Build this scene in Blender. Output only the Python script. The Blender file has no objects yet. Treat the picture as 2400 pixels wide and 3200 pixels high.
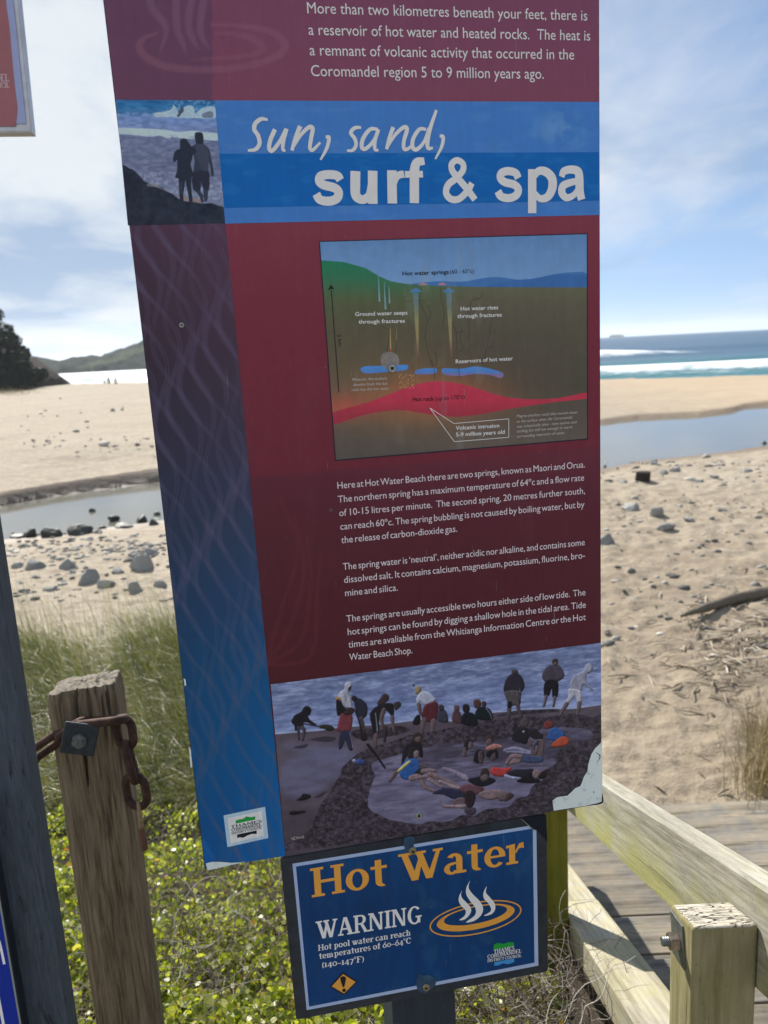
import bpy, bmesh, math, random
import numpy as np
from mathutils import Matrix, Vector
random.seed(7); RNG = np.random.default_rng(11)
SC = bpy.context.scene
COL = SC.collection
PI = math.pi

# ------------------------------------------------------------------ camera
F = 2520.0                                   # focal length in pixels of the 2400 x 3200 photograph
R = np.array([[0.99841858, -0.05621693, 0.0], [-0.01115116, -0.19804582, 0.98012933], [-0.05509986, -0.97857933, -0.19835951]])
EYE = np.array([0.0, 0.0, 1.6])
cam = bpy.data.cameras.new('camera')
cam_ob = bpy.data.objects.new('camera', cam); COL.objects.link(cam_ob)
cam.sensor_fit = 'VERTICAL'; cam.sensor_height = 36.0; cam.sensor_width = 27.0
cam.lens = 36.0 * F / 3200.0
cam.clip_start = 0.05; cam.clip_end = 20000
cam.dof.use_dof = True; cam.dof.focus_distance = 1.2; cam.dof.aperture_fstop = cam.lens / 4.0
cam_ob.matrix_world = Matrix(((R[0, 0], -R[0, 1], -R[0, 2], EYE[0]), (R[1, 0], -R[1, 1], -R[1, 2], EYE[1]),
                              (R[2, 0], -R[2, 1], -R[2, 2], EYE[2]), (0, 0, 0, 1)))
SC.camera = cam_ob
SC.view_settings.view_transform = 'Standard'; SC.view_settings.look = 'None'
SC.view_settings.exposure = 1.3; SC.view_settings.gamma = 1.0
SC.cycles.use_denoising = True
SC.cycles.max_bounces = 8; SC.cycles.transparent_max_bounces = 8
SC.cycles.sample_clamp_indirect = 4.0

# ------------------------------------------------------------------ sun and sky
SUN_AZ, SUN_EL = math.radians(-25), math.radians(39)
sun = bpy.data.lights.new('sun', 'SUN'); sun.energy = 3.1; sun.angle = math.radians(0.53); sun.color = (1.0, 0.95, 0.87)
sun_ob = bpy.data.objects.new('sun', sun); COL.objects.link(sun_ob)
to_sun = Vector((math.sin(SUN_AZ) * math.cos(SUN_EL), math.cos(SUN_AZ) * math.cos(SUN_EL), math.sin(SUN_EL)))
sun_ob.rotation_euler = to_sun.to_track_quat('Z', 'Y').to_euler()

class N:
    """a node tree by short calls"""
    def __init__(s, tree):
        s.t = tree; s.n = tree.nodes; s.l = tree.links
    def new(s, typ, **kw):
        n = s.n.new(typ)
        for k, v in kw.items():
            setattr(n, k, v)
        return n
    def put(s, sock, v):
        if isinstance(v, bpy.types.NodeSocket): s.l.new(v, sock)
        elif v is not None: sock.default_value = v
    def math(s, op, a, b=None, clamp=False):
        n = s.new('ShaderNodeMath', operation=op, use_clamp=clamp)
        s.put(n.inputs[0], a); s.put(n.inputs[1], b); return n.outputs[0]
    def mix(s, f, a, b, blend='MIX'):
        n = s.new('ShaderNodeMix', data_type='RGBA', blend_type=blend)
        s.put(n.inputs[0], f); s.put(n.inputs[6], a); s.put(n.inputs[7], b); return n.outputs[2]
    def ramp(s, f, stops, interp='LINEAR'):
        n = s.new('ShaderNodeValToRGB'); n.color_ramp.interpolation = interp
        e = n.color_ramp.elements
        while len(e) < len(stops): e.new(0.5)
        for x, (p, c) in zip(e, stops):
            x.position = p; x.color = c if isinstance(c, tuple) else (c, c, c, 1)
        s.put(n.inputs[0], f); return n.outputs[0]
    def noise(s, vec, scale, detail=4, rough=0.55, dist=0.0):
        n = s.new('ShaderNodeTexNoise'); s.put(n.inputs['Vector'], vec)
        n.inputs['Scale'].default_value = scale; n.inputs['Detail'].default_value = detail
        n.inputs['Roughness'].default_value = rough; n.inputs['Distortion'].default_value = dist
        return n.outputs[0]
    def voro(s, vec, scale, feature='F1'):
        n = s.new('ShaderNodeTexVoronoi', feature=feature); s.put(n.inputs['Vector'], vec)
        n.inputs['Scale'].default_value = scale; return n.outputs['Distance']
    def mapv(s, vec, scale=(1, 1, 1), loc=(0, 0, 0), rot=(0, 0, 0)):
        n = s.new('ShaderNodeMapping'); s.put(n.inputs[0], vec)
        n.inputs['Scale'].default_value = scale; n.inputs['Location'].default_value = loc; n.inputs['Rotation'].default_value = rot
        return n.outputs[0]
    def obj(s): return s.new('ShaderNodeTexCoord').outputs['Object']
    def pos(s): return s.new('ShaderNodeNewGeometry').outputs['Position']
    def island(s): return s.new('ShaderNodeNewGeometry').outputs['Random Per Island']
    def attr(s, name):
        return s.new('ShaderNodeAttribute', attribute_name=name).outputs['Color']
    def sep(s, v):
        n = s.new('ShaderNodeSeparateXYZ'); s.put(n.inputs[0], v); return n.outputs
    def bump(s, h, strength=0.3, dist=0.01):
        n = s.new('ShaderNodeBump'); n.inputs['Strength'].default_value = strength; n.inputs['Distance'].default_value = dist
        s.put(n.inputs['Height'], h); return n.outputs[0]
    def bsdf(s, col, rough=0.6, normal=None, spec=0.5, metal=0.0, **kw):
        b = s.new('ShaderNodeBsdfPrincipled')
        s.put(b.inputs['Base Color'], col); s.put(b.inputs['Roughness'], rough)
        b.inputs['Specular IOR Level'].default_value = spec; b.inputs['Metallic'].default_value = metal
        if normal is not None: s.put(b.inputs['Normal'], normal)
        for k, v in kw.items(): s.put(b.inputs[k], v)
        return b.outputs[0]
    def out(s, sh):
        o = s.new('ShaderNodeOutputMaterial'); s.l.new(sh, o.inputs[0])

def lin(r, g, b):
    f = lambda v: (v / 255 / 12.92 if v <= 10.31 else ((v / 255 + 0.055) / 1.055) ** 2.4)
    return (f(r), f(g), f(b), 1.0)

world = bpy.data.worlds.new('World'); SC.world = world; world.use_nodes = True
w = N(world.node_tree)
for x in list(w.n): w.n.remove(x)
sky = w.new('ShaderNodeTexSky', sky_type='NISHITA', sun_disc=False)
sky.sun_elevation = SUN_EL; sky.sun_rotation = SUN_AZ
sky.air_density = 1.0; sky.dust_density = 0.15; sky.ozone_density = 2.5
bg1 = w.new('ShaderNodeBackground'); w.put(bg1.inputs[0], sky.outputs[0]); bg1.inputs[1].default_value = 0.056
d = w.new('ShaderNodeTexCoord').outputs['Generated']
sx, sy, sz = w.sep(d)[:3]
vu = w.new('ShaderNodeVectorMath', operation='ADD'); w.l.new(d, vu.inputs[0]); vu.inputs[1].default_value = (0, 0, 0.17)
w.l.new(vu.outputs[0], sky.inputs[0])
zz = w.math('ADD', w.math('MAXIMUM', sz, 0.0), 0.16)
cv = w.new('ShaderNodeCombineXYZ')
w.put(cv.inputs[0], w.math('DIVIDE', sx, zz)); w.put(cv.inputs[1], w.math('DIVIDE', sy, zz))
n1 = w.noise(w.mapv(cv.outputs[0], (0.75, 0.5, 1), (3.1, 1.2, 0), (0, 0, 0.5)), 1.0, 9, 0.52, 0.35)
n2 = w.noise(w.mapv(cv.outputs[0], (1.6, 0.55, 1), (1.7, 4.4, 0), (0, 0, -0.35)), 1.6, 8, 0.6, 0.6)
lean = w.math('ADD', w.math('MULTIPLY', w.math('SUBTRACT', 0.08, sx), 0.33), w.math('MULTIPLY', w.math('MAXIMUM', w.math('MULTIPLY', sy, -1.0), 0.0), 0.5))  # second term adds unseen cloud behind the camera to light the sign front
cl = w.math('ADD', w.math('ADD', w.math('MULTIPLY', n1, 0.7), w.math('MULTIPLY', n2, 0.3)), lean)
bd = w.math('DIVIDE', w.math('SUBTRACT', sz, 0.17), 0.075)
low = w.math('MULTIPLY', w.math('POWER', 2.718, w.math('MULTIPLY', w.math('MULTIPLY', bd, bd), -1.0)), 0.13)
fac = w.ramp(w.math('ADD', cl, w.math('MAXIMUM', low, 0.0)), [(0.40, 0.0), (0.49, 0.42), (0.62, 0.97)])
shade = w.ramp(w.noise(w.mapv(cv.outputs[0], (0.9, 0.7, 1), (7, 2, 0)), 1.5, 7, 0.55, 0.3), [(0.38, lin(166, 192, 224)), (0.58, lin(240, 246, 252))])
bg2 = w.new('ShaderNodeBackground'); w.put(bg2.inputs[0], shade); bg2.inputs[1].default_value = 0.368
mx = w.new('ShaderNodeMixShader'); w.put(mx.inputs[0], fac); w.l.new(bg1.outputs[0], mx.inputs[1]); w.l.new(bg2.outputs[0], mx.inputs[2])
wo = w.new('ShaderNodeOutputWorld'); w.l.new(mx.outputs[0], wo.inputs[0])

# ------------------------------------------------------------------ pixels of the photograph -> rays -> points on real surfaces
def ray(px, py): return R @ np.array([(px - 1200) / F, (py - 1600) / F, 1.0])
def at_z(px, py, z):
    v = ray(px, py); return EYE + v * ((z - EYE[2]) / v[2])
def at_depth(px, py, zc): return EYE + ray(px, py) * zc
def at_plane(px, py, n, dist):
    v = ray(px, py); return EYE + v * (dist / float(v @ n))
def project(p):
    c = (np.asarray(p) - EYE) @ R
    return 1200 + F * c[..., 0] / c[..., 2], 1600 + F * c[..., 1] / c[..., 2]

# ------------------------------------------------------------------ building helpers
WORLD = {}
def link(o, parent=None, M=None):
    COL.objects.link(o)
    M = M or Matrix.Identity(4)
    if parent is not None:
        o.parent = parent; o.matrix_basis = WORLD[parent.name].inverted() @ M
    else:
        o.matrix_basis = M
    WORLD[o.name] = M.copy(); return o
def tag(o, label=None, cat=None, group=None, kind=None):
    for k, v in (('label', label), ('category', cat), ('group', group), ('kind', kind)):
        if v: o[k] = v
    return o
def thing(name, loc, label, cat, group=None):
    o = bpy.data.objects.new(name, None); o.empty_display_size = 0.05
    link(o, None, Matrix.Translation(Vector([float(a) for a in loc])))
    return tag(o, label, cat, group)
def mesh_np(name, v, faces, smooth=False, cols=None):
    """faces: list of arrays, each (m, k)"""
    me = bpy.data.meshes.new(name)
    v = np.asarray(v, np.float32)
    me.vertices.add(len(v)); me.vertices.foreach_set('co', v.ravel())
    faces = [np.asarray(f, np.int32) for f in (faces if isinstance(faces, list) else [faces]) if len(f)]
    tot = sum(f.size for f in faces); npol = sum(len(f) for f in faces)
    me.loops.add(tot); me.loops.foreach_set('vertex_index', np.concatenate([f.ravel() for f in faces]))
    me.polygons.add(npol)
    ls = np.concatenate([np.full(len(f), f.shape[1], np.int32) for f in faces])
    st = np.concatenate([[0], np.cumsum(ls)[:-1]]).astype(np.int32)
    me.polygons.foreach_set('loop_start', st)
    me.update(calc_edges=True)
    if smooth: me.polygons.foreach_set('use_smooth', np.ones(npol, bool))
    if cols is not None:
        a = me.color_attributes.new('Col', 'FLOAT_COLOR', 'POINT')
        c = np.ones((len(v), 4), np.float32); c[:, :cols.shape[1]] = cols
        a.data.foreach_set('color', c.ravel())
    return me
def ob(name, me, mat=None, parent=None, M=None):
    if isinstance(me, bmesh.types.BMesh):
        b = me; me = bpy.data.meshes.new(name); b.to_mesh(me); b.free()
    if mat is not None: me.materials.append(mat)
    return link(bpy.data.objects.new(name, me), parent, M)
def grid_faces(nx, ny):
    i = np.arange(nx * ny).reshape(ny, nx)
    return np.stack([i[:-1, :-1], i[:-1, 1:], i[1:, 1:], i[1:, :-1]], -1).reshape(-1, 4)

def vnoise(x, y, seed=0):
    x = np.asarray(x, float); y = np.asarray(y, float)
    xi = np.floor(x).astype(np.int64); yi = np.floor(y).astype(np.int64)
    fx = x - xi; fy = y - yi; fx = fx * fx * (3 - 2 * fx); fy = fy * fy * (3 - 2 * fy)
    def h(a, b):
        k = (a * 374761393 + b * 668265263 + seed * 1442695041) & 0xffffffff
        k = ((k ^ (k >> 13)) * 1274126177) & 0xffffffff
        return ((k ^ (k >> 16)) & 0xffff) / 65535.0
    return (h(xi, yi) * (1 - fx) + h(xi + 1, yi) * fx) * (1 - fy) + (h(xi, yi + 1) * (1 - fx) + h(xi + 1, yi + 1) * fx) * fy
def fbm(x, y, oct=4, seed=0, gain=0.5):
    s = 0; a = 1; t = 0
    for k in range(oct):
        s = s + a * vnoise(x * 2 ** k, y * 2 ** k, seed + k * 17); t += a; a *= gain
    return s / t
def sstep(a, b, x):
    t = np.clip((x - a) / (b - a), 0, 1); return t * t * (3 - 2 * t)

def cr(pts, n=6, closed=False):
    """Catmull-Rom through points"""
    p = np.asarray(pts, float); m = len(p)
    if closed: q = np.vstack([p[-1], p, p[0], p[1]]); seg = m
    else: q = np.vstack([2 * p[0] - p[1], p, 2 * p[-1] - p[-2]]); seg = m - 1
    t = np.linspace(0, 1, n, endpoint=False)[:, None]; out = []
    for i in range(seg):
        a, b, c, d_ = q[i:i + 4]
        out.append(0.5 * ((2 * b) + (c - a) * t + (2 * a - 5 * b + 4 * c - d_) * t ** 2 + (3 * b - a - 3 * c + d_) * t ** 3))
    o = np.vstack(out)
    return o if closed else np.vstack([o, p[-1:]])

def box_bm(sx, sy, sz, bev=0.003, seg=2, cuts=0):
    """box centred on the origin"""
    b = bmesh.new(); bmesh.ops.create_cube(b, size=1.0)
    bmesh.ops.scale(b, vec=(sx, sy, sz), verts=b.verts)
    if bev: bmesh.ops.bevel(b, geom=b.edges[:], offset=bev, segments=seg, affect='EDGES', profile=0.7)
    return b
def slab_bm(pts, z0, z1, bev=0):
    """prism over a polygon in the local xy plane"""
    b = bmesh.new()
    lo = [b.verts.new((x, y, z0)) for x, y in pts]; hi = [b.verts.new((x, y, z1)) for x, y in pts]
    n = len(pts); b.faces.new(hi); b.faces.new(lo[::-1])
    for i in range(n): b.faces.new((lo[i], lo[(i + 1) % n], hi[(i + 1) % n], hi[i]))
    bmesh.ops.recalc_face_normals(b, faces=b.faces)
    if bev: bmesh.ops.bevel(b, geom=[e for e in b.edges if abs(e.verts[0].co.z - e.verts[1].co.z) < 1e-9], offset=bev, segments=2, affect='EDGES')
    return b
def tube_np(path, rad, k=8, closed=False, caps=True):
    """swept tube: vertices, quads"""
    p = np.asarray(path, float); n = len(p); rad = np.broadcast_to(np.asarray(rad, float), (n,))
    t = np.roll(p, -1, 0) - np.roll(p, 1, 0) if closed else np.gradient(p, axis=0)
    t /= np.linalg.norm(t, axis=1)[:, None] + 1e-12
    up = np.array([0.03, 0.07, 1.0]) if abs(t[0][2]) < 0.9 else np.array([1.0, 0.1, 0.0])
    a = np.cross(t[0], up); a /= np.linalg.norm(a); A = []
    for i in range(n):
        a = a - t[i] * (a @ t[i]); a /= np.linalg.norm(a); A.append(a)
    A = np.array(A); B = np.cross(t, A)
    th = np.linspace(0, 2 * PI, k, endpoint=False)
    v = p[:, None] + rad[:, None, None] * (np.cos(th)[None, :, None] * A[:, None] + np.sin(th)[None, :, None] * B[:, None])
    i = np.arange(n * k).reshape(n, k); nx = np.roll(i, -1, 1)
    if closed: f = np.stack([i, nx, np.roll(nx, -1, 0), np.roll(i, -1, 0)], -1).reshape(-1, 4)
    else: f = np.stack([i[:-1], nx[:-1], nx[1:], i[1:]], -1).reshape(-1, 4)
    return v.reshape(-1, 3), f
def join_np(parts):
    vs, fs, o = [], {}, 0
    for v, f in parts:
        f = np.asarray(f); fs.setdefault(f.shape[1], []).append(f + o); vs.append(v); o += len(v)
    return np.vstack(vs), [np.vstack(x) for x in fs.values()]

def material(name):
    m = bpy.data.materials.new(name); m.use_nodes = True
    t = N(m.node_tree)
    for x in list(t.n): t.n.remove(x)
    return m, t
def simple(name, col, rough=0.5, spec=0.5, metal=0.0, nscale=0, namp=0.15, bump=0.0):
    m, t = material(name); c = col; nm = None
    if nscale:
        n = t.noise(t.obj(), nscale, 6, 0.65)
        k = t.ramp(n, [(0.3, 1 - namp), (0.7, 1 + namp)])
        c = t.mix(1.0, col, k, 'MULTIPLY')
        if bump: nm = t.bump(n, bump, 0.002)
    t.out(t.bsdf(c, rough, nm, spec, metal)); return m
# ------------------------------------------------------------------ the beach
BEACH, WATER, SEA = -1.35, -1.47, -1.95
def line_xy(pts, z):
    p = np.array([at_z(x, y, z) for x, y in pts]); p = p[np.argsort(p[:, 0])]
    return p[:, 0], p[:, 1]
NEARX, NEARY = line_xy([(0, 1690), (110, 1680), (200, 1669), (320, 1652), (500, 1628), (1880, 1464), (2000, 1442), (2200, 1420), (2400, 1394)], WATER)
FARX, FARY = line_xy([(0, 1582), (120, 1560), (250, 1540), (490, 1507), (1880, 1326), (2000, 1310), (2200, 1300), (2300, 1287), (2340, 1274), (2400, 1269)], WATER)
SHX, SHY = line_xy([(60, 1216), (300, 1213), (450, 1211), (1880, 1194), (2140, 1186), (2400, 1176)], SEA)
def ext(x, X, Y):
    lo = Y[0] + (x - X[0]) * 0.5 * (Y[1] - Y[0]) / (X[1] - X[0]); hi = Y[-1] + (x - X[-1]) * 0.6 * (Y[-1] - Y[-2]) / (X[-1] - X[-2])
    return np.where(x < X[0], lo, np.where(x > X[-1], hi, np.interp(x, X, Y)))
def y_near(x): return ext(x, NEARX, NEARY)
def y_far(x): return ext(x, FARX, FARY)
def y_sea(x): return np.maximum(ext(x, SHX, SHY), 25)
def cover_h(x, y):
    """top of the creeping plants on the slope below the platform"""
    h = 0.05 - 0.37 * (y - 1.35)
    h = np.where(y < 1.2, 0.05 + 0.0 * y, h)
    return np.maximum(h, -1.16)
def terrain_h(x, y, rough=True):
    x = np.asarray(x, float); y = np.asarray(y, float)
    n1 = fbm(x * 0.35 + 5, y * 0.35, 3, 3) - 0.5
    base = BEACH + 0.10 * n1
    left = sstep(2, -8, x)
    # the slope from the platform to the beach
    slope = np.where(y < 1.15, -0.10, -0.10 - 0.37 * (y - 1.15))
    dune = BEACH + 0.16 * sstep(1.5, -1.5, x) * sstep(9.5, 6.0, y)
    h = np.maximum(slope, np.maximum(base, dune)) if not rough else np.maximum(slope, np.maximum(base, dune))
    h = np.where((y < 6), np.minimum(h, np.maximum(slope, dune + 0.1 * n1)), h)
    # stream
    yn, yf = y_near(x), y_far(x)
    wob = 0.5 * (fbm(x * 0.9, y * 0.2, 3, 9) - 0.5)
    dn = y - (yn + wob); df = (yf + wob * 0.6) - y
    bank = 0.18 + 0.30 * left
    steep = 0.5 - 0.2 * left
    far_h = base + bank * sstep(0.3, 9.0, -df) * (0.3 + 0.5 * left) + 0.13 * left * sstep(-0.05, -0.55, df) * (0.55 + fbm(x * 0.25, y * 0 + 3, 2, 21))
    near_h = h
    trough = WATER - 0.02 - 0.45 * sstep(0, 2.5, np.minimum(dn, df))
    k = sstep(-2.2, 0.05, dn)
    hh = near_h * (1 - k) + np.minimum(near_h, WATER + 0.01) * k
    hh = np.where(dn > 0, np.where(df > 0, trough, 0), hh)
    kk = sstep(0.0, 1.0, -df / steep)
    hh = np.where((dn > 0) & (df <= 0), (WATER - 0.01) * (1 - kk) + far_h * kk, hh)
    # foreshore
    sd = y_sea(x) - y
    fore = np.maximum(0.18 * 0 + SEA + np.minimum(sd, 10) * 0.062, SEA - 3 + 0 * sd)
    hh = np.where(sd < 10, np.minimum(hh, np.where(sd > 0, fore, SEA + np.maximum(sd, -40) * 0.04)), hh)
    if rough:
        dist = np.hypot(x, y)
        amp = sstep(40, 8, dist) * ((dn < -0.4) | (df < -1.2))
        lump = fbm(x * 5.0, y * 5.0, 3, 31) - 0.5
        lump2 = np.abs(fbm(x * 2.2 + 9, y * 2.2, 2, 33) - 0.5)
        right = sstep(0.6, 1.6, x)
        hh = hh + amp * (0.10 * lump - 0.10 * lump2) * (0.4 + 0.6 * right) * sstep(2.5, 5.0, y)
        hh = hh + 0.10 * ((fbm(x * 0.9, y * 0.45, 3, 41) - 0.5)) * sstep(12, 30, y) * (df < -1.5) * sstep(0, 8, sd)
    return hh

def polar(rs, th):
    r, t = np.meshgrid(rs, th, indexing='ij'); return r * np.sin(t), r * np.cos(t)
th = np.concatenate([np.radians(np.linspace(-180, -40, 60, endpoint=False)), np.radians(np.linspace(-40, 40, 420, endpoint=False)), np.radians(np.linspace(40, 180, 61))])
rs = np.concatenate([[0.05], np.geomspace(0.6, 4.5, 50, endpoint=False), np.geomspace(4.5, 45, 330, endpoint=False), np.geomspace(45, 400, 90)])
X, Y = polar(rs, th)
# keep the land to this side of the open sea: the far ends slope under it
Z = terrain_h(X, Y)
back = Y < 0.9
Z = np.where(back, -0.02 + 0.02 * (fbm(X * 1.5, Y * 1.5, 3, 5) - 0.5), Z)
SX0 = 0.66                                                # under the stairs the ground lies lower than the treads
Y_END = float(at_z(2270, 2527, BEACH)[1])
st = (X > 0.42) & (Y < Y_END - 0.25) & (Y > 0.4)
Z = np.where(st, np.minimum(Z, -0.22 - 0.37 * np.maximum(Y - 1.15, 0)), Z)
Z = np.where(st, np.maximum(Z, BEACH - 0.25), Z)

m_sand, t = material('beach sand')
p = t.pos(); px_, py_, pz_ = t.sep(p)[:3]
c0 = t.mix(t.noise(p, 0.25, 4), (0.43, 0.36, 0.265, 1), (0.56, 0.485, 0.375, 1))
g1 = t.noise(p, 7.0, 8, 0.7); g2 = t.noise(t.mapv(p, (1.0, 2.2, 1)), 1.6, 6, 0.65)
c1 = t.mix(t.ramp(g1, [(0.3, 0.0), (0.62, 1.0)]), t.mix(1.0, c0, (0.62, 0.6, 0.58, 1), 'MULTIPLY'), c0)
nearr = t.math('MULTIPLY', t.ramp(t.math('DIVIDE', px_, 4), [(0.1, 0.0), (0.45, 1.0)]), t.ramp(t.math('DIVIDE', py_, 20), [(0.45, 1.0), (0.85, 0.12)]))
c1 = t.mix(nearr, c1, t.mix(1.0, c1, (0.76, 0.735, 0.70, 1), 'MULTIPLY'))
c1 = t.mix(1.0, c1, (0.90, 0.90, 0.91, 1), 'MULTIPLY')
c2 = t.mix(t.ramp(g2, [(0.52, 0.0), (0.66, 0.7)]), c1, (0.25, 0.195, 0.14, 1))
g3 = t.noise(t.mapv(p, (0.5, 1.3, 1), (4, 9, 0)), 0.9, 7, 0.72)
c2 = t.mix(t.ramp(g3, [(0.56, 0.0), (0.64, 0.55)]), c2, (0.26, 0.205, 0.15, 1))
grain = t.noise(p, 190, 3, 0.8)
c2 = t.mix(0.5, c2, t.mix(1.0, c2, t.ramp(grain, [(0.3, 0.55), (0.7, 1.35)]), 'MULTIPLY'))
far = t.ramp(t.math('DIVIDE', px_, 40), [(0.2, 0.0), (0.42, 1.0)])
fary = t.ramp(t.math('DIVIDE', py_, 60), [(0.38, 0.0), (0.46, 1.0)])
c3 = t.mix(t.math('MULTIPLY', far, fary), c2, t.mix(t.noise(t.mapv(p, (0.2, 1, 1)), 0.5, 4), (0.40, 0.30, 0.20, 1), (0.49, 0.385, 0.27, 1)))
wet = t.attr('Col'); wr, wg, bank_shade = t.sep(wet)[:3]
c4 = t.mix(wr, c3, (0.20, 0.145, 0.095, 1))
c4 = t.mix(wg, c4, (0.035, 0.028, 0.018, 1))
c4 = t.mix(bank_shade, c4, t.mix(t.noise(p, 9, 5, 0.7), (0.085, 0.068, 0.055, 1), (0.17, 0.13, 0.1, 1)))  # shade on the face of the cut stream bank, painted as darker brown
bh = t.math('ADD', t.noise(p, 6, 7, 0.62), t.math('MULTIPLY', t.noise(p, 40, 4, 0.6), 0.25))
rgh = t.math('SUBTRACT', 0.95, t.math('MULTIPLY', wr, 0.45))
t.out(t.bsdf(c4, rgh, t.bump(bh, 0.9, 0.05), 0.3))
dn = Y - y_near(X); df = y_far(X) - Y; sd = y_sea(X) - Y
left = sstep(2, -8, X)
nz = fbm(X * 0.5, Y * 0.5, 3, 77)
wetm = sstep(-0.6 - 1.2 * nz, 0.0, dn) * (df > 0) + sstep(-0.4 - 2.2 * (1 - left) * nz, 0.0, df) * (df <= 0) * 0.85
wetm = np.clip(wetm + sstep(5 + 3 * nz, 1.0, sd), 0, 1) * (Y > 4)
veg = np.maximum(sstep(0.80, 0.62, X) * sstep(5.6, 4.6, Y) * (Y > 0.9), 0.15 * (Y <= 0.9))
cut = left * sstep(-0.62, -0.36, df) * sstep(0.0, -0.2, df)
cut = np.where((df < -0.05) & (df > -0.75), left * (0.35 + 0.65 * sstep(0.35, 0.6, fbm(X * 0.3, Y * 0, 2, 91))), 0.0)
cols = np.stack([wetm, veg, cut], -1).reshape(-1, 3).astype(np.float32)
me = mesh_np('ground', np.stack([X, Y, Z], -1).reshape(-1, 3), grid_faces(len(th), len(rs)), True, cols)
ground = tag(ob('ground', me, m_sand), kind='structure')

# the stream behind the sign
m_water, t = material('still stream water')
p = t.pos()
rip = t.noise(t.mapv(p, (0.8, 3.2, 1)), 2.2, 4, 0.6)
t.out(t.bsdf(t.mix(t.noise(p, 0.6, 2), (0.13, 0.12, 0.085, 1), (0.19, 0.19, 0.17, 1)), 0.04, t.bump(rip, 0.035, 0.05), 0.5, IOR=1.33))
xs = np.linspace(-45, 60, 160)
a = y_near(xs) - 1.6; b = y_far(xs) + 1.2
vs = np.concatenate([np.stack([xs, a + (b - a) * q, np.full_like(xs, WATER)], -1) for q in np.linspace(0, 1, 5)])
tag(ob('stream_water', mesh_np('stream_water', vs, grid_faces(160, 5), True), m_water), kind='structure')

# the sea, with rollers and foam
xs = np.concatenate([np.linspace(-320, -60, 60, endpoint=False), np.linspace(-60, 90, 300, endpoint=False), np.linspace(90, 500, 60)])
so = np.concatenate([[-14, -7], np.linspace(-3.0, 46, 200, endpoint=False), np.geomspace(46, 420, 60, endpoint=False), np.geomspace(420, 9000, 24)])
SO, XS = np.meshgrid(so, xs, indexing='ij')
YS = y_sea(XS) + SO
wv = 0.5 * (vnoise(XS * 0.02, SO * 0, 3) - 0.5)
def roller(c, wd, amp, x0, x1, soft=15):
    k = sstep(x0 - soft, x0 + soft, XS) * sstep(x1 + soft, x1 - soft, XS) if x1 < 400 else sstep(x0 - soft, x0 + soft, XS)
    q = (SO - c - 3 * wv - 1.2 * (fbm(XS * 0.12, SO * 0, 3, int(c)) - 0.5)) / wd
    return amp * k * np.exp(-q * q), k * q
ZS = np.full_like(SO, SEA); foam = np.zeros_like(SO)
for c, wd, amp, x0, x1, f in ((14.0, 3.0, 0.8, 8, 500, 0.95), (30.0, 2.5, 0.6, -400, 2, 0.5), (6.5, 2.0, 0.3, -400, 500, 0.35), (27.0, 2.4, 0.5, -400, 500, 0.0),
                              (80.0, 7.0, 1.5, -400, 46, 1.0), (30, 2.2, 0.34, -400, 500, 0.0), (41, 3.0, 0.35, -400, 500, 0.0), (58, 4, 0.3, -400, -2, 0.6), (110, 8, 0.6, -400, 500, 0.0)):
    zz_, q = roller(c, wd, amp, x0, x1); ZS += zz_
    if f: foam = np.maximum(foam, f * (zz_ / amp) ** 0.7 * (fbm(XS * 0.5, SO * 0.4, 3, 5) * 0.7 + 0.55))
foam = np.maximum(foam, 0.75 * sstep(3.4, 1.4, SO) * (0.35 + 0.75 * fbm(XS * 0.4, SO * 1.5, 3, 8)))
foam *= sstep(-1.2, 0.0, SO) * (1 - 0.35 * sstep(5, -10, XS))
ZS = np.where(SO < 0, SEA - 0.02 * 0 , ZS)
deep = sstep(6, 90, SO)
m_sea, t = material('sea water')
p = t.pos(); at = t.attr('Col'); fr, dg, _b = t.sep(at)[:3]
fn = t.noise(t.mapv(p, (0.8, 1.6, 1)), 1.3, 7, 0.7)
ff = t.ramp(t.math('ADD', fr, t.math('MULTIPLY', t.math('SUBTRACT', fn, 0.5), 0.7)), [(0.28, 0.0), (0.62, 1.0)])
cw = t.mix(dg, (0.07, 0.19, 0.205, 1), (0.045, 0.095, 0.155, 1))
bump = t.bump(t.math('ADD', t.noise(t.mapv(p, (0.25, 1.0, 1)), 0.5, 6, 0.62), t.math('MULTIPLY', t.noise(t.mapv(p, (0.06, 0.3, 1)), 0.4, 4), 1.5)), 0.75, 0.6)
sh = t.bsdf(cw, 0.30, bump, 0.25, IOR=1.33)
fo = t.bsdf((0.86, 0.9, 0.92, 1), 0.8, t.bump(fn, 0.6, 0.15), 0.2)
ms = t.new('ShaderNodeMixShader'); t.put(ms.inputs[0], ff); t.l.new(sh, ms.inputs[1]); t.l.new(fo, ms.inputs[2]); t.out(ms.outputs[0])
cols = np.stack([foam, deep, deep * 0], -1).reshape(-1, 3).astype(np.float32)
tag(ob('sea', mesh_np('sea', np.stack([XS, YS, ZS], -1).reshape(-1, 3), grid_faces(len(xs), len(so)), True, cols), m_sea), kind='structure')

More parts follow.
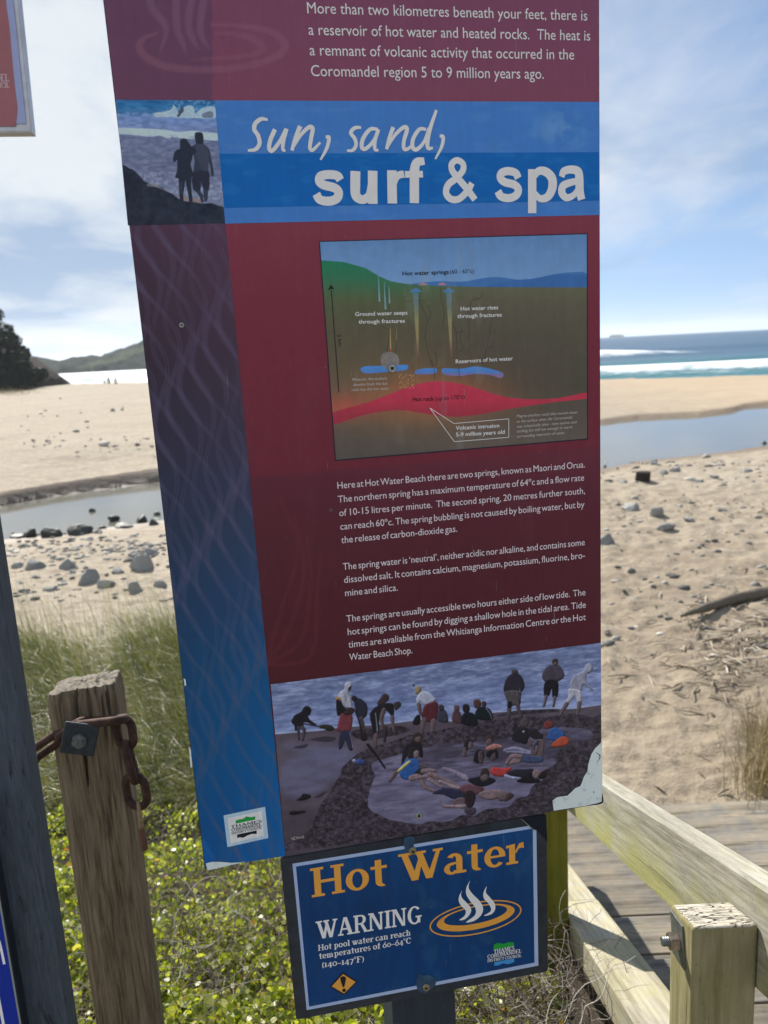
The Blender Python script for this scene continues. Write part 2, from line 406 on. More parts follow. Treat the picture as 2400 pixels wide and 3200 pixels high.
# the wooded hill across the bay
D_HILL = 430.0
rid = [(-260, 1150), (-60, 1120), (100, 1140), (154, 1136), (190, 1126), (253, 1118), (317, 1104), (384, 1080), (439, 1067), (560, 1030), (760, 1000), (1000, 1010), (1250, 1040), (1500, 1075), (1640, 1092)]
rp = np.array([at_depth(x, y, D_HILL) for x, y in rid]); 
gx = np.linspace(rp[0, 0], rp[-1, 0], 260); top = np.interp(gx, rp[:, 0], rp[:, 2])
q = np.linspace(-1, 1, 46)
GX, Q = np.meshgrid(gx, q); T = np.interp(GX, rp[:, 0], rp[:, 2]) - SEA
crown = 4.5 * (np.abs(fbm(GX * 0.09, Q * 7, 3, 3) - 0.5) * 1.6) + 2.5 * (fbm(GX * 0.35, Q * 22, 2, 7) - 0.5)
HZ = SEA - 1 + (T + 1) * np.clip(1 - np.abs(Q) ** 1.6, 0, 1) * (0.9 + 0.25 * fbm(GX * 0.02, Q * 2, 3, 4)) + crown * sstep(1, 0.9, np.abs(Q))
HY = rp[0, 1] + (GX - rp[0, 0]) * (rp[-1, 1] - rp[0, 1]) / (rp[-1, 0] - rp[0, 0]) + Q * 55 + 40
m_hill, t = material('wooded hillside')
p = t.pos()
hc = t.mix(t.noise(p, 0.16, 6, 0.7), (0.009, 0.018, 0.017, 1), (0.028, 0.042, 0.032, 1))
hc = t.mix(t.ramp(t.noise(p, 0.035, 4, 0.5), [(0.56, 0.0), (0.62, 1.0)]), hc, (0.06, 0.08, 0.042, 1))
t.out(t.bsdf(hc, 0.95, t.bump(t.noise(p, 0.5, 5, 0.7), 1.0, 2.0), 0.1))
tag(ob('hill', mesh_np('hill', np.stack([GX, HY, HZ], -1).reshape(-1, 3), grid_faces(260, 46), True), m_hill), kind='structure')
# a low island on the horizon
ip = at_depth(1925, 1046, 2600.0)
b = bmesh.new(); bmesh.ops.create_icosphere(b, subdivisions=4, radius=1.0)
for v in b.verts:
    k = 0.75 + 0.5 * float(fbm(v.co.x * 2 + 3, v.co.y * 2, 3, 4)); v.co = Vector((v.co.x * 24 * k, v.co.y * 16 * k, max(v.co.z, -0.3) * 6 * k))
tag(ob('island_hill', b, m_hill, None, Matrix.Translation((ip[0], ip[1], SEA))), kind='structure')

# ------------------------------------------------------------------ the dark bushy headland at the left end of the beach
m_leafd, t = material('dark coastal foliage')
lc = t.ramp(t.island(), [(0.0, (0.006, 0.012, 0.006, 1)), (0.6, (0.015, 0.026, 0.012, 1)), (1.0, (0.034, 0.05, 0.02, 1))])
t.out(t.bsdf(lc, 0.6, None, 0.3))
m_bark, t = material('dark bark')
t.out(t.bsdf(t.mix(t.noise(t.obj(), 3, 5), (0.03, 0.022, 0.016, 1), (0.08, 0.06, 0.045, 1)), 0.9))
def leaf_cloud(centers, radii, n, size, rng, flat=0.75):
    ci = rng.choice(len(centers), n, p=np.array(radii) ** 2 / np.sum(np.array(radii) ** 2))
    dirs = rng.normal(size=(n, 3)); dirs /= np.linalg.norm(dirs, axis=1)[:, None]
    rr = np.array(radii)[ci] * rng.uniform(0.6, 1.08, n)
    c = np.array(centers)[ci] + dirs * rr[:, None] * np.array([1, 1, flat])
    a = rng.normal(size=(n, 3)); a /= np.linalg.norm(a, axis=1)[:, None]
    b_ = np.cross(a, rng.normal(size=(n, 3))); b_ /= np.linalg.norm(b_, axis=1)[:, None]
    s = size * rng.uniform(0.6, 1.3, n)[:, None]
    v = np.stack([c - a * s, c + b_ * s * 0.55, c + a * s, c - b_ * s * 0.55], 1).reshape(-1, 3)
    return v, np.arange(4 * n).reshape(-1, 4)
m_cliff, t = material('brown cliff rock')
p = t.pos()
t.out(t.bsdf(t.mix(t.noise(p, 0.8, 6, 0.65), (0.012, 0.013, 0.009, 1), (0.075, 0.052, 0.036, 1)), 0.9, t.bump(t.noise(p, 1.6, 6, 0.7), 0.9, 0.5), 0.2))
DH = 104.0
gb = at_z(60, 1222, BEACH + 0.2)
prof = [(-420, 900), (-200, 945), (-60, 985), (0, 1035), (40, 1070), (80, 1105), (115, 1135), (138, 1165), (150, 1195), (160, 1218)]
pp = np.array([at_depth(x, y + 14, DH) for x, y in prof])
gx = np.linspace(pp[0, 0], pp[-1, 0], 120); q = np.linspace(-1, 1, 40)
GX, Q = np.meshgrid(gx, q); T = np.interp(GX, pp[:, 0], pp[:, 2]) - (BEACH - 0.6)
HZ = BEACH - 0.6 + T * np.clip(1 - np.abs(Q) ** 2.4, 0, 1) * 0.92 + 0.7 * (fbm(GX * 0.5, Q * 6, 3, 2) - 0.5)
HY = pp[-1, 1] + Q * 9 + 3 + 1.2 * (fbm(GX * 0.4, Q * 3, 3, 12) - 0.5)
headland = tag(ob('headland_hill', mesh_np('headland', np.stack([GX, HY, HZ], -1).reshape(-1, 3), grid_faces(120, 40), True), m_cliff), kind='structure')
TREES = [(-24, 1030, 3.0, 'dark rounded tree on the headland between the tall bushy one and the photo edge'),
         (42, 1098, 2.4, 'dark tree crown on the headland just below the tall bushy one'),
         (92, 1140, 1.9, 'dark shrub on the slope between the middle bush and the cliff'),
         (50, 1172, 2.2, 'dark shrub low on the headland above the pale grass'),
         (130, 1178, 1.4, 'small dark shrub clinging to the brown cliff at the seaward end'),
         (-70, 1000, 3.4, 'big dark rounded coastal tree at the left edge of the photo, on the headland'),
         (12, 1052, 2.6, 'tall dark bushy tree on the headland, its ragged crown against the pale sky'),
         (66, 1106, 2.2, 'middle dark bush of the headland, sloping down towards the water'),
         (112, 1142, 1.7, 'small dark bush above the brown cliff at the seaward end of the headland'),
         (20, 1150, 2.6, 'low wide dark bush in front at the foot of the headland, above the sand'),
         (90, 1182, 1.6, 'lowest dark shrub at the foot of the headland cliff beside the beach')]
for i, (px, py, rad, lab) in enumerate(TREES):
    px, py, rad = px - 34, py + 26, rad * 0.9
    zc = DH - (3 if lab[:3] not in ('low', 'dar') else 7); c = at_depth(px, py, zc)
    base = np.array([c[0], c[1], max(BEACH, c[2] - rad * 1.5)])
    r_ = thing('tree', base, lab, 'tree', 'dark trees on the headland')
    rng = np.random.default_rng(50 + i)
    cs, rd = [], []
    for k in range(11):
        o_ = rng.normal(size=3) * np.array([0.62, 0.5, 0.42]) * rad; cs.append(c + o_); rd.append(rad * rng.uniform(0.35, 0.62))
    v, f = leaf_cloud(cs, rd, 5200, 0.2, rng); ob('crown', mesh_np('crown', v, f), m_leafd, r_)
    parts = [tube_np(cr([base - [0, 0, 0.6], base + (c - base) * 0.5 + rng.normal(size=3) * 0.1, c]), np.linspace(0.24, 0.07, 13), 7)]
    for k in range(4): parts.append(tube_np(cr([base + (c - base) * (0.35 + 0.12 * k), (base + c) * 0.5 + (cs[k] - c) * 0.5, cs[k]]), np.linspace(0.09, 0.03, 13), 5))
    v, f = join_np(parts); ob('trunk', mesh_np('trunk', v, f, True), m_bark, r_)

# ------------------------------------------------------------------ stones, driftwood
m_stone, t = material('grey beach stone')
p = t.pos(); rnd = t.new('ShaderNodeObjectInfo').outputs['Random']
sc = t.mix(t.noise(p, 3.5, 6, 0.7), (0.26, 0.26, 0.25, 1), (0.62, 0.61, 0.57, 1))
sc = t.mix(t.math('MULTIPLY', rnd, 0.5), sc, (0.13, 0.13, 0.125, 1))
t.out(t.bsdf(sc, 0.85, t.bump(t.noise(p, 14, 8, 0.75), 0.9, 0.05), 0.3))
m_stoned, t = material('dark wet stone')
p = t.pos()
t.out(t.bsdf(t.mix(t.noise(p, 3.5, 6, 0.7), (0.022, 0.024, 0.022, 1), (0.075, 0.075, 0.068, 1)), 0.55, t.bump(t.noise(p, 9, 6, 0.65), 0.5, 0.03), 0.4))
def stone(px, py, wpx, hpx, label, dark=False, group='stones on the beach', z=None, sink=0.36):
    zb = BEACH if z is None else z
    p = at_z(px, py, zb)
    if z is None:
        for _ in range(4): p = at_z(px, py, float(terrain_h(p[0], p[1])))
    dist = float((p - EYE) @ R[:, 2]); sw = wpx / F * dist; shh = hpx / F * dist
    b = bmesh.new(); bmesh.ops.create_icosphere(b, subdivisions=4, radius=0.5)
    sd = int(px * 7 + py); rr = random.Random(sd)
    cuts = [(Vector((rr.gauss(0, 1), rr.gauss(0, 1), rr.gauss(0.4, 0.7))).normalized(), rr.uniform(0.22, 0.40)) for _ in range(11)]
    for v in b.verts:
        for n_, d_ in cuts:
            e = v.co.dot(n_) - d_
            if e > 0: v.co -= n_ * e * 0.92
        k = 0.80 + 0.30 * float(fbm(v.co.x * 3.1 + sd, v.co.y * 3.1 + v.co.z * 2.3, 3, sd % 97))
        v.co *= k
    bmesh.ops.scale(b, vec=(sw * 1.18, sw * rr.uniform(0.75, 1.0), shh * 1.75), verts=b.verts)
    for f in b.faces: f.smooth = True
    M = Matrix.Translation((p[0], p[1], p[2] + shh * (0.5 - sink))) @ Matrix.Rotation(rr.uniform(-0.5, 0.5), 4, 'Z')
    return tag(ob('stone', b, m_stoned if dark else m_stone, None, M), label, 'stone', group)
ST = [(332, 1662 - 40 - 2, 0, 0, '')]
S4 = lambda x, y: (0.4522 * x, 900 + 0.4522 * y)
for x, y, wd, hh, lab, dk in [
    (210, 1715, 110, 62, 'dark wet stone at the water edge, leftmost big one of the row', True),
    (345, 1718, 150, 80, 'dark wet stone with a pale cracked top at the water edge, second of the row', True),
    (555, 1705, 205, 75, 'largest dark stone at the water edge, long and rounded', True),
    (700, 1662, 60, 22, 'small flat dark stone touching the right end of the largest dark stone', True),
    (785, 1605, 90, 34, 'dark stone in the shallow water behind the row by the stream', True),
    (850, 1648, 170, 42, 'long low dark stone of the row, near the sign edge', True),
    (985, 1612, 90, 55, 'dark rounded stone behind the long low one near the sign edge', True),
    (1065, 1640, 85, 52, 'dark stone half hidden by the tall sign edge, right end of the row', True),
    (1090, 1565, 60, 26, 'small dark stone standing in the stream beside the tall sign edge', True),
    (640, 1540, 60, 30, 'small dark stone alone in the middle of the stream', True),
    (120, 1720, 110, 22, 'flat dark stone at the left end of the water edge row', True),
    (1100, 1672, 70, 22, 'thin dark stone on the sand just below the water edge row', True),
    (1045, 1838, 105, 62, 'grey triangular stone on dry sand close to the tall sign', False),
    (930, 1860, 95, 62, 'grey stone left of the triangular stone near the tall sign', False),
    (985, 1945, 215, 105, 'big pale grey boulder with a pointed top near the tall sign', False),
    (480, 1930, 130, 68, 'rounded grey stone with a dark left end, alone on the sand', False),
    (250, 1935, 160, 78, 'wide rounded grey stone at the left of the sandy patch', False),
    (125, 1925, 85, 34, 'low grey stone left of the wide rounded one', False),
    (620, 2030, 180, 100, 'pale boulder with a steep grey left side, in the middle of the sandy patch', False),
    (740, 2062, 130, 66, 'grey rounded stone leaning on the pale boulder', False),
    (505, 1972, 60, 34, 'little grey stone between the rounded stone and the pale boulder', False),
    (820, 1972, 120, 44, 'flat grey slab of stone left of the big pale boulder', False),
    (940, 2092, 120, 84, 'grey stone with a flat left face at the edge of the grass', False),
    (1105, 2062, 115, 70, 'grey stone at the edge of the grass, partly hidden by the tall sign', False),
    (350, 2085, 100, 34, 'low grey stone half sunk behind the grass tips', False),
    (170, 2095, 80, 26, 'small sunken grey stone at the left, behind the grass tips', False)]:
    X_, Y_ = S4(x, y); stone(X_, Y_, wd * 0.4522, hh * 0.4522, lab, dk, 'dark stones along the stream' if dk else 'grey stones in the sand left of the sign', WATER + 0.01 if (dk and y < 1725) else None)
S2 = lambda x, y: (1850 + 0.339 * x, 950 + 0.339 * y)
for x, y, wd, hh, lab, dk in [
    (300, 1445, 120, 26, 'thin dark stone at the near edge of the stream, right of the sign', True),
    (118, 1465, 60, 30, 'small dark stone at the stream edge, close to the right edge of the sign', True),
    (340, 1900, 180, 95, 'grey angular stone on the sand right of the sign, left one of a pair', False),
    (590, 1955, 170, 110, 'grey stone with a dark right face on the sand right of the sign', False),
    (690, 2075, 170, 60, 'flat pale stone in front of the dark faced one', False),
    (110, 2210, 170, 110, 'grey stone peeping out from behind the right edge of the sign', False),
    (765, 1535, 110, 40, 'small grey stone near the stream, right of the driftwood stump', False),
    (665, 1560, 90, 36, 'small grey stone just right of the driftwood stump', False),
    (1060, 1410, 110, 36, 'low greenish stone on the far right stream bank', False),
    (970, 1640, 100, 36, 'low dark stone on open sand right of the stump', False),
    (1420, 1545, 110, 34, 'flat grey stone near the right edge of the photo', False),
    (1120, 1600, 110, 34, 'low grey stone beside the dark weed line', False),
    (1590, 1300, 50, 40, 'small dark stone at the stream edge by the right edge of the photo', True),
    (570, 1475, 100, 44, 'pale rounded stone at the near stream bank', False),
    (285, 1650, 110, 36, 'small dark stone left of and below the driftwood stump', False),
    (1210, 1905, 90, 40, 'little grey stone alone on the lumpy sand', False),
    (900, 1990, 110, 30, 'flat grey stone on lumpy sand right of the flat pale one', False)]:
    X_, Y_ = S2(x, y); stone(X_, Y_, wd * 0.339, hh * 0.339, lab, dk, 'stones on the sand right of the sign')
stone(208, 1212, 36, 14, 'low black rock at the sea edge beside the headland', True, 'black rocks at the sea edge', BEACH)
stone(238, 1214, 30, 8, 'smaller black rock trailing off right of the low black one', True, 'black rocks at the sea edge', BEACH)

# small stones and shells strewn over the sand
rng = np.random.default_rng(77); parts = []
ico = bmesh.new(); bmesh.ops.create_icosphere(ico, subdivisions=1, radius=1.0); ico.verts.ensure_lookup_table()
IV = np.array([v.co[:] for v in ico.verts]); IF = np.array([[v.index for v in f.verts] for f in ico.faces]); ico.free()
for k in range(640):
    q = rng.uniform()
    if q < 0.30: px, py = rng.uniform(0, 560), rng.normal(1690 + 20, 22)
    elif q < 0.45: px, py = rng.uniform(0, 560), rng.uniform(1700, 1880)
    elif q < 0.60: px, py = rng.uniform(60, 520), rng.normal(1385, 10) + (0 if rng.uniform() < 0.6 else rng.normal(-80, 50))
    else: px, py = rng.uniform(1870, 2420), 1440 + 620 * rng.uniform() ** 1.8
    if 1300 < py < 1340 and px > 1800: continue
    p = at_z(px, py, BEACH); p = at_z(px, py, float(terrain_h(p[0], p[1]))); dist = np.linalg.norm(p - EYE)
    s_ = rng.uniform(0.010, 0.034) * (1 + dist / 25) * (1.6 if rng.uniform() < 0.12 else 1.0)
    parts.append((IV * s_ * np.array([rng.uniform(0.9, 1.6), rng.uniform(0.8, 1.2), rng.uniform(0.45, 0.8)]) * (1 + 0.25 * rng.normal(size=(len(IV), 1))) + p, IF))
v, f = join_np(parts)
m_peb, t = material('mixed small stones')
t.out(t.bsdf(t.ramp(t.island(), [(0.0, (0.09, 0.088, 0.08, 1)), (0.5, (0.22, 0.21, 0.19, 1)), (0.85, (0.38, 0.36, 0.32, 1)), (1.0, (0.6, 0.57, 0.5, 1))]), 0.85))
tag(ob('pebbles', mesh_np('pebbles', v, f), m_peb), 'small stones and shell bits strewn over the sand', 'pebbles', kind='stuff')
# ------------------------------------------------------------------ timber
def wood(name, dark, light, grey=None, moss=None, moss_amt=0.5, axis='Z', fine=1.0, crack=0.5, bump=0.5, rough=0.85, speck=0.0, low=None):
    m, t = material(name); p = t.obj()
    st = {'X': (0.06, 1, 1), 'Y': (1, 0.06, 1), 'Z': (1, 1, 0.06)}[axis]
    q = t.mapv(p, tuple(a * fine for a in st))
    g = t.noise(q, 90, 6, 0.65, 0.4); g2 = t.noise(q, 22, 5, 0.6, 0.6)
    c = t.mix(t.ramp(g, [(0.38, 0.0), (0.62, 1.0)]), dark, light)
    c = t.mix(t.ramp(g2, [(0.42, 0.0), (0.70, 0.6)]), c, grey or light)
    if moss:
        mn = t.noise(p, 7, 6, 0.65)
        if low is not None: mn = t.math('ADD', mn, t.math('MULTIPLY', t.math('ADD', t.sep(p)[2], low), 3.2))
        c = t.mix(t.ramp(mn, [(0.5 - 0.22 * moss_amt, 0.9 * min(1, moss_amt)), (0.5 + 0.25 * moss_amt, 0.0)]), c, moss)
    if speck:
        c = t.mix(t.ramp(t.noise(p, 160, 4, 0.7), [(0.6, 0.0), (0.7, speck)]), c, (0.07, 0.065, 0.05, 1))
    ck = t.noise(t.mapv(p, tuple((0.035 if a < 0.5 else 1.0) for a in st)), 60, 3, 0.5)
    cr_ = t.ramp(ck, [(0.30, 1.0), (0.36, 0.0)])
    bl_ = t.noise(t.mapv(p, tuple((0.10 if a < 0.5 else 1.0) for a in st)), 17, 7, 0.72)
    c = t.mix(1.0, c, t.ramp(bl_, [(0.32, 0.62), (0.5, 0.98), (0.68, 1.12)]), 'MULTIPLY')
    rn_ = t.new('ShaderNodeObjectInfo').outputs['Random']
    c = t.mix(1.0, c, t.ramp(rn_, [(0.0, 0.78), (1.0, 1.12)]), 'MULTIPLY')
    c = t.mix(t.math('MULTIPLY', cr_, crack), c, (0.02, 0.016, 0.012, 1))
    h = t.math('SUBTRACT', t.math('ADD', g, t.math('MULTIPLY', g2, 0.6)), t.math('MULTIPLY', cr_, 1.2 * crack))
    t.out(t.bsdf(c, rough, t.bump(h, bump, 0.003), 0.25)); return m
M_RAIL = wood('lichened pine rail', (0.30, 0.275, 0.20, 1), (0.50, 0.47, 0.38, 1), (0.54, 0.53, 0.48, 1), (0.40, 0.385, 0.11, 1), 0.95, 'Y', 1.0, 0.2, 0.45, 0.85, 0.75, 0.03)
M_CURB = wood('pale pine kerb board', (0.27, 0.24, 0.175, 1), (0.46, 0.42, 0.33, 1), (0.48, 0.455, 0.40, 1), (0.42, 0.38, 0.17, 1), 0.45, 'Y', 1.0, 0.12, 0.35)
M_POST = wood('mossy pine post', (0.22, 0.185, 0.10, 1), (0.38, 0.33, 0.20, 1), (0.36, 0.32, 0.22, 1), (0.22, 0.21, 0.07, 1), 0.9, 'Z', 1.0, 0.55, 0.5, 0.85, 0.4)
M_POSTY = wood('green stained pine post', (0.17, 0.15, 0.015, 1), (0.28, 0.25, 0.04, 1), (0.22, 0.20, 0.025, 1), (0.15, 0.155, 0.015, 1), 0.8, 'Z', 0.8, 0.15, 0.3)
M_TREAD = wood('weathered grey deck board', (0.08, 0.076, 0.07, 1), (0.21, 0.198, 0.178, 1), (0.30, 0.27, 0.22, 1), (0.38, 0.30, 0.185, 1), 0.45, 'X', 0.6, 0.7, 0.9)
m_end, t = material('cracked end grain')           # the checked top of the near post
p = t.obj(); q = t.mapv(p, (0.22, 1.0, 1.0), (0, 0, 0), (0, 0, 0.12))
qd = t.new('ShaderNodeMix', data_type='VECTOR'); 
nz_ = t.new('ShaderNodeTexNoise'); t.put(nz_.inputs['Vector'], q); nz_.inputs['Scale'].default_value = 26; nz_.inputs['Detail'].default_value = 3
vm = t.new('ShaderNodeVectorMath', operation='MULTIPLY_ADD'); t.l.new(nz_.outputs[1], vm.inputs[0]); vm.inputs[1].default_value = (0.03, 0.012, 0.0); t.l.new(q, vm.inputs[2])
e1 = t.voro(vm.outputs[0], 105, 'DISTANCE_TO_EDGE'); e2 = t.voro(vm.outputs[0], 190, 'DISTANCE_TO_EDGE')
k1 = t.math('MULTIPLY', t.ramp(e1, [(0.015, 1.0), (0.055, 0.0)]), t.ramp(t.noise(p, 30, 3), [(0.36, 0.15), (0.5, 0.9)])); k2 = t.math('MULTIPLY', t.ramp(e2, [(0.02, 1.0), (0.07, 0.0)]), t.ramp(t.noise(p, 40, 3), [(0.5, 0.0), (0.56, 0.8)]))
ck = t.math('MAXIMUM', k1, k2)
ec = t.mix(t.noise(p, 45, 5, 0.7), (0.38, 0.34, 0.26, 1), (0.60, 0.56, 0.48, 1))
ec = t.mix(ck, ec, (0.03, 0.024, 0.017, 1))
t.out(t.bsdf(ec, 0.9, t.bump(t.math('SUBTRACT', t.noise(p, 90, 4, 0.7), t.math('MULTIPLY', ck, 2.0)), 0.9, 0.004), 0.2))
M_STEEL = simple('dull galvanised steel', (0.17, 0.18, 0.18, 1), 0.5, 0.5, 0.7, 60, 0.3)
M_BOLT = simple('stained bolt steel', (0.36, 0.30, 0.23, 1), 0.35, 0.5, 0.9, 90, 0.4)

ds = ray(1267, 2050); ds /= np.linalg.norm(ds)
rsv = np.array([ds[1], -ds[0], 0.0]); rsv /= np.linalg.norm(rsv)
ns = np.cross(rsv, ds); dh = np.array([ds[0], ds[1], 0]); dh /= np.linalg.norm(dh)
def frame(x, y, z, o):
    return Matrix(((x[0], y[0], z[0], o[0]), (x[1], y[1], z[1], o[1]), (x[2], y[2], z[2], o[2]), (0, 0, 0, 1)))
UPV = np.array([0, 0, 1.0])
PW = 0.09
q0 = at_depth(2166, 2900, 1.106)                   # the near post's top corner nearest the camera
xr = float((q0 + PW * rsv) @ rsv)                  # the posts' right faces: the rail is bolted on here
def on_xr(px, py, off=0.0): return at_plane(px, py, rsv, xr + off)
rail_p = on_xr(2215, 2669)                         # a point of the rail's upper left edge
def along(p, y): return p + ds * ((y - p @ dh) / (ds @ dh))
yp = on_xr(1775, 2600); y_far_post = float(yp @ dh)
hand = thing('handrail', (q0[0], q0[1], -0.2), 'sloping lichened timber handrail on two posts beside the beach steps', 'handrail')
a = along(rail_p, y_far_post + 1.35); b_ = along(rail_p, -0.1); Lr = float(np.linalg.norm(a - b_))
rb = box_bm(0.045, Lr, 0.15, 0.006, 3)
ob('rail', rb, M_RAIL, hand, frame(rsv, ds, ns, (a + b_) / 2 + rsv * 0.0235 - ns * 0.075))
def post_mesh(h0, slope, hw=PW, chamfer=0.007):
    """square post, local z up, its top cut to the fall of the rail"""
    b = bmesh.new(); bmesh.ops.create_cube(b, size=1.0)
    bmesh.ops.scale(b, vec=(hw, hw, h0), verts=b.verts)
    for v in b.verts:
        if v.co.z > 0: v.co.z += -slope * (v.co.y + hw / 2)
    bmesh.ops.bevel(b, geom=b.edges[:], offset=chamfer, segments=3, affect='EDGES', profile=0.6)
    for f in b.faces:
        f.smooth = True
        if f.normal.z > 0.8: f.material_index = 1
    return b
H0 = 1.05
pc = q0 + rsv * PW / 2 + dh * PW / 2
me = bpy.data.meshes.new('post'); b = post_mesh(H0, math.tan(math.radians(20)))
b.to_mesh(me); b.free(); me.materials.append(M_POST); me.materials.append(m_end)
post_near = ob('post', me, None, hand, frame(rsv, dh, UPV, (pc[0], pc[1], q0[2] - H0 / 2 + 0.001)))
post_near['label'] = 'near pale timber post with a cracked top'

# washer plate, nut and bolt end on the post's left face
wc = at_plane(2122, 2936, rsv, xr - PW)
th_ = math.radians(-13); wy = dh * math.cos(th_) + UPV * math.sin(th_); wz = np.cross(-rsv, wy) * 1.0
Mw = frame(wy, np.cross(-rsv, wy), -rsv, wc - rsv * 0.0014)
b = box_bm(0.050, 0.062, 0.003, 0.0008, 2); wash = ob('washer_plate', b, M_STEEL, post_near, Mw)
def nut_bm(r=0.0135, h=0.014):
    b = bmesh.new(); bmesh.ops.create_cone(b, cap_ends=True, segments=6, radius1=r, radius2=r, depth=h)
    bmesh.ops.bevel(b, geom=b.edges[:], offset=0.0012, segments=2, affect='EDGES'); return b
nc = at_plane(2126, 2940, rsv, xr - PW) - rsv * 0.010
ob('nut', nut_bm(), M_BOLT, post_near, frame(wy, np.cross(-rsv, wy), -rsv, nc))
b = bmesh.new()
for k in range(7): bmesh.ops.create_cone(b, cap_ends=True, segments=14, radius1=0.0062 + 0.0008 * (k % 2), radius2=0.0062, depth=0.0018, matrix=Matrix.Translation((0, 0, 0.0016 * k)))
ob('bolt_end', b, M_STEEL, post_near, frame(wy, np.cross(-rsv, wy), -rsv, nc - rsv * 0.0065))
# the far post, green with algae
gz = -0.37 * (y_far_post - 1.15) - 0.35
tz = float(along(rail_p, y_far_post)[2]) - 0.01; hgt = tz - gz
me = bpy.data.meshes.new('post'); b = post_mesh(hgt, math.tan(math.radians(20)))
b.to_mesh(me); b.free(); me.materials.append(M_POSTY); me.materials.append(m_end)
pc2 = yp - rsv * PW / 2 + dh * PW / 2
far_post = ob('post', me, None, hand, frame(rsv, dh, UPV, (pc2[0], pc2[1], gz + hgt / 2)))
far_post['label'] = 'far post stained yellow green'

# ---- the steps
ca = on_xr(1858, 3000, 0.001)
# right edge of the kerb board's upper face
v = ray(2017, 3000); cb = EYE + v * (((ca - EYE) @ ns) / (v @ ns)); CW = float((cb - ca) @ rsv)
stair = thing('staircase', (0.9, 1.4, -0.4), 'flight of grey plank steps going down to the sand beside the handrail', 'steps')
y_end = float(at_z(2270, 2527, BEACH) @ dh)
a = along(ca, 0.45); b_ = along(ca, y_far_post + 0.18); L1 = float(np.linalg.norm(a - b_))
ob('kerb_board', box_bm(CW, L1, 0.09, 0.006, 3), M_CURB, stair, frame(rsv, ds, ns, (a + b_) / 2 + rsv * (CW / 2 + 0.001) - ns * 0.046))
a = along(ca, y_far_post + 0.19); b_ = along(ca, y_end - 0.1); L2 = float(np.linalg.norm(a - b_))
ob('kerb_board', box_bm(CW, L2, 0.09, 0.006, 3), M_CURB, stair, frame(rsv, ds, ns, (a + b_) / 2 + rsv * (CW / 2 + 0.001) - ns * 0.049))
slope_s = -ds[2] / (ds @ dh)
run = 0.155 / slope_s; W_ST = 2.1
z_at = lambda y: float(along(ca, y)[2]) - 0.07
y = y_end; k = 0
while y > 0.6:
    zt = BEACH + 0.05 + 0.155 * k
    for j in range(2):
        bw = run / 2 - 0.010
        yc = y - run * (0.25 + 0.5 * j)
        o_ = rsv * (xr + CW + 0.004 + W_ST / 2) + dh * yc + UPV * (zt - 0.022 + 0.0015 * random.random())
        ob('tread_board', box_bm(W_ST, bw, 0.044, 0.005, 2), M_TREAD, stair, frame(rsv, dh, UPV, o_))
    o_ = rsv * (xr + CW + 0.004 + W_ST / 2) + dh * (y - run + 0.028) + UPV * (zt + 0.055)
    y -= run; k += 1

# ------------------------------------------------------------------ weathered bollard with its rusty chain
M_OLD = wood('old grey brown timber', (0.095, 0.070, 0.043, 1), (0.30, 0.228, 0.145, 1), (0.36, 0.29, 0.205, 1), None, 0, 'Z', 2.0, 0.8, 0.9, 0.9)
m_oldtop, t = material('frayed timber end grain')
p = t.obj()
t.out(t.bsdf(t.mix(t.noise(p, 130, 5, 0.75), (0.14, 0.11, 0.08, 1), (0.52, 0.47, 0.39, 1)), 0.95, t.bump(t.noise(p, 180, 5, 0.75), 1.0, 0.006), 0.2))
ZB = 1.5
fl, fr_ = at_depth(149, 2170, ZB), at_depth(357, 2122, ZB)
azf = math.radians(78.5); bx = np.array([math.sin(azf), math.cos(azf), 0]); by = np.array([-bx[1], bx[0], 0])
BW = float(np.linalg.norm((fr_ - fl)[:2])) * 1.0; BD = 0.10
oc = (fl + fr_) / 2 + by * BD / 2
topz = oc[2]; botz = -0.6; HB = topz - botz
n_r, n_l = 128, 150
s_ = np.linspace(0, 1, n_r, endpoint=False)
per = []                                              # rounded rectangle
cor = 0.014
def rrect(w, d, c, n):
    pts = []
    for cx, cy, a0 in ((w / 2 - c, -d / 2 + c, -90), (w / 2 - c, d / 2 - c, 0), (-w / 2 + c, d / 2 - c, 90), (-w / 2 + c, -d / 2 + c, 180)):
        for a_ in np.linspace(a0, a0 + 90, 7): pts.append((cx + c * math.cos(math.radians(a_)), cy + c * math.sin(math.radians(a_))))
    pts = np.array(pts + pts[:1]); seg = np.concatenate([[0], np.cumsum(np.linalg.norm(np.diff(pts, axis=0), axis=1))])
    u = np.linspace(0, seg[-1], n, endpoint=False)
    return np.stack([np.interp(u, seg, pts[:, 0]), np.interp(u, seg, pts[:, 1])], -1), u
rec, u = rrect(BW, BD, cor, n_r)
zz_ = np.linspace(0, 1, n_l) ** 0.8 * HB
V = []
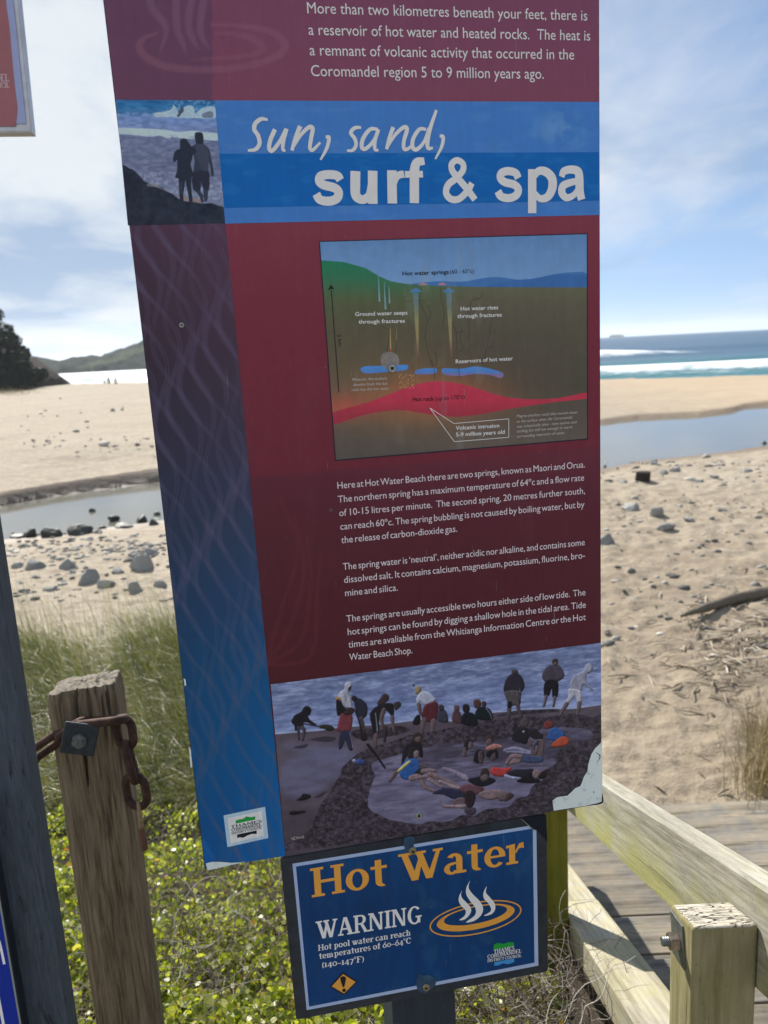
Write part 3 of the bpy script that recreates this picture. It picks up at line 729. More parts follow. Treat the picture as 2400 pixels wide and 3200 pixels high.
for i, z in enumerate(zz_):
    taper = 1.0 - 0.06 * (1 - z / HB)
    g = (fbm(u * 120, np.full_like(u, z * 3.0), 3, 5) - 0.5) * 0.004 + (fbm(u * 30, np.full_like(u, z * 1.2), 2, 8) - 0.5) * 0.006
    ck = np.zeros_like(u)
    for k, (cu, z0) in enumerate(((0.36, 0.90), (0.385, 0.955), (0.33, 0.94), (0.41, 0.965), (0.30, 0.97))):
        cu2 = cu * u[-1] / 0.45 + 0.003 * math.sin(z * 30 + k)
    nl = rec / np.linalg.norm(rec, axis=1)[:, None]
    fx = rec[:, 0]
    front = rec[:, 1] < -BD / 2 + 0.004
    for cx, z0, dp in ((-0.012, 0.86, 0.012), (0.012, 0.91, 0.012), (-0.034, 0.93, 0.009), (0.028, 0.95, 0.006), (-0.05, 0.95, 0.005)):
        cxx = cx + 0.002 * math.sin(z * 40 + cx * 100)
        ck += front * dp * np.exp(-((fx - cxx) / 0.0022) ** 2) * sstep(z0 * HB, z0 * HB + 0.05, z)
    top_z = z
    if z > HB * 0.985: ck += 0.004 * sstep(HB * 0.985, HB, z)
    xy = rec * taper + nl * (g - ck)[:, None]
    tilt = (0.06 * rec[:, 0] - 0.10 * (rec[:, 1] + BD / 2) - 0.006) * (z / HB) ** 8 + 0.004 * (vnoise(u * 90, u * 0, 4) - 0.5) * (z / HB) ** 30
    V.append(np.concatenate([xy, (z + tilt)[:, None]], 1))
V = np.array(V)
i = np.arange(n_r * n_l).reshape(n_l, n_r); nx = np.roll(i, -1, 1)
F1 = np.stack([i[:-1], nx[:-1], nx[1:], i[1:]], -1).reshape(-1, 4)
rings = [V.reshape(-1, 3)]; faces = [F1]; base_i = (n_l - 1) * n_r; prev = i[-1]; nv = n_l * n_r
lastring = V[-1]; cen = lastring.mean(0)
for k in range(1, 14):
    f_ = 1 - k / 13.5
    r_ = cen + (lastring - cen) * f_
    r_[:, 2] = cen[2] + (lastring[:, 2] - cen[2]) * f_ + 0.003 * (1 - f_) + 0.011 * (fbm(r_[:, 0] * 160, r_[:, 1] * 160, 3, 3) - 0.5)
    rings.append(r_); cur = np.arange(nv, nv + n_r); nv += n_r
    faces.append(np.stack([prev, np.roll(prev, -1), np.roll(cur, -1), cur], -1)); prev = cur
allv = np.vstack(rings); nq1 = len(F1)
bol = thing('bollard', (oc[0], oc[1], botz + 0.6), 'square weathered timber bollard with a rusty chain wrapped round its top', 'post')
me = mesh_np('timber', allv, [np.vstack(faces)], True)
me.materials.append(M_OLD); me.materials.append(m_oldtop)
mi = np.zeros(len(me.polygons), np.int32); mi[nq1 + 0:] = 1; me.polygons.foreach_set('material_index', mi)
MB_ = frame(bx, by, UPV, (oc[0], oc[1], botz))
ob('timber', me, None, bol, MB_)
ZF = ZB - 0.012
vd = R[:, 2]; im_r = R[:, 0]; im_u = -R[:, 1]
wcen = at_depth(249, 2309, ZF - 0.040)
ang = math.radians(-17)
px_ = bx * math.cos(ang) + UPV * math.sin(ang); pyy = -bx * math.sin(ang) + UPV * math.cos(ang); pz_ = np.cross(px_, pyy)
M_ZINC = simple('grey zinc plate', (0.055, 0.066, 0.075, 1), 0.5, 0.5, 0.4, 70, 0.35, 0.2)
pl = ob('washer_plate', box_bm(0.060, 0.060, 0.006, 0.004, 3), M_ZINC, bol, frame(px_, pyy, pz_, wcen))
b = nut_bm(0.0135, 0.011); bmesh.ops.create_cone(b, cap_ends=True, segments=16, radius1=0.0085, radius2=0.0075, depth=0.006, matrix=Matrix.Translation((0, 0, 0.007)))
ob('bolt_head', b, simple('worn bolt head', (0.22, 0.22, 0.21, 1), 0.5, 0.5, 0.5, 150, 0.5, 0.5), pl, frame(px_, pyy, pz_, wcen + pz_ * 0.0085))

m_rust, t = material('rusty iron')
p = t.obj()
rc = t.ramp(t.noise(p, 60, 6, 0.7), [(0.3, (0.028, 0.018, 0.015, 1)), (0.55, (0.085, 0.042, 0.030, 1)), (0.75, (0.17, 0.085, 0.055, 1))])
t.out(t.bsdf(rc, 0.75, t.bump(t.noise(p, 140, 5, 0.7), 0.6, 0.002), 0.4, 0.25))
chain = thing('chain', at_depth(250, 2270, ZF), 'heavy rusty iron chain wrapped round the top of the timber bollard', 'chain')
def link_mesh(c, a, n, L, W, dia):
    a = a / np.linalg.norm(a); n = n - a * (n @ a); n /= np.linalg.norm(n); s = np.cross(n, a)
    h = (L - W) / 2; r_ = (W - dia) / 2; pts = []
    for q in np.linspace(-90, 90, 13): pts.append((h + r_ * math.cos(math.radians(q)), r_ * math.sin(math.radians(q))))
    for q in np.linspace(90, 270, 13): pts.append((-h + r_ * math.cos(math.radians(q)), r_ * math.sin(math.radians(q))))
    pth = np.array([c + a * x + s * y for x, y in pts])
    v, f = tube_np(pth, dia / 2, 12, True)
    v = v + ((fbm(v[:, 0] * 130, v[:, 1] * 130 + v[:, 2] * 170, 2, 4) - 0.5) * 0.0022)[:, None] * n
    return v, f
PXM = ZB / F
def chain_link(p0, p1, z0, z1, face, W=82, dia=26):
    """a link between two pixels; face = 1 seen flat, 0 seen edge-on"""
    A, B = at_depth(*p0, z0), at_depth(*p1, z1); a = B - A; L = np.linalg.norm(a) + dia * PXM
    a /= np.linalg.norm(a); side = np.cross(a, -vd); side /= np.linalg.norm(side); fwd = np.cross(side, a)
    n = fwd * face + side * math.sqrt(max(0, 1 - face * face))
    v, f = link_mesh((A + B) / 2, a, n, L, W * PXM, dia * PXM)
    ob('chain_link', mesh_np('chain_link', v, f, True), m_rust, chain)
chain_link((192, 2310), (268, 2250), ZF + 0.0, ZF - 0.010, 0.35)
chain_link((247, 2262), (388, 2247), ZF - 0.012, ZF - 0.026, 0.12, 84, 28)
chain_link((383, 2245), (398, 2334), ZF - 0.004, ZF - 0.002, 0.93, 84, 26)
chain_link((392, 2324), (424, 2440), ZF - 0.01, ZF - 0.012, 0.18, 80, 25)
chain_link((418, 2424), (434, 2520), ZF - 0.006, ZF + 0.004, 0.97, 92, 26)
chain_link((84, 2372), (205, 2290), ZF + 0.02, ZF + 0.005, 0.55, 76, 25)
chain_link((10, 2442), (106, 2372), ZF + 0.05, ZF + 0.02, 0.2, 76, 25)
chain_link((-78, 2490), (20, 2440), ZF + 0.08, ZF + 0.05, 0.75, 76, 25)
chain_link((-165, 2530), (-68, 2488), ZF + 0.11, ZF + 0.08, 0.2, 76, 25)
# the tapered pin hanging from the last link
pa, pb, pm = at_depth(431, 2506, ZF - 0.018), at_depth(452, 2655, ZF - 0.012), at_depth(442, 2586, ZF - 0.016)
path = cr([pa, pm, pb], 8); rad = np.interp(np.linspace(0, 1, len(path)), [0, 0.12, 0.5, 0.56, 0.95, 1], [0.0028, 0.0034, 0.0052, 0.0062, 0.0068, 0.0062])
v, f = tube_np(path, rad, 12); n = len(path)
v = np.vstack([v, path[-1:], path[:1]]); li = len(v) - 2
f2 = np.array([[(n - 1) * 12 + k, (n - 1) * 12 + (k + 1) % 12, li] for k in range(12)] + [[(k + 1) % 12, k, li + 1] for k in range(12)])
m_pin, t = material('rust stained wood')
zz2 = t.math('DIVIDE', t.math('SUBTRACT', float(pa[2]), t.sep(t.pos())[2]), float(pa[2] - pb[2]))
pc_ = t.mix(t.ramp(zz2, [(0.45, 0.0), (0.56, 1.0)]), (0.33, 0.22, 0.11, 1), (0.16, 0.075, 0.04, 1))
t.out(t.bsdf(t.mix(0.5, pc_, t.mix(1.0, pc_, t.ramp(t.noise(t.obj(), 120, 4), [(0.3, 0.4), (0.7, 1.5)]), 'MULTIPLY')), 0.8))
tag(ob('pin', mesh_np('pin', v, [f, f2], True), m_pin), 'tapered brown wooden pin hanging from the last chain link', 'pin')

# ------------------------------------------------------------------ driftwood
m_drift, t = material('grey driftwood')
p = t.obj()
t.out(t.bsdf(t.mix(t.noise(p, 14, 6, 0.7), (0.07, 0.058, 0.045, 1), (0.24, 0.20, 0.155, 1)), 0.9, t.bump(t.noise(p, 25, 5, 0.7), 0.7, 0.01), 0.2))
def ground_pt(px, py, up=0.0):
    p = at_z(px, py, BEACH)
    for _ in range(5): p = at_z(px, py, float(terrain_h(p[0], p[1])) + up)
    return p
pts = [ground_pt(x, y, 0.05) for x, y in ((2128, 1926), (2200, 1905), (2290, 1878), (2360, 1858), (2440, 1838), (2540, 1812))]
pth = cr(pts, 8); rr = np.interp(np.linspace(0, 1, len(pth)), [0, 0.1, 0.5, 1], [0.012, 0.035, 0.065, 0.075])
pth[:, 2] += 0.02 * np.sin(np.linspace(0, 5, len(pth)))
v, f = tube_np(pth, rr, 14); v += (0.02 * (fbm(v[:, 0] * 9, v[:, 1] * 9 + v[:, 2] * 20, 3, 3) - 0.5))[:, None]
tag(ob('driftwood_log', mesh_np('driftwood_log', v, f, True), m_drift), 'long dark driftwood log lying on the sand at the right edge', 'driftwood')
# the ribbed stump by the stream
sp = ground_pt(2009, 1502)
b = bmesh.new(); bmesh.ops.create_cone(b, cap_ends=True, segments=40, radius1=0.145, radius2=0.135, depth=0.20)
for v in b.verts:
    a_ = math.atan2(v.co.y, v.co.x); k = 1 + 0.10 * math.cos(a_ * 7 + 1) + 0.05 * math.cos(a_ * 13); v.co.x *= k; v.co.y *= k
    v.co.z += 0.06 * v.co.x
tag(ob('driftwood_stump', b, simple('dark stump wood', (0.045, 0.036, 0.028, 1), 0.9, 0.2, 0, 12, 0.5, 0.5), None, Matrix.Translation((sp[0], sp[1], sp[2] + 0.085)) @ Matrix.Rotation(0.1, 4, 'Y')),
    'short dark ribbed driftwood stump standing on the sand near the stream', 'stump')
# litter of bark and sticks washed up on the right
rng = np.random.default_rng(5); parts = []
for k in range(540):
    if k < 380: px, py = rng.normal(2290, 130), rng.normal(2030, 85)
    elif k < 480: px, py = rng.uniform(1890, 2400), rng.normal(1565 + 0, 12) + rng.uniform(-10, 60)
    else: px, py = rng.uniform(1890, 2420), rng.uniform(1560, 2500)
    if px < 1850 or py > 2500: continue
    p = ground_pt(px, py, 0.012); L = rng.uniform(0.02, 0.10) * (1.3 if k < 380 else 0.6); a_ = rng.normal(0.2, 1.3)
    dv = np.array([math.cos(a_), math.sin(a_), rng.normal(0, 0.12)]); r0 = rng.uniform(0.003, 0.011)
    v, f = tube_np(np.array([p - dv * L, p + [0, 0, 0.01], p + dv * L]), [r0 * 0.5, r0, r0 * 0.6], 5)
    parts.append((v, f))
v, f = join_np(parts)
m_lit, t = material('bleached sticks')
t.out(t.bsdf(t.ramp(t.island(), [(0.0, (0.18, 0.145, 0.105, 1)), (0.5, (0.30, 0.24, 0.175, 1)), (0.8, (0.42, 0.35, 0.26, 1)), (1.0, (0.68, 0.62, 0.52, 1))]), 0.9))
tag(ob('driftwood_litter', mesh_np('driftwood_litter', v, f), m_lit), 'scattered bark chips and sticks on the sand', 'litter', kind='stuff')

# ------------------------------------------------------------------ grass on the low dune
m_grass, t = material('dune grass blades')
gi = t.island()
gc = t.ramp(gi, [(0.0, (0.03, 0.045, 0.008, 1)), (0.5, (0.10, 0.12, 0.018, 1)), (0.84, (0.22, 0.215, 0.04, 1)), (0.965, (0.33, 0.27, 0.10, 1)), (1.0, (0.55, 0.48, 0.30, 1))])
pr = t.new('ShaderNodeBsdfPrincipled'); t.put(pr.inputs['Base Color'], gc); pr.inputs['Roughness'].default_value = 0.38; pr.inputs['Specular IOR Level'].default_value = 0.6
tr = t.new('ShaderNodeBsdfTranslucent'); t.put(tr.inputs[0], t.mix(1.0, gc, (1.5, 1.6, 0.9, 1), 'MULTIPLY'))
ms = t.new('ShaderNodeMixShader'); ms.inputs[0].default_value = 0.35; t.l.new(pr.outputs[0], ms.inputs[1]); t.l.new(tr.outputs[0], ms.inputs[2]); t.out(ms.outputs[0])
def blades(roots, L, az, lean, width, rng, seg=6):
    n = len(roots); s = np.linspace(0, 1, seg + 1)[None, :, None]
    dirh = np.stack([np.cos(az), np.sin(az), np.zeros(n)], -1)
    ln = lean[:, None, None]; Lc = L[:, None, None]
    c = roots[:, None] + Lc * (dirh[:, None] * (ln * s ** 1.7) + np.array([0, 0, 1.0]) * (s * np.sqrt(np.maximum(1 - ln ** 2, 0.05)) - 0.42 * ln * s ** 2.6))
    side = np.stack([-np.sin(az), np.cos(az), np.zeros(n)], -1) + rng.normal(size=(n, 3)) * 0.35
    side /= np.linalg.norm(side, axis=1)[:, None]
    wv_ = (width[:, None, None] * (1 - s ** 2) + 0.0002) * side[:, None]
    v = np.stack([c - wv_, c + wv_], 2).reshape(-1, 3)
    i = (np.arange(n)[:, None] * (2 * (seg + 1)) + np.arange(seg)[None] * 2)[..., None] + np.array([0, 1, 3, 2])
    return v, i.reshape(-1, 4)
rng = np.random.default_rng(21); n = 64000
gx = rng.uniform(-6.4, 0.35, n); gy = rng.uniform(4.5, 9.2, n)
cl = fbm(gx * 1.4, gy * 1.4, 3, 61)
keep = (rng.uniform(size=n) < sstep(0.25, 0.55, cl + 0.15)) & (gy < 8.3 + 0.8 * (cl - 0.5) * 3 + rng.normal(0, 0.25, n))
gx, gy, cl = gx[keep], gy[keep], cl[keep]; n = len(gx)
gz = np.maximum(terrain_h(gx, gy, False) - 0.02, BEACH)
L = rng.uniform(0.32, 0.78, n) * (0.6 + 0.7 * cl); az = rng.normal(PI + 0.35, 0.75, n); lean = np.clip(rng.normal(0.70, 0.2, n), 0.1, 0.97)
v, f = blades(np.stack([gx, gy, gz], -1), L, az, lean, rng.uniform(0.0011, 0.0026, n), rng)
# tall thin seed stalks
m_ = 1300; sx_ = rng.uniform(-5, -0.3, m_); sy_ = rng.uniform(6, 8.6, m_)
v2, f2 = blades(np.stack([sx_, sy_, np.full(m_, BEACH)], -1), rng.uniform(0.7, 1.15, m_), rng.normal(PI, 1.2, m_), np.clip(rng.normal(0.3, 0.12, m_), 0.05, 0.6), np.full(m_, 0.0013), rng)
ex = [tube_np(np.array([at_depth(x0, y0, z0), at_depth((x0 + x1) / 2 + 2, (y0 + y1) / 2 - 4, (z0 + z1) / 2), at_depth(x1, y1, z1)]), 0.0022, 4) for x0, y0, z0, x1, y1, z1 in ((440, 2450, 4.3, 572, 2312, 4.5), (478, 2440, 4.3, 586, 2318, 4.5), (560, 2452, 4.2, 640, 2418, 4.4), (60, 2030, 6.0, 190, 1962, 6.2), (400, 1990, 6, 480, 1945, 6.1))]
v, f = join_np([(v, f), (v2, f2)] + ex)
tag(ob('dune_grass', mesh_np('dune_grass', v, f), m_grass), 'long fine wind bent grass behind the bollard', 'grass', kind='stuff')
# dry tussock at the right edge, pale grass under the headland
tus = [ground_pt(x, y) for x, y in ((2408, 2330), (2425, 2440), (2395, 2480))]
rt = np.array([tus[k % 3] + rng.normal(size=3) * [0.10, 0.10, 0] for k in range(900)]); k_ = len(rt)
m_dry, t = material('straw coloured grass')
gc = t.ramp(t.island(), [(0.0, (0.16, 0.12, 0.05, 1)), (0.5, (0.33, 0.25, 0.12, 1)), (0.8, (0.46, 0.37, 0.19, 1)), (1.0, (0.25, 0.25, 0.08, 1))])
t.out(t.bsdf(gc, 0.6, None, 0.3))
v, f = blades(rt, rng.uniform(0.25, 0.62, k_), rng.uniform(0, 2 * PI, k_), np.clip(rng.normal(0.4, 0.2, k_), 0.05, 0.9), rng.uniform(0.001, 0.002, k_), rng)
tag(ob('grass_tussock', mesh_np('grass_tussock', v, f), m_dry), 'straw coloured grass tussock on the sand at the right edge', 'grass')
gp = np.array([at_z(rng.uniform(-260, 95) - 0, 1242 + rng.uniform(-10, 8), BEACH + 0.1) for k in range(2600)])
v, f = blades(gp + rng.normal(size=gp.shape) * [0.6, 1.2, 0], rng.uniform(0.5, 1.4, len(gp)), rng.uniform(0, 2 * PI, len(gp)), np.clip(rng.normal(0.5, 0.2, len(gp)), 0.05, 0.9), np.full(len(gp), 0.02), rng, 3)
tag(ob('far_dune_grass', mesh_np('far_dune_grass', v, f), m_dry), 'pale grass on the sand below the headland', 'grass', kind='stuff')

# ------------------------------------------------------------------ creeping plant with small round leaves over the slope
m_leaf, t = material('small round green leaves')
li = t.island()
lc = t.ramp(li, [(0.0, (0.07, 0.095, 0.016, 1)), (0.4, (0.20, 0.235, 0.040, 1)), (0.75, (0.34, 0.35, 0.08, 1)), (0.95, (0.46, 0.45, 0.16, 1)), (0.985, (0.30, 0.16, 0.05, 1)), (1.0, (0.22, 0.09, 0.04, 1))])
pr = t.new('ShaderNodeBsdfPrincipled'); t.put(pr.inputs['Base Color'], lc); pr.inputs['Roughness'].default_value = 0.40; pr.inputs['Specular IOR Level'].default_value = 0.6
tr = t.new('ShaderNodeBsdfTranslucent'); t.put(tr.inputs[0], t.mix(1.0, lc, (1.9, 2.0, 0.6, 1), 'MULTIPLY'))
ms = t.new('ShaderNodeMixShader'); ms.inputs[0].default_value = 0.42; t.l.new(pr.outputs[0], ms.inputs[1]); t.l.new(tr.outputs[0], ms.inputs[2]); t.out(ms.outputs[0])
rng = np.random.default_rng(33)
def mound(x, y): return 0.13 * np.exp(-((x + 0.62) ** 2 + (y - 1.5) ** 2) / 0.07) + 0.30 * (fbm(x * 2.6, y * 2.6, 3, 71) - 0.42) + 0.10 * (fbm(x * 7, y * 7, 2, 73) - 0.5)
n = 215000
u = rng.uniform(size=n); yy = 0.95 * (5.4 / 0.95) ** u; xx = rng.uniform(-1, 1, n)
half = 0.75 * yy + 0.45; xx = xx * half - 0.28 * yy
ok = (xx < xr - 0.05)
xx, yy = xx[ok], yy[ok]
top = cover_h(xx, yy) + mound(xx, yy)
dep = rng.exponential(0.06, len(xx)); zz_ = top - dep
P_ = np.stack([xx, yy, zz_], -1); ux, uy = project(P_)
bare = sstep(1560, 1700, ux) * sstep(2820, 3000, uy) * 0.35 + 0.85 * sstep(1330, 1450, ux) * sstep(2960, 3050, uy) * sstep(1700, 1620, ux) * 0.6
hole = sstep(0.54, 0.66, fbm(xx * 4.5, yy * 4.5, 3, 83))
ok = (ux > -500) & (ux < 2200) & (uy > 1900) & (uy < 3700) & (rng.uniform(size=len(xx)) > np.maximum(bare, np.maximum(0.82 * hole, 0.8 * sstep(0.52, 0.62, fbm(xx * 11, yy * 11, 2, 89)))))
P_ = P_[ok]; n = len(P_); dist = np.linalg.norm(P_ - EYE, axis=1)
size = rng.uniform(0.0058, 0.0122, n) * np.where(rng.uniform(size=n) < 0.06, 1.5, 1.0)
nrm = rng.normal(size=(n, 3)) * [0.75, 0.75, 0.45] + np.array([0, -0.12, 0.62]); nrm /= np.linalg.norm(nrm, axis=1)[:, None]
ax = np.cross(nrm, rng.normal(size=(n, 3))); ax /= np.linalg.norm(ax, axis=1)[:, None]; bx_ = np.cross(nrm, ax)
ths = np.radians([0, 50, 105, 160, 200, 255, 310]); rr = np.array([1.12, 0.98, 0.95, 0.9, 0.9, 0.95, 0.98]); cup = np.array([0.12, 0.2, 0.25, 0.0, 0.0, 0.25, 0.2])
v = P_[:, None] + size[:, None, None] * (rr[None, :, None] * (np.cos(ths)[None, :, None] * ax[:, None] + np.sin(ths)[None, :, None] * bx_[:, None]) + cup[None, :, None] * nrm[:, None])
tag(ob('creeping_groundcover', mesh_np('creeping_groundcover', v.reshape(-1, 3), np.arange(7 * n).reshape(-1, 7)), m_leaf), 'creeping plant with small round glossy leaves', 'ground cover', kind='stuff')
# its wiry dead stems
m_twig, t = material('dead wiry stems')
tc = t.ramp(t.island(), [(0.0, (0.05, 0.035, 0.025, 1)), (0.5, (0.14, 0.10, 0.075, 1)), (0.8, (0.30, 0.26, 0.22, 1)), (1.0, (0.52, 0.48, 0.42, 1))])
t.out(t.bsdf(tc, 0.7, None, 0.3))
def vine(p, L, rng, r0, up=0.5, steps=9, curl=0.35):
    d_ = rng.normal(size=3) * [1, 1, 0.3]; d_[2] += up; d_ /= np.linalg.norm(d_); pts = [p]
    for k in range(steps):
        d_ = d_ + rng.normal(size=3) * curl - np.array([0, 0, 0.07]); d_ /= np.linalg.norm(d_); pts.append(pts[-1] + d_ * L / steps)
    return tube_np(cr(pts, 2), np.linspace(r0, r0 * 0.5, 2 * steps + 1), 4)
parts = []
for k in range(3400):
    y_ = 1.0 * (4.6 / 1.0) ** rng.uniform(); x_ = rng.uniform(-1, 1) * (0.6 * y_ + 0.4) - 0.25 * y_
    if x_ > xr - 0.03: continue
    z_ = cover_h(np.array(x_), np.array(y_)) + mound(np.array(x_), np.array(y_)) - 0.04
    parts.append(vine(np.array([x_, y_, float(z_)]), rng.uniform(0.10, 0.34), rng, rng.uniform(0.0006, 0.0015), 0.35))
def cover_pt(px, py, lift=0.0):
    z = -0.3
    for _ in range(12):
        p = at_z(px, py, z); z = float(cover_h(np.array(p[0]), np.array(p[1])) + mound(np.array(p[0]), np.array(p[1]))) + lift
    return at_z(px, py, z)
for k in range(420):                                   # the grey tangle below the small sign and beside the steps
    if k < 170: px, py = rng.uniform(1430, 1760), rng.uniform(3030, 3230)
    elif k < 260: px, py = rng.uniform(1660, 1850), rng.uniform(2900, 3220)
    elif k < 330: px, py = rng.normal(560, 110), rng.normal(2960, 90)
    else: px, py = rng.normal(740, 110), rng.normal(2890, 60)
    p = cover_pt(px, py, 0.02)
    if p @ rsv > xr - 0.02: continue
    parts.append(vine(p, rng.uniform(0.14, 0.42), rng, rng.uniform(0.0008, 0.0017), 0.45, 10, 0.42))
v, f = join_np(parts)
tag(ob('dead_stems', mesh_np('dead_stems', v, f, True), m_twig), 'tangle of thin dead stems among the leaves', 'stems', kind='stuff')
# ------------------------------------------------------------------ the printed signs
PSI = math.radians(10.5); D0 = 1.05
UU = np.array([math.cos(PSI), math.sin(PSI), 0.0]); NN = np.array([-math.sin(PSI), math.cos(PSI), 0.0])
class Plane:
    """a vertical sign plane; points are read off the photograph and laid on it"""
    def __init__(s, dist): s.d = dist; s.o = EYE + NN * dist
    def M(s): return frame(UU, UPV, -NN, s.o)
    def uv(s, pts):
        p = np.atleast_2d(np.asarray(pts, float))
        r = np.stack([(p[:, 0] - 1200) / F, (p[:, 1] - 1600) / F, np.ones(len(p))], -1) @ R.T
        q = r * (s.d / (r @ NN))[:, None]
        return np.stack([q @ UU, q[:, 2]], -1)
    def px(s, u, v):
        P3 = s.o + u[..., None] * UU + v[..., None] * UPV
        return project(P3)
PL = Plane(D0)
def crop(ox, oy, k): return lambda *pts: [(ox + k * x, oy + k * y) for x, y in pts]
cA, cB, cD = crop(0, 0, .6028), crop(900, 0, .6028), crop(960, 700, .5666)
cF, c6, c7 = crop(780, 1950, .6751), crop(840, 2120, .3255), crop(1340, 2030, .33755)
cW, cK, cL = crop(850, 2500, .5425), crop(340, 300, .22905), crop(560, 2450, .2411)
cT, cT2, cS = crop(1020, 1420, .5184), crop(1020, 1650, .5184), crop(440, 1300, .40672)
cU = crop(0, 0, .19886)
KALB = 1.38
def ink(r, g, b):
    c = lin(r, g, b); return tuple(min(0.85, x * KALB) for x in c[:3]) + (1.0,)
INKS = {}
def ink_mat(name, rgb, rough=0.42, wear=0.12):
    if name in INKS: return INKS[name]
    m, t = material(name); c = ink(*rgb); p = t.obj()
    n = t.noise(p, 55, 6, 0.65); n2 = t.noise(t.mapv(p, (1, 0.12, 1)), 190, 3, 0.6)
    k = t.math('ADD', t.math('MULTIPLY', n, 0.6), t.math('MULTIPLY', n2, 0.4))
    cc = t.mix(1.0, c, t.ramp(k, [(0.3, 1 - wear), (0.7, 1 + wear)]), 'MULTIPLY')
    t.out(t.bsdf(cc, rough, None, 0.22)); INKS[name] = m; return m
def art_material(name, rough=0.40, scuff=0.10, streak=0.04):
    m, t = material(name); p = t.obj(); c = t.attr('Col')
    n = t.noise(p, 38, 6, 0.7); n2 = t.noise(t.mapv(p, (1, 0.08, 1)), 120, 4, 0.65)
    k = t.math('ADD', t.math('MULTIPLY', n, 0.55), t.math('MULTIPLY', n2, 0.45))
    cc = t.mix(1.0, c, t.ramp(k, [(0.3, 1 - scuff), (0.7, 1 + scuff)]), 'MULTIPLY')
    dust = t.ramp(t.noise(t.mapv(p, (1, 0.35, 1)), 14, 8, 0.75), [(0.55, 0.0), (0.8, streak)])
    cc = t.mix(dust, cc, (0.42, 0.42, 0.44, 1))
    sl = t.noise(t.mapv(p, (1.0, 0.05, 1), (0, 0, 0), (0, 0, 0.25)), 420, 2, 0.5); sm = t.noise(p, 9, 4, 0.6)
    scr = t.math('MULTIPLY', t.ramp(sl, [(0.70, 0.0), (0.74, 1.0)]), t.ramp(sm, [(0.52, 0.0), (0.66, 0.28)]))
    cc = t.mix(scr, cc, (0.40, 0.40, 0.42, 1))
    sv = t.voro(p, 85); spk = t.math('MULTIPLY', t.ramp(sv, [(0.035, 1.0), (0.055, 0.0)]), t.ramp(t.noise(p, 22, 2), [(0.6, 0.0), (0.66, 0.6)]))
    cc = t.mix(spk, cc, (0.45, 0.46, 0.47, 1))
    rr = t.ramp(n, [(0.3, rough - 0.06), (0.7, rough + 0.12)])
    t.out(t.bsdf(cc, rr, None, 0.22)); return m

class Poly:
    """flat shapes laid one over another on a sign, each a hair above the last"""
    def __init__(s, pl, w): s.pl = pl; s.w = w; s.b = bmesh.new(); s.k = 0
    def add(s, pts, smooth=0, uvs=False):
        if smooth: pts = cr(pts, smooth, True)
        q = np.asarray(pts, float) if uvs else s.pl.uv(pts)
        w = s.w + s.k * 8e-6; s.k = (s.k + 1) % 40
        try: s.b.faces.new([s.b.verts.new((x, y, w)) for x, y in q])
        except ValueError: pass
        return s
    def stroke(s, pts, wd, n=8, uvs=False):
        q = np.asarray(pts, float) if uvs else s.pl.uv(pts)
        sc = 1.0 if uvs else s.pl.d / F
        q = cr(q, n) if n else q
        wd = np.interp(np.linspace(0, 1, len(q)), np.linspace(0, 1, np.size(wd)), np.atleast_1d(wd)) * sc / 2
        t = np.gradient(q, axis=0); t /= np.linalg.norm(t, axis=1)[:, None] + 1e-12
        nr = np.stack([-t[:, 1], t[:, 0]], -1)
        w = s.w + s.k * 8e-6; s.k = (s.k + 1) % 40
        ww = w + np.linspace(0, 6e-5, len(q))
        a = [s.b.verts.new((*(p - n_ * h), z)) for p, n_, h, z in zip(q, nr, wd, ww)]
        b = [s.b.verts.new((*(p + n_ * h), z)) for p, n_, h, z in zip(q, nr, wd, ww)]
        for i in range(len(q) - 1): s.b.faces.new((a[i], a[i + 1], b[i + 1], b[i]))
        return s
    def done(s, name, mat, parent):
        bmesh.ops.recalc_face_normals(s.b, faces=s.b.faces)
        for f in s.b.faces:
            if f.normal.z < 0: f.normal_flip()
        return ob(name, s.b, mat, parent, s.pl.M())
def _split(s, name, mat, parent):
    """each shape an object of its own"""
    bmesh.ops.recalc_face_normals(s.b, faces=s.b.faces)
    seen = set(); s.b.verts.ensure_lookup_table(); s.b.faces.ensure_lookup_table()
    for f0 in s.b.faces:
        if f0.index in seen: continue
        todo, isl = [f0], []
        while todo:
            f = todo.pop()
            if f.index in seen: continue
            seen.add(f.index); isl.append(f)
            for e in f.edges: todo += [g for g in e.link_faces if g.index not in seen]
        nb = bmesh.new(); mp = {}
        for f in isl:
            vs = []
            for v in f.verts:
                if v not in mp: mp[v] = nb.verts.new(v.co)
                vs.append(mp[v])
            if f.normal.z < 0: vs = vs[::-1]
            nb.faces.new(vs)
        ob(name, nb, mat, parent, s.pl.M())
    s.b.free()
Poly.split = _split
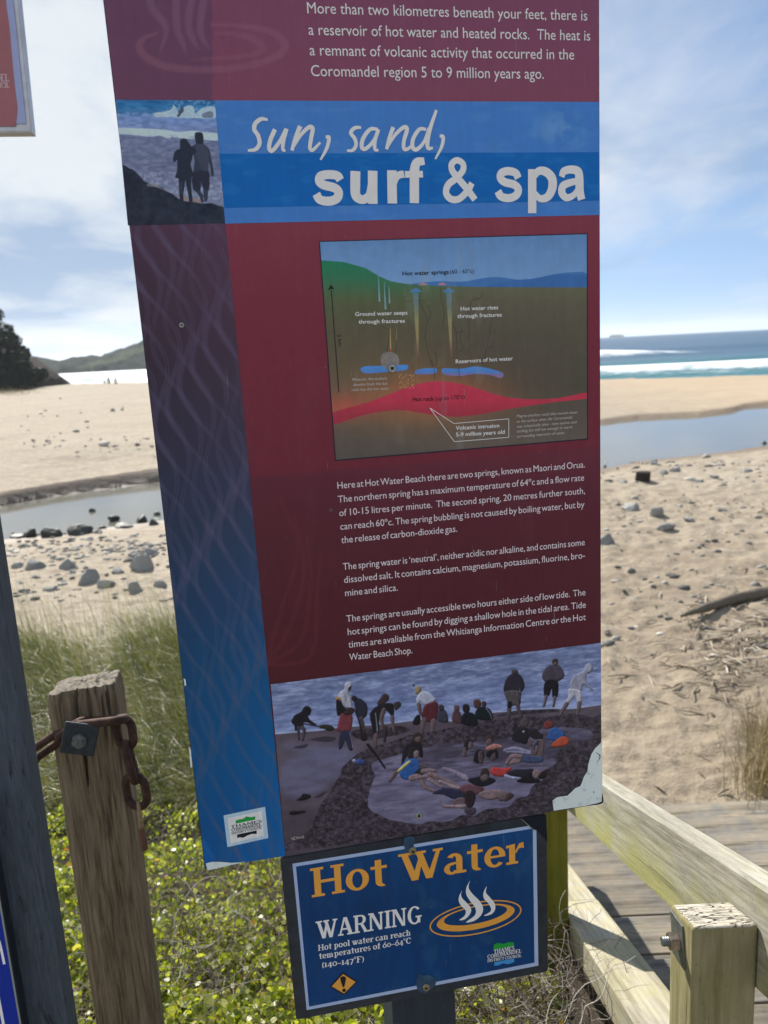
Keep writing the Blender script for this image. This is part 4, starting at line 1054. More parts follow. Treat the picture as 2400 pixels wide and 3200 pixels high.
class Raster:
    """a printed picture: a fine sheet of coloured points"""
    def __init__(s, pl, corners, nx, ny, w):
        q = pl.uv(corners)                                   # TL TR BR BL
        a, b = np.meshgrid(np.linspace(0, 1, nx), np.linspace(0, 1, ny))
        g = (q[0] * ((1 - a) * (1 - b))[..., None] + q[1] * (a * (1 - b))[..., None] + q[2] * (a * b)[..., None] + q[3] * ((1 - a) * b)[..., None])
        s.u, s.v = g[..., 0], g[..., 1]; s.X, s.Y = pl.px(s.u, s.v)
        s.a, s.b = a, b; s.nx, s.ny, s.w, s.pl = nx, ny, w, pl
        s.c = np.zeros((ny, nx, 3)); s.cell = (s.X[0, -1] - s.X[0, 0]) / nx
    def fill(s, rgb): s.c[:] = np.array(rgb, float)
    def blend(s, m, rgb):
        m = np.clip(m, 0, 1)[..., None]; s.c = s.c * (1 - m) + np.asarray(rgb, float) * m
    def mask(s, pts, smooth=4, soft=0):
        p = cr(pts, smooth, True) if smooth else np.asarray(pts, float)
        x0, y0 = p.min(0) - 3; x1, y1 = p.max(0) + 3
        bb = (s.X >= x0) & (s.X <= x1) & (s.Y >= y0) & (s.Y <= y1); out = np.zeros(s.X.shape)
        if not bb.any(): return out
        xs, ys = s.X[bb], s.Y[bb]; acc = 0
        for ox, oy in ((-.25, -.25), (.25, -.25), (-.25, .25), (.25, .25)):
            X_, Y_ = xs + ox * s.cell, ys + oy * s.cell; ins = np.zeros(len(xs), bool); j = len(p) - 1
            for i in range(len(p)):
                (xi, yi), (xj, yj) = p[i], p[j]
                if yi != yj:
                    cnd = ((yi > Y_) != (yj > Y_)) & (X_ < (xj - xi) * (Y_ - yi) / (yj - yi) + xi); ins ^= cnd
                j = i
            acc = acc + ins
        out[bb] = acc / 4.0; return out
    def poly(s, rgb, pts, smooth=4, alpha=1.0, tex=0.0, ts=0.12):
        m = s.mask(pts, smooth) * alpha
        c = np.array(rgb, float) + (np.zeros(3) if not tex else tex * (fbm(s.X * ts, s.Y * ts, 3, int(abs(pts[0][0]))) - 0.5)[..., None] * np.ones(3))
        s.blend(m, c)
    def dist(s, pts, n=8, r=60):
        p = cr(pts, n) if n else np.asarray(pts, float)
        x0, y0 = p.min(0) - r; x1, y1 = p.max(0) + r
        bb = (s.X >= x0) & (s.X <= x1) & (s.Y >= y0) & (s.Y <= y1); out = np.full(s.X.shape, 1e6)
        if not bb.any(): return out, out * 0
        xs, ys = s.X[bb], s.Y[bb]; best = np.full(len(xs), 1e6); tt = np.zeros(len(xs))
        for i in range(len(p) - 1):
            a, b = p[i], p[i + 1]; d_ = b - a; L2 = d_ @ d_ + 1e-9
            t_ = np.clip(((xs - a[0]) * d_[0] + (ys - a[1]) * d_[1]) / L2, 0, 1)
            dd = np.hypot(xs - a[0] - t_ * d_[0], ys - a[1] - t_ * d_[1]); k = dd < best
            best[k] = dd[k]; tt[k] = (i + t_[k]) / (len(p) - 1)
        out[bb] = best; T_ = np.zeros(s.X.shape); T_[bb] = tt; return out, T_
    def line(s, rgb, pts, wd, alpha=1.0, n=8, soft=None):
        d_, t_ = s.dist(pts, n, np.max(wd) + 6); h = np.interp(t_, np.linspace(0, 1, np.size(wd)), np.atleast_1d(wd)) / 2
        sf = soft or s.cell
        s.blend(alpha * np.clip((h - d_) / sf + 0.5, 0, 1), rgb)
    def done(s, name, mat, parent):
        c = np.clip(s.c, 0, 255) / 255.0
        c = np.where(c <= 0.04045, c / 12.92, ((c + 0.055) / 1.055) ** 2.4) * KALB
        c = np.minimum(c, 0.85)
        v = np.stack([s.u, s.v, np.full_like(s.u, s.w)], -1).reshape(-1, 3)
        f = grid_faces(s.nx, s.ny)[:, ::-1]
        return ob(name, mesh_np(name, v, f, False, c.reshape(-1, 3).astype(np.float32)), mat, parent, s.pl.M())

# ---- lettering: the plain face, laid between two points of the photograph
def glyphs(body, space=1.0, off=0.0, shear=0.0):
    cu = bpy.data.curves.new('lettering', 'FONT'); cu.body = body; cu.space_word = space; cu.offset = off; cu.resolution_u = 3; cu.shear = shear
    o = bpy.data.objects.new('lettering', cu); COL.objects.link(o); dg = bpy.context.evaluated_depsgraph_get()
    me = bpy.data.meshes.new_from_object(o.evaluated_get(dg))
    v = np.empty(len(me.vertices) * 3, np.float32); me.vertices.foreach_get('co', v); v = v.reshape(-1, 3)[:, :2].astype(float)
    me.calc_loop_triangles(); f = np.empty(len(me.loop_triangles) * 3, np.int32); me.loop_triangles.foreach_get('vertices', f)
    bpy.data.objects.remove(o); bpy.data.curves.remove(cu); bpy.data.meshes.remove(me)
    return v, f.reshape(-1, 3)
CAP = 0.0
_v, _ = glyphs('H'); CAP = _v[:, 1].max() - _v[:, 1].min()
def text_line(pl, body, L, Rr, cap, w, off=0.0, xs=None, shear=0.0):
    """cap: cap height in photograph pixels; xs: fixed letter width factor, the words are then spaced to fill the line"""
    q = pl.uv([L, Rr]); d_ = q[1] - q[0]; Wd = np.hypot(*d_); e = d_ / Wd; up = np.array([-e[1], e[0]])
    m0 = pl.uv([L, (L[0], L[1] - cap)]); sy = np.hypot(*(m0[1] - m0[0])) / CAP
    v, f = glyphs(body, 1.0, off, shear); w1 = v[:, 0].max() - v[:, 0].min()
    if xs:
        v2, _ = glyphs(body, 1.5, off, shear); w2 = v2[:, 0].max() - v2[:, 0].min()
        sp = 1.0 + 0.5 * (Wd / (sy * xs) - w1) / max(w2 - w1, 1e-6)
        if sp < 0.55: sp = 0.55
        v, f = glyphs(body, sp, off, shear); w1 = v[:, 0].max() - v[:, 0].min()
    sx = Wd / w1
    x = (v[:, 0] - v[:, 0].min()) * sx; y = v[:, 1] * sy
    p = q[0] + x[:, None] * e + y[:, None] * up
    return np.concatenate([p, np.full((len(p), 1), w)], 1), f
def captions(name, pl, blocks, mat, parent, **kw):
    for bl in blocks: lettering(name, pl, bl, mat, parent, **kw)
def lettering(name, pl, lines, mat, parent, w=0.0009, **kw):
    parts = [text_line(pl, b, l, r, c, w, **{**kw, **(x[0] if x else {})}) for b, l, r, c, *x in lines]
    v, f = join_np(parts); return ob(name, mesh_np(name, v, f), mat, parent, pl.M())

# ---- a slab serif built of stems, bars, bowls and serifs (cap height 1)
def ring(cx, cy, rx, ry, tv, th, a0=0, a1=360, n=30):
    a = np.radians(np.linspace(a0, a1, n)); o = [(cx + rx * math.cos(t), cy + ry * math.sin(t)) for t in a]
    i = [(cx + (rx - tv) * math.cos(t), cy + (ry - th) * math.sin(t)) for t in a]
    return [[o[k], o[k + 1], i[k + 1], i[k]] for k in range(n - 1)]
def rc(x0, y0, x1, y1): return [[(x0, y0), (x1, y0), (x1, y1), (x0, y1)]]
def dg(x0, y0, x1, y1, w): return [[(x0, y0), (x0 + w, y0), (x1 + w, y1), (x1, y1)]]
def st(x, y0, y1, w=0.2, top=1, bot=1, s=0.10, h=0.085):
    g = rc(x, y0 + (h if bot else 0), x + w, y1 - (h if top else 0))
    if bot: g += rc(x - s, y0, x + w + s, y0 + h)
    if top == 1: g += rc(x - s, y1 - h, x + w + s, y1)
    if top == 2: g += [[(x - s, y1 - h * 1.5), (x + w, y1 - h), (x + w, y1), (x - s, y1 - h * 0.4)]]
    return g
XH = 0.72
def serif(ch):
    x = XH
    G = {
     'H': (1.06, lambda: st(.12, 0, 1) + st(.74, 0, 1) + rc(.32, .46, .74, .56)),
     'o': (.78, lambda: ring(.38, x / 2, .36, x / 2 + .015, .2, .09)),
     't': (.56, lambda: rc(.16, .16, .36, .93) + rc(.02, x - .1, .16, x) + rc(.36, x - .1, .53, x) + ring(.37, .17, .21, .185, .2, .1, 180, 300, 12)),
     'W': (1.42, lambda: dg(.40, 0, .10, .915, .21) + [[(.4, 0), (.61, 0), (.76, .7), (.66, .85)]] + dg(.86, 0, .57, .915, .21) + [[(.87, 0), (1.06, 0), (1.33, .915), (1.2, .915)]] + rc(0, .915, .42, 1) + rc(.5, .915, .88, 1) + rc(1.1, .915, 1.42, 1)),
     'a': (.76, lambda: rc(.42, .09, .62, .52) + rc(.42, 0, .74, .09) + ring(.36, .5, .26, .235, .2, .1, 0, 150, 14) + ring(.28, .2, .26, .215, .18, .09, 60, 330, 20) + rc(.30, .34, .42, .42)),
     'e': (.72, lambda: ring(.37, x / 2, .35, x / 2 + .015, .2, .09, 0, 318, 28) + rc(.2, .33, .715, .41)),
     'r': (.62, lambda: st(.12, 0, x, .2, 2, 1) + [[(.32, .44), (.45, .70), (.60, .74), (.62, .52), (.52, .55), (.44, .52), (.34, .36)]]),
     'A': (1.02, lambda: dg(.10, .085, .40, 1, .12) + [[(.70, .085), (.94, .085), (.62, 1), (.38, 1)]] + rc(.24, .3, .74, .39) + rc(0, 0, .36, .085) + rc(.6, 0, 1.03, .085)),
     'R': (.98, lambda: st(.12, 0, 1) + ring(.5, .73, .34, .27, .2, .085, -90, 90, 16) + rc(.32, .915, .5, 1) + rc(.32, .46, .5, .545) + [[(.46, .46), (.66, .48), (.90, .085), (.68, .085)]] + rc(.68, 0, 1.0, .085)),
     'N': (1.08, lambda: st(.12, 0, 1, .13, 1, 1) + st(.80, 0, 1, .13, 1, 0) + [[(.12, 1), (.36, 1), (.93, 0), (.72, 0)]]),
     'I': (.46, lambda: st(.13, 0, 1)),
     'G': (1.0, lambda: ring(.5, .5, .47, .515, .22, .09, 42, 325, 30) + rc(.68, .05, .88, .44) + rc(.56, .37, .98, .455)),
     'p': (.80, lambda: st(.12, -.28, x, .2, 2, 1) + ring(.42, x / 2, .34, x / 2 + .01, .2, .09, -120, 120, 20)),
     'l': (.42, lambda: st(.11, 0, 1.03, .2, 2, 1)), 'i': (.42, lambda: st(.11, 0, x, .2, 2, 1) + rc(.1, .84, .3, 1.02)),
     'w': (1.08, lambda: dg(.30, 0, .08, x - .08, .18) + [[(.3, 0), (.48, 0), (.62, x - .1), (.5, x - .1)]] + dg(.64, 0, .46, x - .08, .18) + [[(.65, 0), (.82, 0), (1.0, x - .08), (.89, x - .08)]] + rc(0, x - .08, .34, x) + rc(.4, x - .08, .7, x) + rc(.8, x - .08, 1.08, x)),
     'c': (.66, lambda: ring(.37, x / 2, .35, x / 2 + .015, .2, .09, 40, 318, 26)),
     'n': (.88, lambda: st(.12, 0, x, .2, 2, 1) + ring(.48, x - .22, .24, .22, .19, .1, 0, 130, 14) + st(.53, 0, x - .2, .19, 0, 1, .08)),
     'h': (.88, lambda: st(.12, 0, 1.03, .2, 2, 1) + ring(.48, x - .22, .24, .22, .19, .1, 0, 130, 14) + st(.53, 0, x - .2, .19, 0, 1, .08)),
     'm': (1.28, lambda: st(.12, 0, x, .2, 2, 1) + ring(.46, x - .22, .22, .22, .19, .1, 0, 130, 14) + st(.49, 0, x - .2, .19, 0, 1, .06) + ring(.83, x - .22, .22, .22, .19, .1, 0, 130, 14) + st(.86, 0, x - .2, .19, 0, 1, .08)),
     'u': (.88, lambda: st(.1, .2, x, .19, 2, 0, .08) + ring(.37, .22, .27, .235, .19, .1, 180, 300, 14) + st(.54, 0, x, .19, 2, 1, .06)),
     's': (.62, lambda: ring(.31, .53, .25, .2, .17, .085, 20, 270, 18) + ring(.31, .195, .26, .21, .17, .085, -160, 90, 18)),
     'f': (.56, lambda: st(.14, 0, .8, .2, 0, 1) + ring(.36, .8, .22, .24, .2, .1, 60, 180, 12) + rc(.02, x - .09, .14, x) + rc(.34, x - .09, .54, x)),
     'd': (.84, lambda: ring(.37, x / 2, .34, x / 2 + .01, .2, .09, 60, 300, 20) + st(.5, 0, 1.03, .2, 2, 1, .08)),
     '6': (.74, lambda: ring(.37, .31, .35, .325, .18, .09) + [[(.04, .42), (.2, .42), (.62, .96), (.5, 1.0)]]),
     '0': (.74, lambda: ring(.37, x / 2, .35, x / 2 + .01, .17, .09)),
     '4': (.76, lambda: rc(.42, -.18, .6, x) + rc(.02, .08, .42, .17) + rc(.6, .08, .74, .17) + [[(.02, .12), (.16, .12), (.5, x), (.42, x)]]),
     '1': (.46, lambda: st(.13, 0, x, .19, 2, 1)),
     '7': (.66, lambda: rc(.03, x - .11, .64, x) + dg(.16, -.2, .47, x - .1, .18)),
     u'\u2013': (.66, lambda: rc(.04, .27, .62, .36)), u'\u00b0': (.42, lambda: ring(.2, .84, .18, .18, .08, .07)),
     'C': (.94, lambda: ring(.5, .5, .47, .515, .22, .09, 42, 318, 30) + rc(.74, .7, .84, .98)),
     'F': (.82, lambda: st(.12, 0, 1) + rc(.32, .915, .76, 1) + rc(.32, .46, .58, .55) + rc(.67, .72, .76, .915)),
     'E': (.88, lambda: st(.12, 0, 1) + rc(.32, .915, .78, 1) + rc(.32, .46, .6, .55) + rc(.32, 0, .82, .085) + rc(.69, .74, .78, .915) + rc(.73, .085, .82, .26)),
     'T': (.9, lambda: st(.35, 0, 1, .2, 0, 1) + rc(.03, .915, .87, 1) + rc(.03, .74, .12, .915) + rc(.78, .74, .87, .915)),
     'M': (1.24, lambda: st(.12, 0, 1, .12, 1, 1) + st(.92, 0, 1, .2, 1, 1) + [[(.12, 1), (.36, 1), (.68, .12), (.56, .12)]] + [[(.56, .12), (.68, .12), (.98, 1), (.86, 1)]]),
     'S': (.74, lambda: ring(.36, .73, .3, .285, .2, .09, 25, 270, 20) + ring(.37, .27, .32, .285, .2, .09, -160, 90, 20)),
     'O': (1.02, lambda: ring(.5, .5, .48, .515, .22, .09)), 'D': (1.0, lambda: st(.12, 0, 1) + ring(.46, .5, .5, .5, .22, .085, -90, 90, 20) + rc(.3, .915, .46, 1) + rc(.3, 0, .46, .085)),
     'L': (.82, lambda: st(.12, 0, 1) + rc(.32, 0, .78, .085) + rc(.69, .085, .78, .28)),
     'U': (1.0, lambda: rc(.14, .3, .33, .915) + rc(.02, .915, .45, 1) + rc(.74, .3, .84, .915) + rc(.62, .915, .96, 1) + ring(.49, .33, .35, .345, .15, .1, 180, 360, 18)),
     '(': (.4, lambda: ring(.5, .38, .42, .62, .14, .05, 125, 235, 14)), ')': (.4, lambda: ring(-.1, .38, .42, .62, .14, .05, -55, 55, 14)), ' ': (.34, lambda: [])}
    adv, f = G[ch]; return adv, f()
def serif_line(P, body, L, Rr, cap, thin=1.0):
    q = P.pl.uv([L, Rr]); d_ = q[1] - q[0]; Wd = np.hypot(*d_); e = d_ / Wd; up = np.array([-e[1], e[0]])
    m0 = P.pl.uv([L, (L[0], L[1] - cap)]); sy = np.hypot(*(m0[1] - m0[0]))
    tot = sum(serif(c)[0] for c in body); sx = Wd / tot; x = 0
    for c in body:
        adv, polys = serif(c)
        for pg in polys: P.add([q[0] + e * (x + a) * sx + up * b * sy for a, b in pg], uvs=True)
        x += adv

# ================================================================== the tall information panel
panel = thing('information_sign', (*(EYE + NN * D0 + UU * 0.2)[:2], 0.9), 'tall maroon and blue information board with white lettering about hot springs', 'sign')
ED = [(640, 2717), (1880, 2512)]
uvb = PL.uv(ED); uvl = PL.uv([(322, 0)])[0]; uvr = PL.uv([(1873, 0)])[0]
TOPV = 0.62
lx = uvb[0, 0] + (uvl[0] - uvb[0, 0]) * (TOPV - uvb[0, 1]) / (uvl[1] - uvb[0, 1]); rx = uvb[1, 0] + (uvr[0] - uvb[1, 0]) * (TOPV - uvb[1, 1]) / (uvr[1] - uvb[1, 1])
BO = [tuple(uvb[0]), tuple(uvb[1]), (rx, TOPV), (lx, TOPV)]
m_edge = simple('chipped dark board edge', (0.02, 0.022, 0.026, 1), 0.7, 0.3, 0, 60, 0.5)
ob('board', slab_bm(BO, -0.010, 0.0, 0.0008), m_edge, panel, PL.M())
M_ART = art_material('printed laminate')
M_WHITE = ink_mat('white print', (214, 221, 226), 0.45, 0.05)
pxy = lambda uvs: [tuple(np.array(PL.px(np.array([u_]), np.array([v_]))).ravel()) for u_, v_ in uvs]
cin = [(lx + .001, TOPV - .001), (rx - .001, TOPV - .001), (uvb[1, 0] - .0008, uvb[1, 1] + .0012), (uvb[0, 0] + .0008, uvb[0, 1] + .0012)]
# maroon ground with the faint bowl and steam
ra = Raster(PL, pxy(cin), 300, 560, 0.0003)
yy_ = ra.Y
def vgrad(y, stops):
    ys_ = [a for a, _ in stops]; cs = np.array([b for _, b in stops], float)
    return np.stack([np.interp(y, ys_, cs[:, k]) for k in range(3)], -1)
ra.c = vgrad(yy_, [(-400, (114, 66, 92)), (0, (118, 66, 92)), (300, (122, 66, 88)), (690, (116, 56, 72)), (1000, (104, 46, 62)), (1430, (96, 42, 56)), (1500, (88, 38, 52)), (1750, (80, 33, 44)), (2130, (72, 28, 37)), (2700, (64, 28, 36))])  # paler, pinker top has the sky's reflected haze painted into the maroon
dk = (ra.Y < 320) & (ra.X < 663); ra.c[dk] = ra.c[dk] * 0.55 + np.array([76, 58, 86]) * 0.45
rd = ra.mask(cF((60, -680), (160, -679)), 0) * 0
bp = [(705, 700), (1875, 670), (1876, 1395), (790, 1492)]
ra.blend(ra.mask(bp, 0) * 0.85, vgrad(yy_, [(690, (124, 52, 68)), (1000, (114, 42, 58)), (1490, (104, 38, 52))]))
wm = [((775, -60), (778, 10), (800, 60), (850, 120), (860, 180), (830, 265)), ((915, -60), (912, 60), (918, 150), (945, 220), (968, 285)), ((1010, -60), (982, 60), (978, 150), (1005, 215), (1032, 260)), ((1075, -60), (1045, 60), (1040, 170), (1085, 255))]
for s_ in wm: ra.line((128, 92, 118), cA(*s_), [20, 24, 20, 4], 0.45)
ra.line((134, 88, 108), cA((820, 168), (745, 200), (722, 240), (750, 290), (830, 335), (950, 358), (1100, 362), (1280, 342), (1420, 300), (1478, 250), (1460, 200), (1390, 160), (1250, 135), (1095, 128)), [6, 24, 24, 20, 22, 24, 20, 8], 0.5)
ra.line((134, 86, 106), cA((1115, 172), (1200, 175), (1290, 195), (1352, 235), (1340, 275), (1200, 298), (990, 310)), [8, 14, 22, 22, 12, 5], 0.45)
for k in range(4):
    ra.line((112, 46, 60), [(880 + 40 * k, 1560 + 60 * k), (930 + 20 * k, 1720 + 50 * k), (880 + 30 * k, 1900 + 50 * k), (830, 2080)], 12, 0.22)
ra.done('print_ground', M_ART, panel)
# dark strip at the left with its woven wave pattern
sc_ = [(404, 704), (704, 698), (892, 2674), (642, 2714)]
rs_ = Raster(PL, sc_, 190, 900, 0.0006)
rs_.c = vgrad(rs_.Y, [(690, (78, 52, 74)), (900, (68, 48, 66)), (1150, (58, 46, 62)), (1400, (52, 50, 70)), (1650, (42, 56, 82)), (1900, (30, 62, 98)), (2150, (12, 72, 118)), (2400, (4, 78, 132)), (2700, (4, 82, 146))])
dp = 0.92 + 0.16 * rs_.a; rs_.c *= dp[..., None]
wy_ = np.arange(640, 2800, 20.0); tb = (wy_ - 700) / 2000.0
xl_ = 404 + (642 - 404) * tb; xw_ = (704 + (892 - 704) * tb) - xl_
for k in range(-9, 6):
    for ph, am, al in ((0.0, 0.17, 0.5), (2.6, 0.14, 0.38)):
        fr_k = 0.20 * k + 0.30 * (wy_ - 700) / 330 * 0.62 + am * np.sin(2 * PI * wy_ / 470 + ph + 0.9 * k)
        if fr_k.max() < -0.1 or fr_k.min() > 1.1: continue
        wd_ = 8 + 5 * np.sin(wy_[::6] / 60 + k)
        for off_ in (0.0, 0.03):
            rs_.line(np.array([92, 84, 112]), list(zip(xl_ + xw_ * (fr_k + off_), wy_)), wd_, al * 0.55, 0, 2.5)
rs_.line((0, 92, 170), cL((300, 780), (350, 880), (395, 950), (385, 1010)), 30, 0.5)
rs_.done('wave_strip', M_ART, panel)
# banner
m_b1, m_b2 = ink_mat('banner light blue', (62, 118, 188), 0.4, 0.10), ink_mat('banner deep blue', (2, 96, 172), 0.4, 0.10)
for nm, m in (('banner light blue', m_b1), ('banner deep blue', m_b2)): pass
bn = Raster(PL, [(668, 314), (1871, 319), (1874, 672), (703, 699)], 420, 150, 0.0006)
bn.c[:] = (62, 118, 188); bx_, by_ = (bn.X - 900) / .6028, bn.Y / .6028
bl_ = sstep(0.42, 0.62, fbm(bx_ * 0.02, by_ * 0.02, 4, 5)) * np.exp(-(((bx_ - 1400) / 130) ** 2 + ((by_ - 670) / 90) ** 2)); bn.blend(bl_ * 0.45, (120, 160, 200))
bn.blend(sstep(0.55, 0.75, fbm(bx_ * 0.008, by_ * 0.03, 4, 15)) * 0.22, (96, 140, 196))
bn.done('title_banner', M_ART, panel)
bn = Raster(PL, [(686, 481), (1872.5, 476), (1873.5, 627), (701, 650)], 420, 70, 0.0008)
bn.c[:] = (2, 94, 170); bx_, by_ = (bn.X - 900) / .6028, bn.Y / .6028
bn.blend(sstep(0.52, 0.75, fbm(bx_ * 0.01, by_ * 0.03, 4, 25)) * 0.3, (52, 122, 184)); bn.done('title_band', M_ART, panel)
# hand written "sun, sand,"
pw = Poly(PL, 0.0012)
for pts, wd in [
    (cA((1388, 622), (1355, 618), (1325, 640), (1318, 672), (1338, 705), (1345, 745), (1325, 775), (1285, 782)), [6, 10, 11, 11, 11, 10, 6]),
    (cA((1425, 672), (1402, 725), (1395, 770), (1412, 782), (1450, 735), (1482, 672)), [11, 11, 10, 10, 9]), (cA((1485, 668), (1470, 725), (1466, 775), (1480, 782)), [11, 10, 6]),
    (cA((1556, 655), (1530, 720), (1513, 782)), [12, 10, 9]), (cA((1520, 765), (1560, 700), (1600, 662), (1620, 668), (1612, 720), (1606, 768), (1622, 778), (1660, 740)), [6, 9, 11, 11, 10, 9, 6]),
    (cB((195, 712), (212, 716), (200, 770), (168, 830)), [8, 10, 9, 5]),
    (cB((378, 662), (345, 665), (325, 690), (345, 720), (352, 752), (335, 780), (305, 782)), [7, 10, 10, 10, 9, 6]),
    (cB((465, 672), (425, 672), (388, 720), (382, 765), (402, 772), (440, 735), (470, 672)), [8, 10, 11, 10, 9, 8]), (cB((468, 672), (450, 730), (450, 775), (468, 780)), [10, 10, 6]),
    (cB((545, 660), (525, 715), (510, 775)), [11, 10, 9]), (cB((516, 762), (555, 700), (598, 662), (616, 672), (600, 730), (600, 772), (622, 772), (650, 745)), [6, 9, 11, 11, 10, 9, 6]),
    (cB((715, 672), (680, 672), (648, 720), (645, 765), (668, 775), (705, 735), (730, 665)), [8, 10, 11, 11, 9, 8]), (cB((768, 572), (735, 670), (722, 740), (726, 770), (750, 768)), [8, 11, 11, 10, 6]),
    (cB((785, 706), (803, 712), (795, 762), (762, 826)), [8, 10, 9, 5])]:
    pw.stroke(pts, np.array(wd) * 1.12, 7)
pw.done('script_lettering', M_WHITE, panel)
# bold "surf & spa"
pw = Poly(PL, 0.0012); bw = 34
for pts, wd in [
    (cB((270, 935), (255, 912), (212, 906), (170, 914), (162, 940), (185, 960), (238, 974), (262, 998), (252, 1030), (212, 1044), (165, 1036), (146, 1006)), [30, 30, 31, 31, 31, 30]),
    (cB((349, 888), (348, 960), (352, 1015), (385, 1036), (420, 1015), (430, 960)), [36, 36, 34, 30, 30, 24]), (cB((438, 886), (438, 1000), (439, 1058)), [35, 35, 35]),
    (cB((537, 884), (539, 1000), (540, 1056)), [35, 35, 35]), (cB((548, 975), (556, 932), (572, 910), (600, 903)), [14, 22, 25, 25]),
    (cB((654, 1054), (654, 930), (655, 880), (668, 843), (706, 836)), [35, 35, 35, 31, 25]), (cB((605, 905), (650, 905), (698, 904)), [23, 23, 23]),
    (cB((968, 1036), (930, 985), (880, 925), (850, 885), (848, 850), (875, 832), (905, 850), (905, 885), (870, 925), (830, 958), (818, 1000), (842, 1032), (885, 1032), (930, 990), (952, 950)), [24, 25, 25, 23, 22, 22, 22, 23, 25, 24, 25, 24, 24, 22]),
    (cB((1192, 925), (1178, 898), (1140, 888), (1106, 898), (1100, 924), (1122, 945), (1170, 958), (1192, 982), (1182, 1012), (1145, 1028), (1104, 1020), (1086, 992)), [28, 29, 29, 29, 29, 29]),
    (cB((1264, 878), (1264, 990), (1264, 1106)), [33, 33, 33]), (cB((1275, 915), (1298, 888), (1335, 892), (1366, 925), (1368, 975), (1345, 1020), (1305, 1030), (1275, 1000)), [22, 28, 32, 34, 34, 30, 25, 20]),
    (cB((1416, 918), (1428, 890), (1465, 880), (1500, 890), (1508, 925), (1510, 990), (1520, 1036)), [22, 28, 29, 32, 33, 33, 30]),
    (cB((1505, 938), (1460, 948), (1424, 965), (1418, 1000), (1440, 1025), (1475, 1015), (1502, 980)), [22, 26, 29, 29, 27, 23, 18])]:
    pw.stroke(pts, np.array(wd, float) * 0.83, 7)
pw.done('title_lettering', M_WHITE, panel)
# paragraphs
lettering('paragraph_lettering', PL, [
    ('More than two kilometres beneath your feet, there is', *cB((100, 70), (1550, 108)), 34.5), ('a reservoir of hot water and heated rocks.  The heat is', *cB((107, 182), (1565, 212)), 34.5),
    ('a remnant of volcanic activity that occurred in the', *cB((113, 288), (1482, 310)), 34.5), ('Coromandel region 5 to 9 million years ago.', *cB((120, 396), (1325, 410)), 34.5)], M_WHITE, panel, off=0.0)
M_BODY = ink_mat('pale body print', (206, 196, 202), 0.45, 0.04)
lettering('paragraph_lettering', PL, [
    ('Here at Hot Water Beach there are two springs, known as Maori and Orua.', *cT((67, 207), (1557, 78)), 21.0), (u'The northern spring has a maximum temperature of 64\u00bac and a flow rate', *cT((70, 290), (1552, 157)), 21.0),
    ('of 10-15 litres per minute.  The second spring, 20 metres further south,', *cT((78, 372), (1557, 236)), 21.0), (u'can reach 60\u00bac. The spring bubbling is not caused by boiling water, but by', *cT((84, 454), (1554, 318)), 21.0),
    ('the release of carbon-dioxide gas.', *cT((90, 535), (788, 465)), 21.0)], M_BODY, panel, off=0.0, xs=0.93)
lettering('paragraph_lettering', PL, [
    (u'The spring water is \u2018neutral\u2019, neither acidic nor alkaline, and contains some', *cT2((100, 252), (1556, 103)), 21.0), ('dissolved salt. It contains calcium, magnesium, potassium, fluorine, bro-', *cT2((107, 331), (1557, 181)), 21.0),
    ('mine and silica.', *cT2((113, 410), (430, 376)), 21.0)], M_BODY, panel, off=0.0, xs=0.93)
lettering('paragraph_lettering', PL, [
    ('The springs are usually accessible two hours either side of low tide.  The', *cT2((121, 566), (1560, 404)), 21.0), ('hot springs can be found by digging a shallow hole in the tidal area. Tide', *cT2((129, 645), (1562, 479)), 21.0),
    ('times are avaliable from the Whitianga Information Centre or the Hot', *cT2((133, 721), (1562, 553)), 21.0), ('Water Beach Shop.', *cT2((138, 797), (518, 754)), 21.0)], M_BODY, panel, off=0.0, xs=0.93)
# council sticker
ps = Poly(PL, 0.0009); ps.add(cL((575, 403), (1113, 290), (1155, 695), (625, 813))); ps.done('council_sticker', ink_mat('sticker edge', (163, 188, 218)), panel)
ps = Poly(PL, 0.0011); ps.add(cL((628, 435), (1067, 345), (1100, 665), (668, 765))); ps.done('council_sticker', ink_mat('sticker ground', (212, 215, 212)), panel)
ps = Poly(PL, 0.0013); ps.add(cL((730, 470), (770, 452), (820, 448), (870, 414), (930, 424), (985, 412), (987, 455), (733, 508))); ps.done('council_emblem', ink_mat('emblem green', (28, 140, 58)), panel)
m_dkp = ink_mat('dark print', (22, 26, 36), 0.45, 0.05)
ps = Poly(PL, 0.0013); ps.add(cL((750, 648), (1003, 595), (1005, 640), (940, 640), (880, 662), (830, 690), (785, 684), (752, 695)))
ps.stroke(cL((670, 628), (1070, 545)), 0.9, 0)
serif_line(ps, 'THAMES', *cL((668, 566), (1075, 488)), 8.2); serif_line(ps, 'COROMANDEL', *cL((680, 612), (1068, 535)), 10.2); serif_line(ps, 'DISTRICT COUNCIL', *cL((680, 650), (1072, 568)), 4.6)
ps.done('council_lettering', m_dkp, panel)
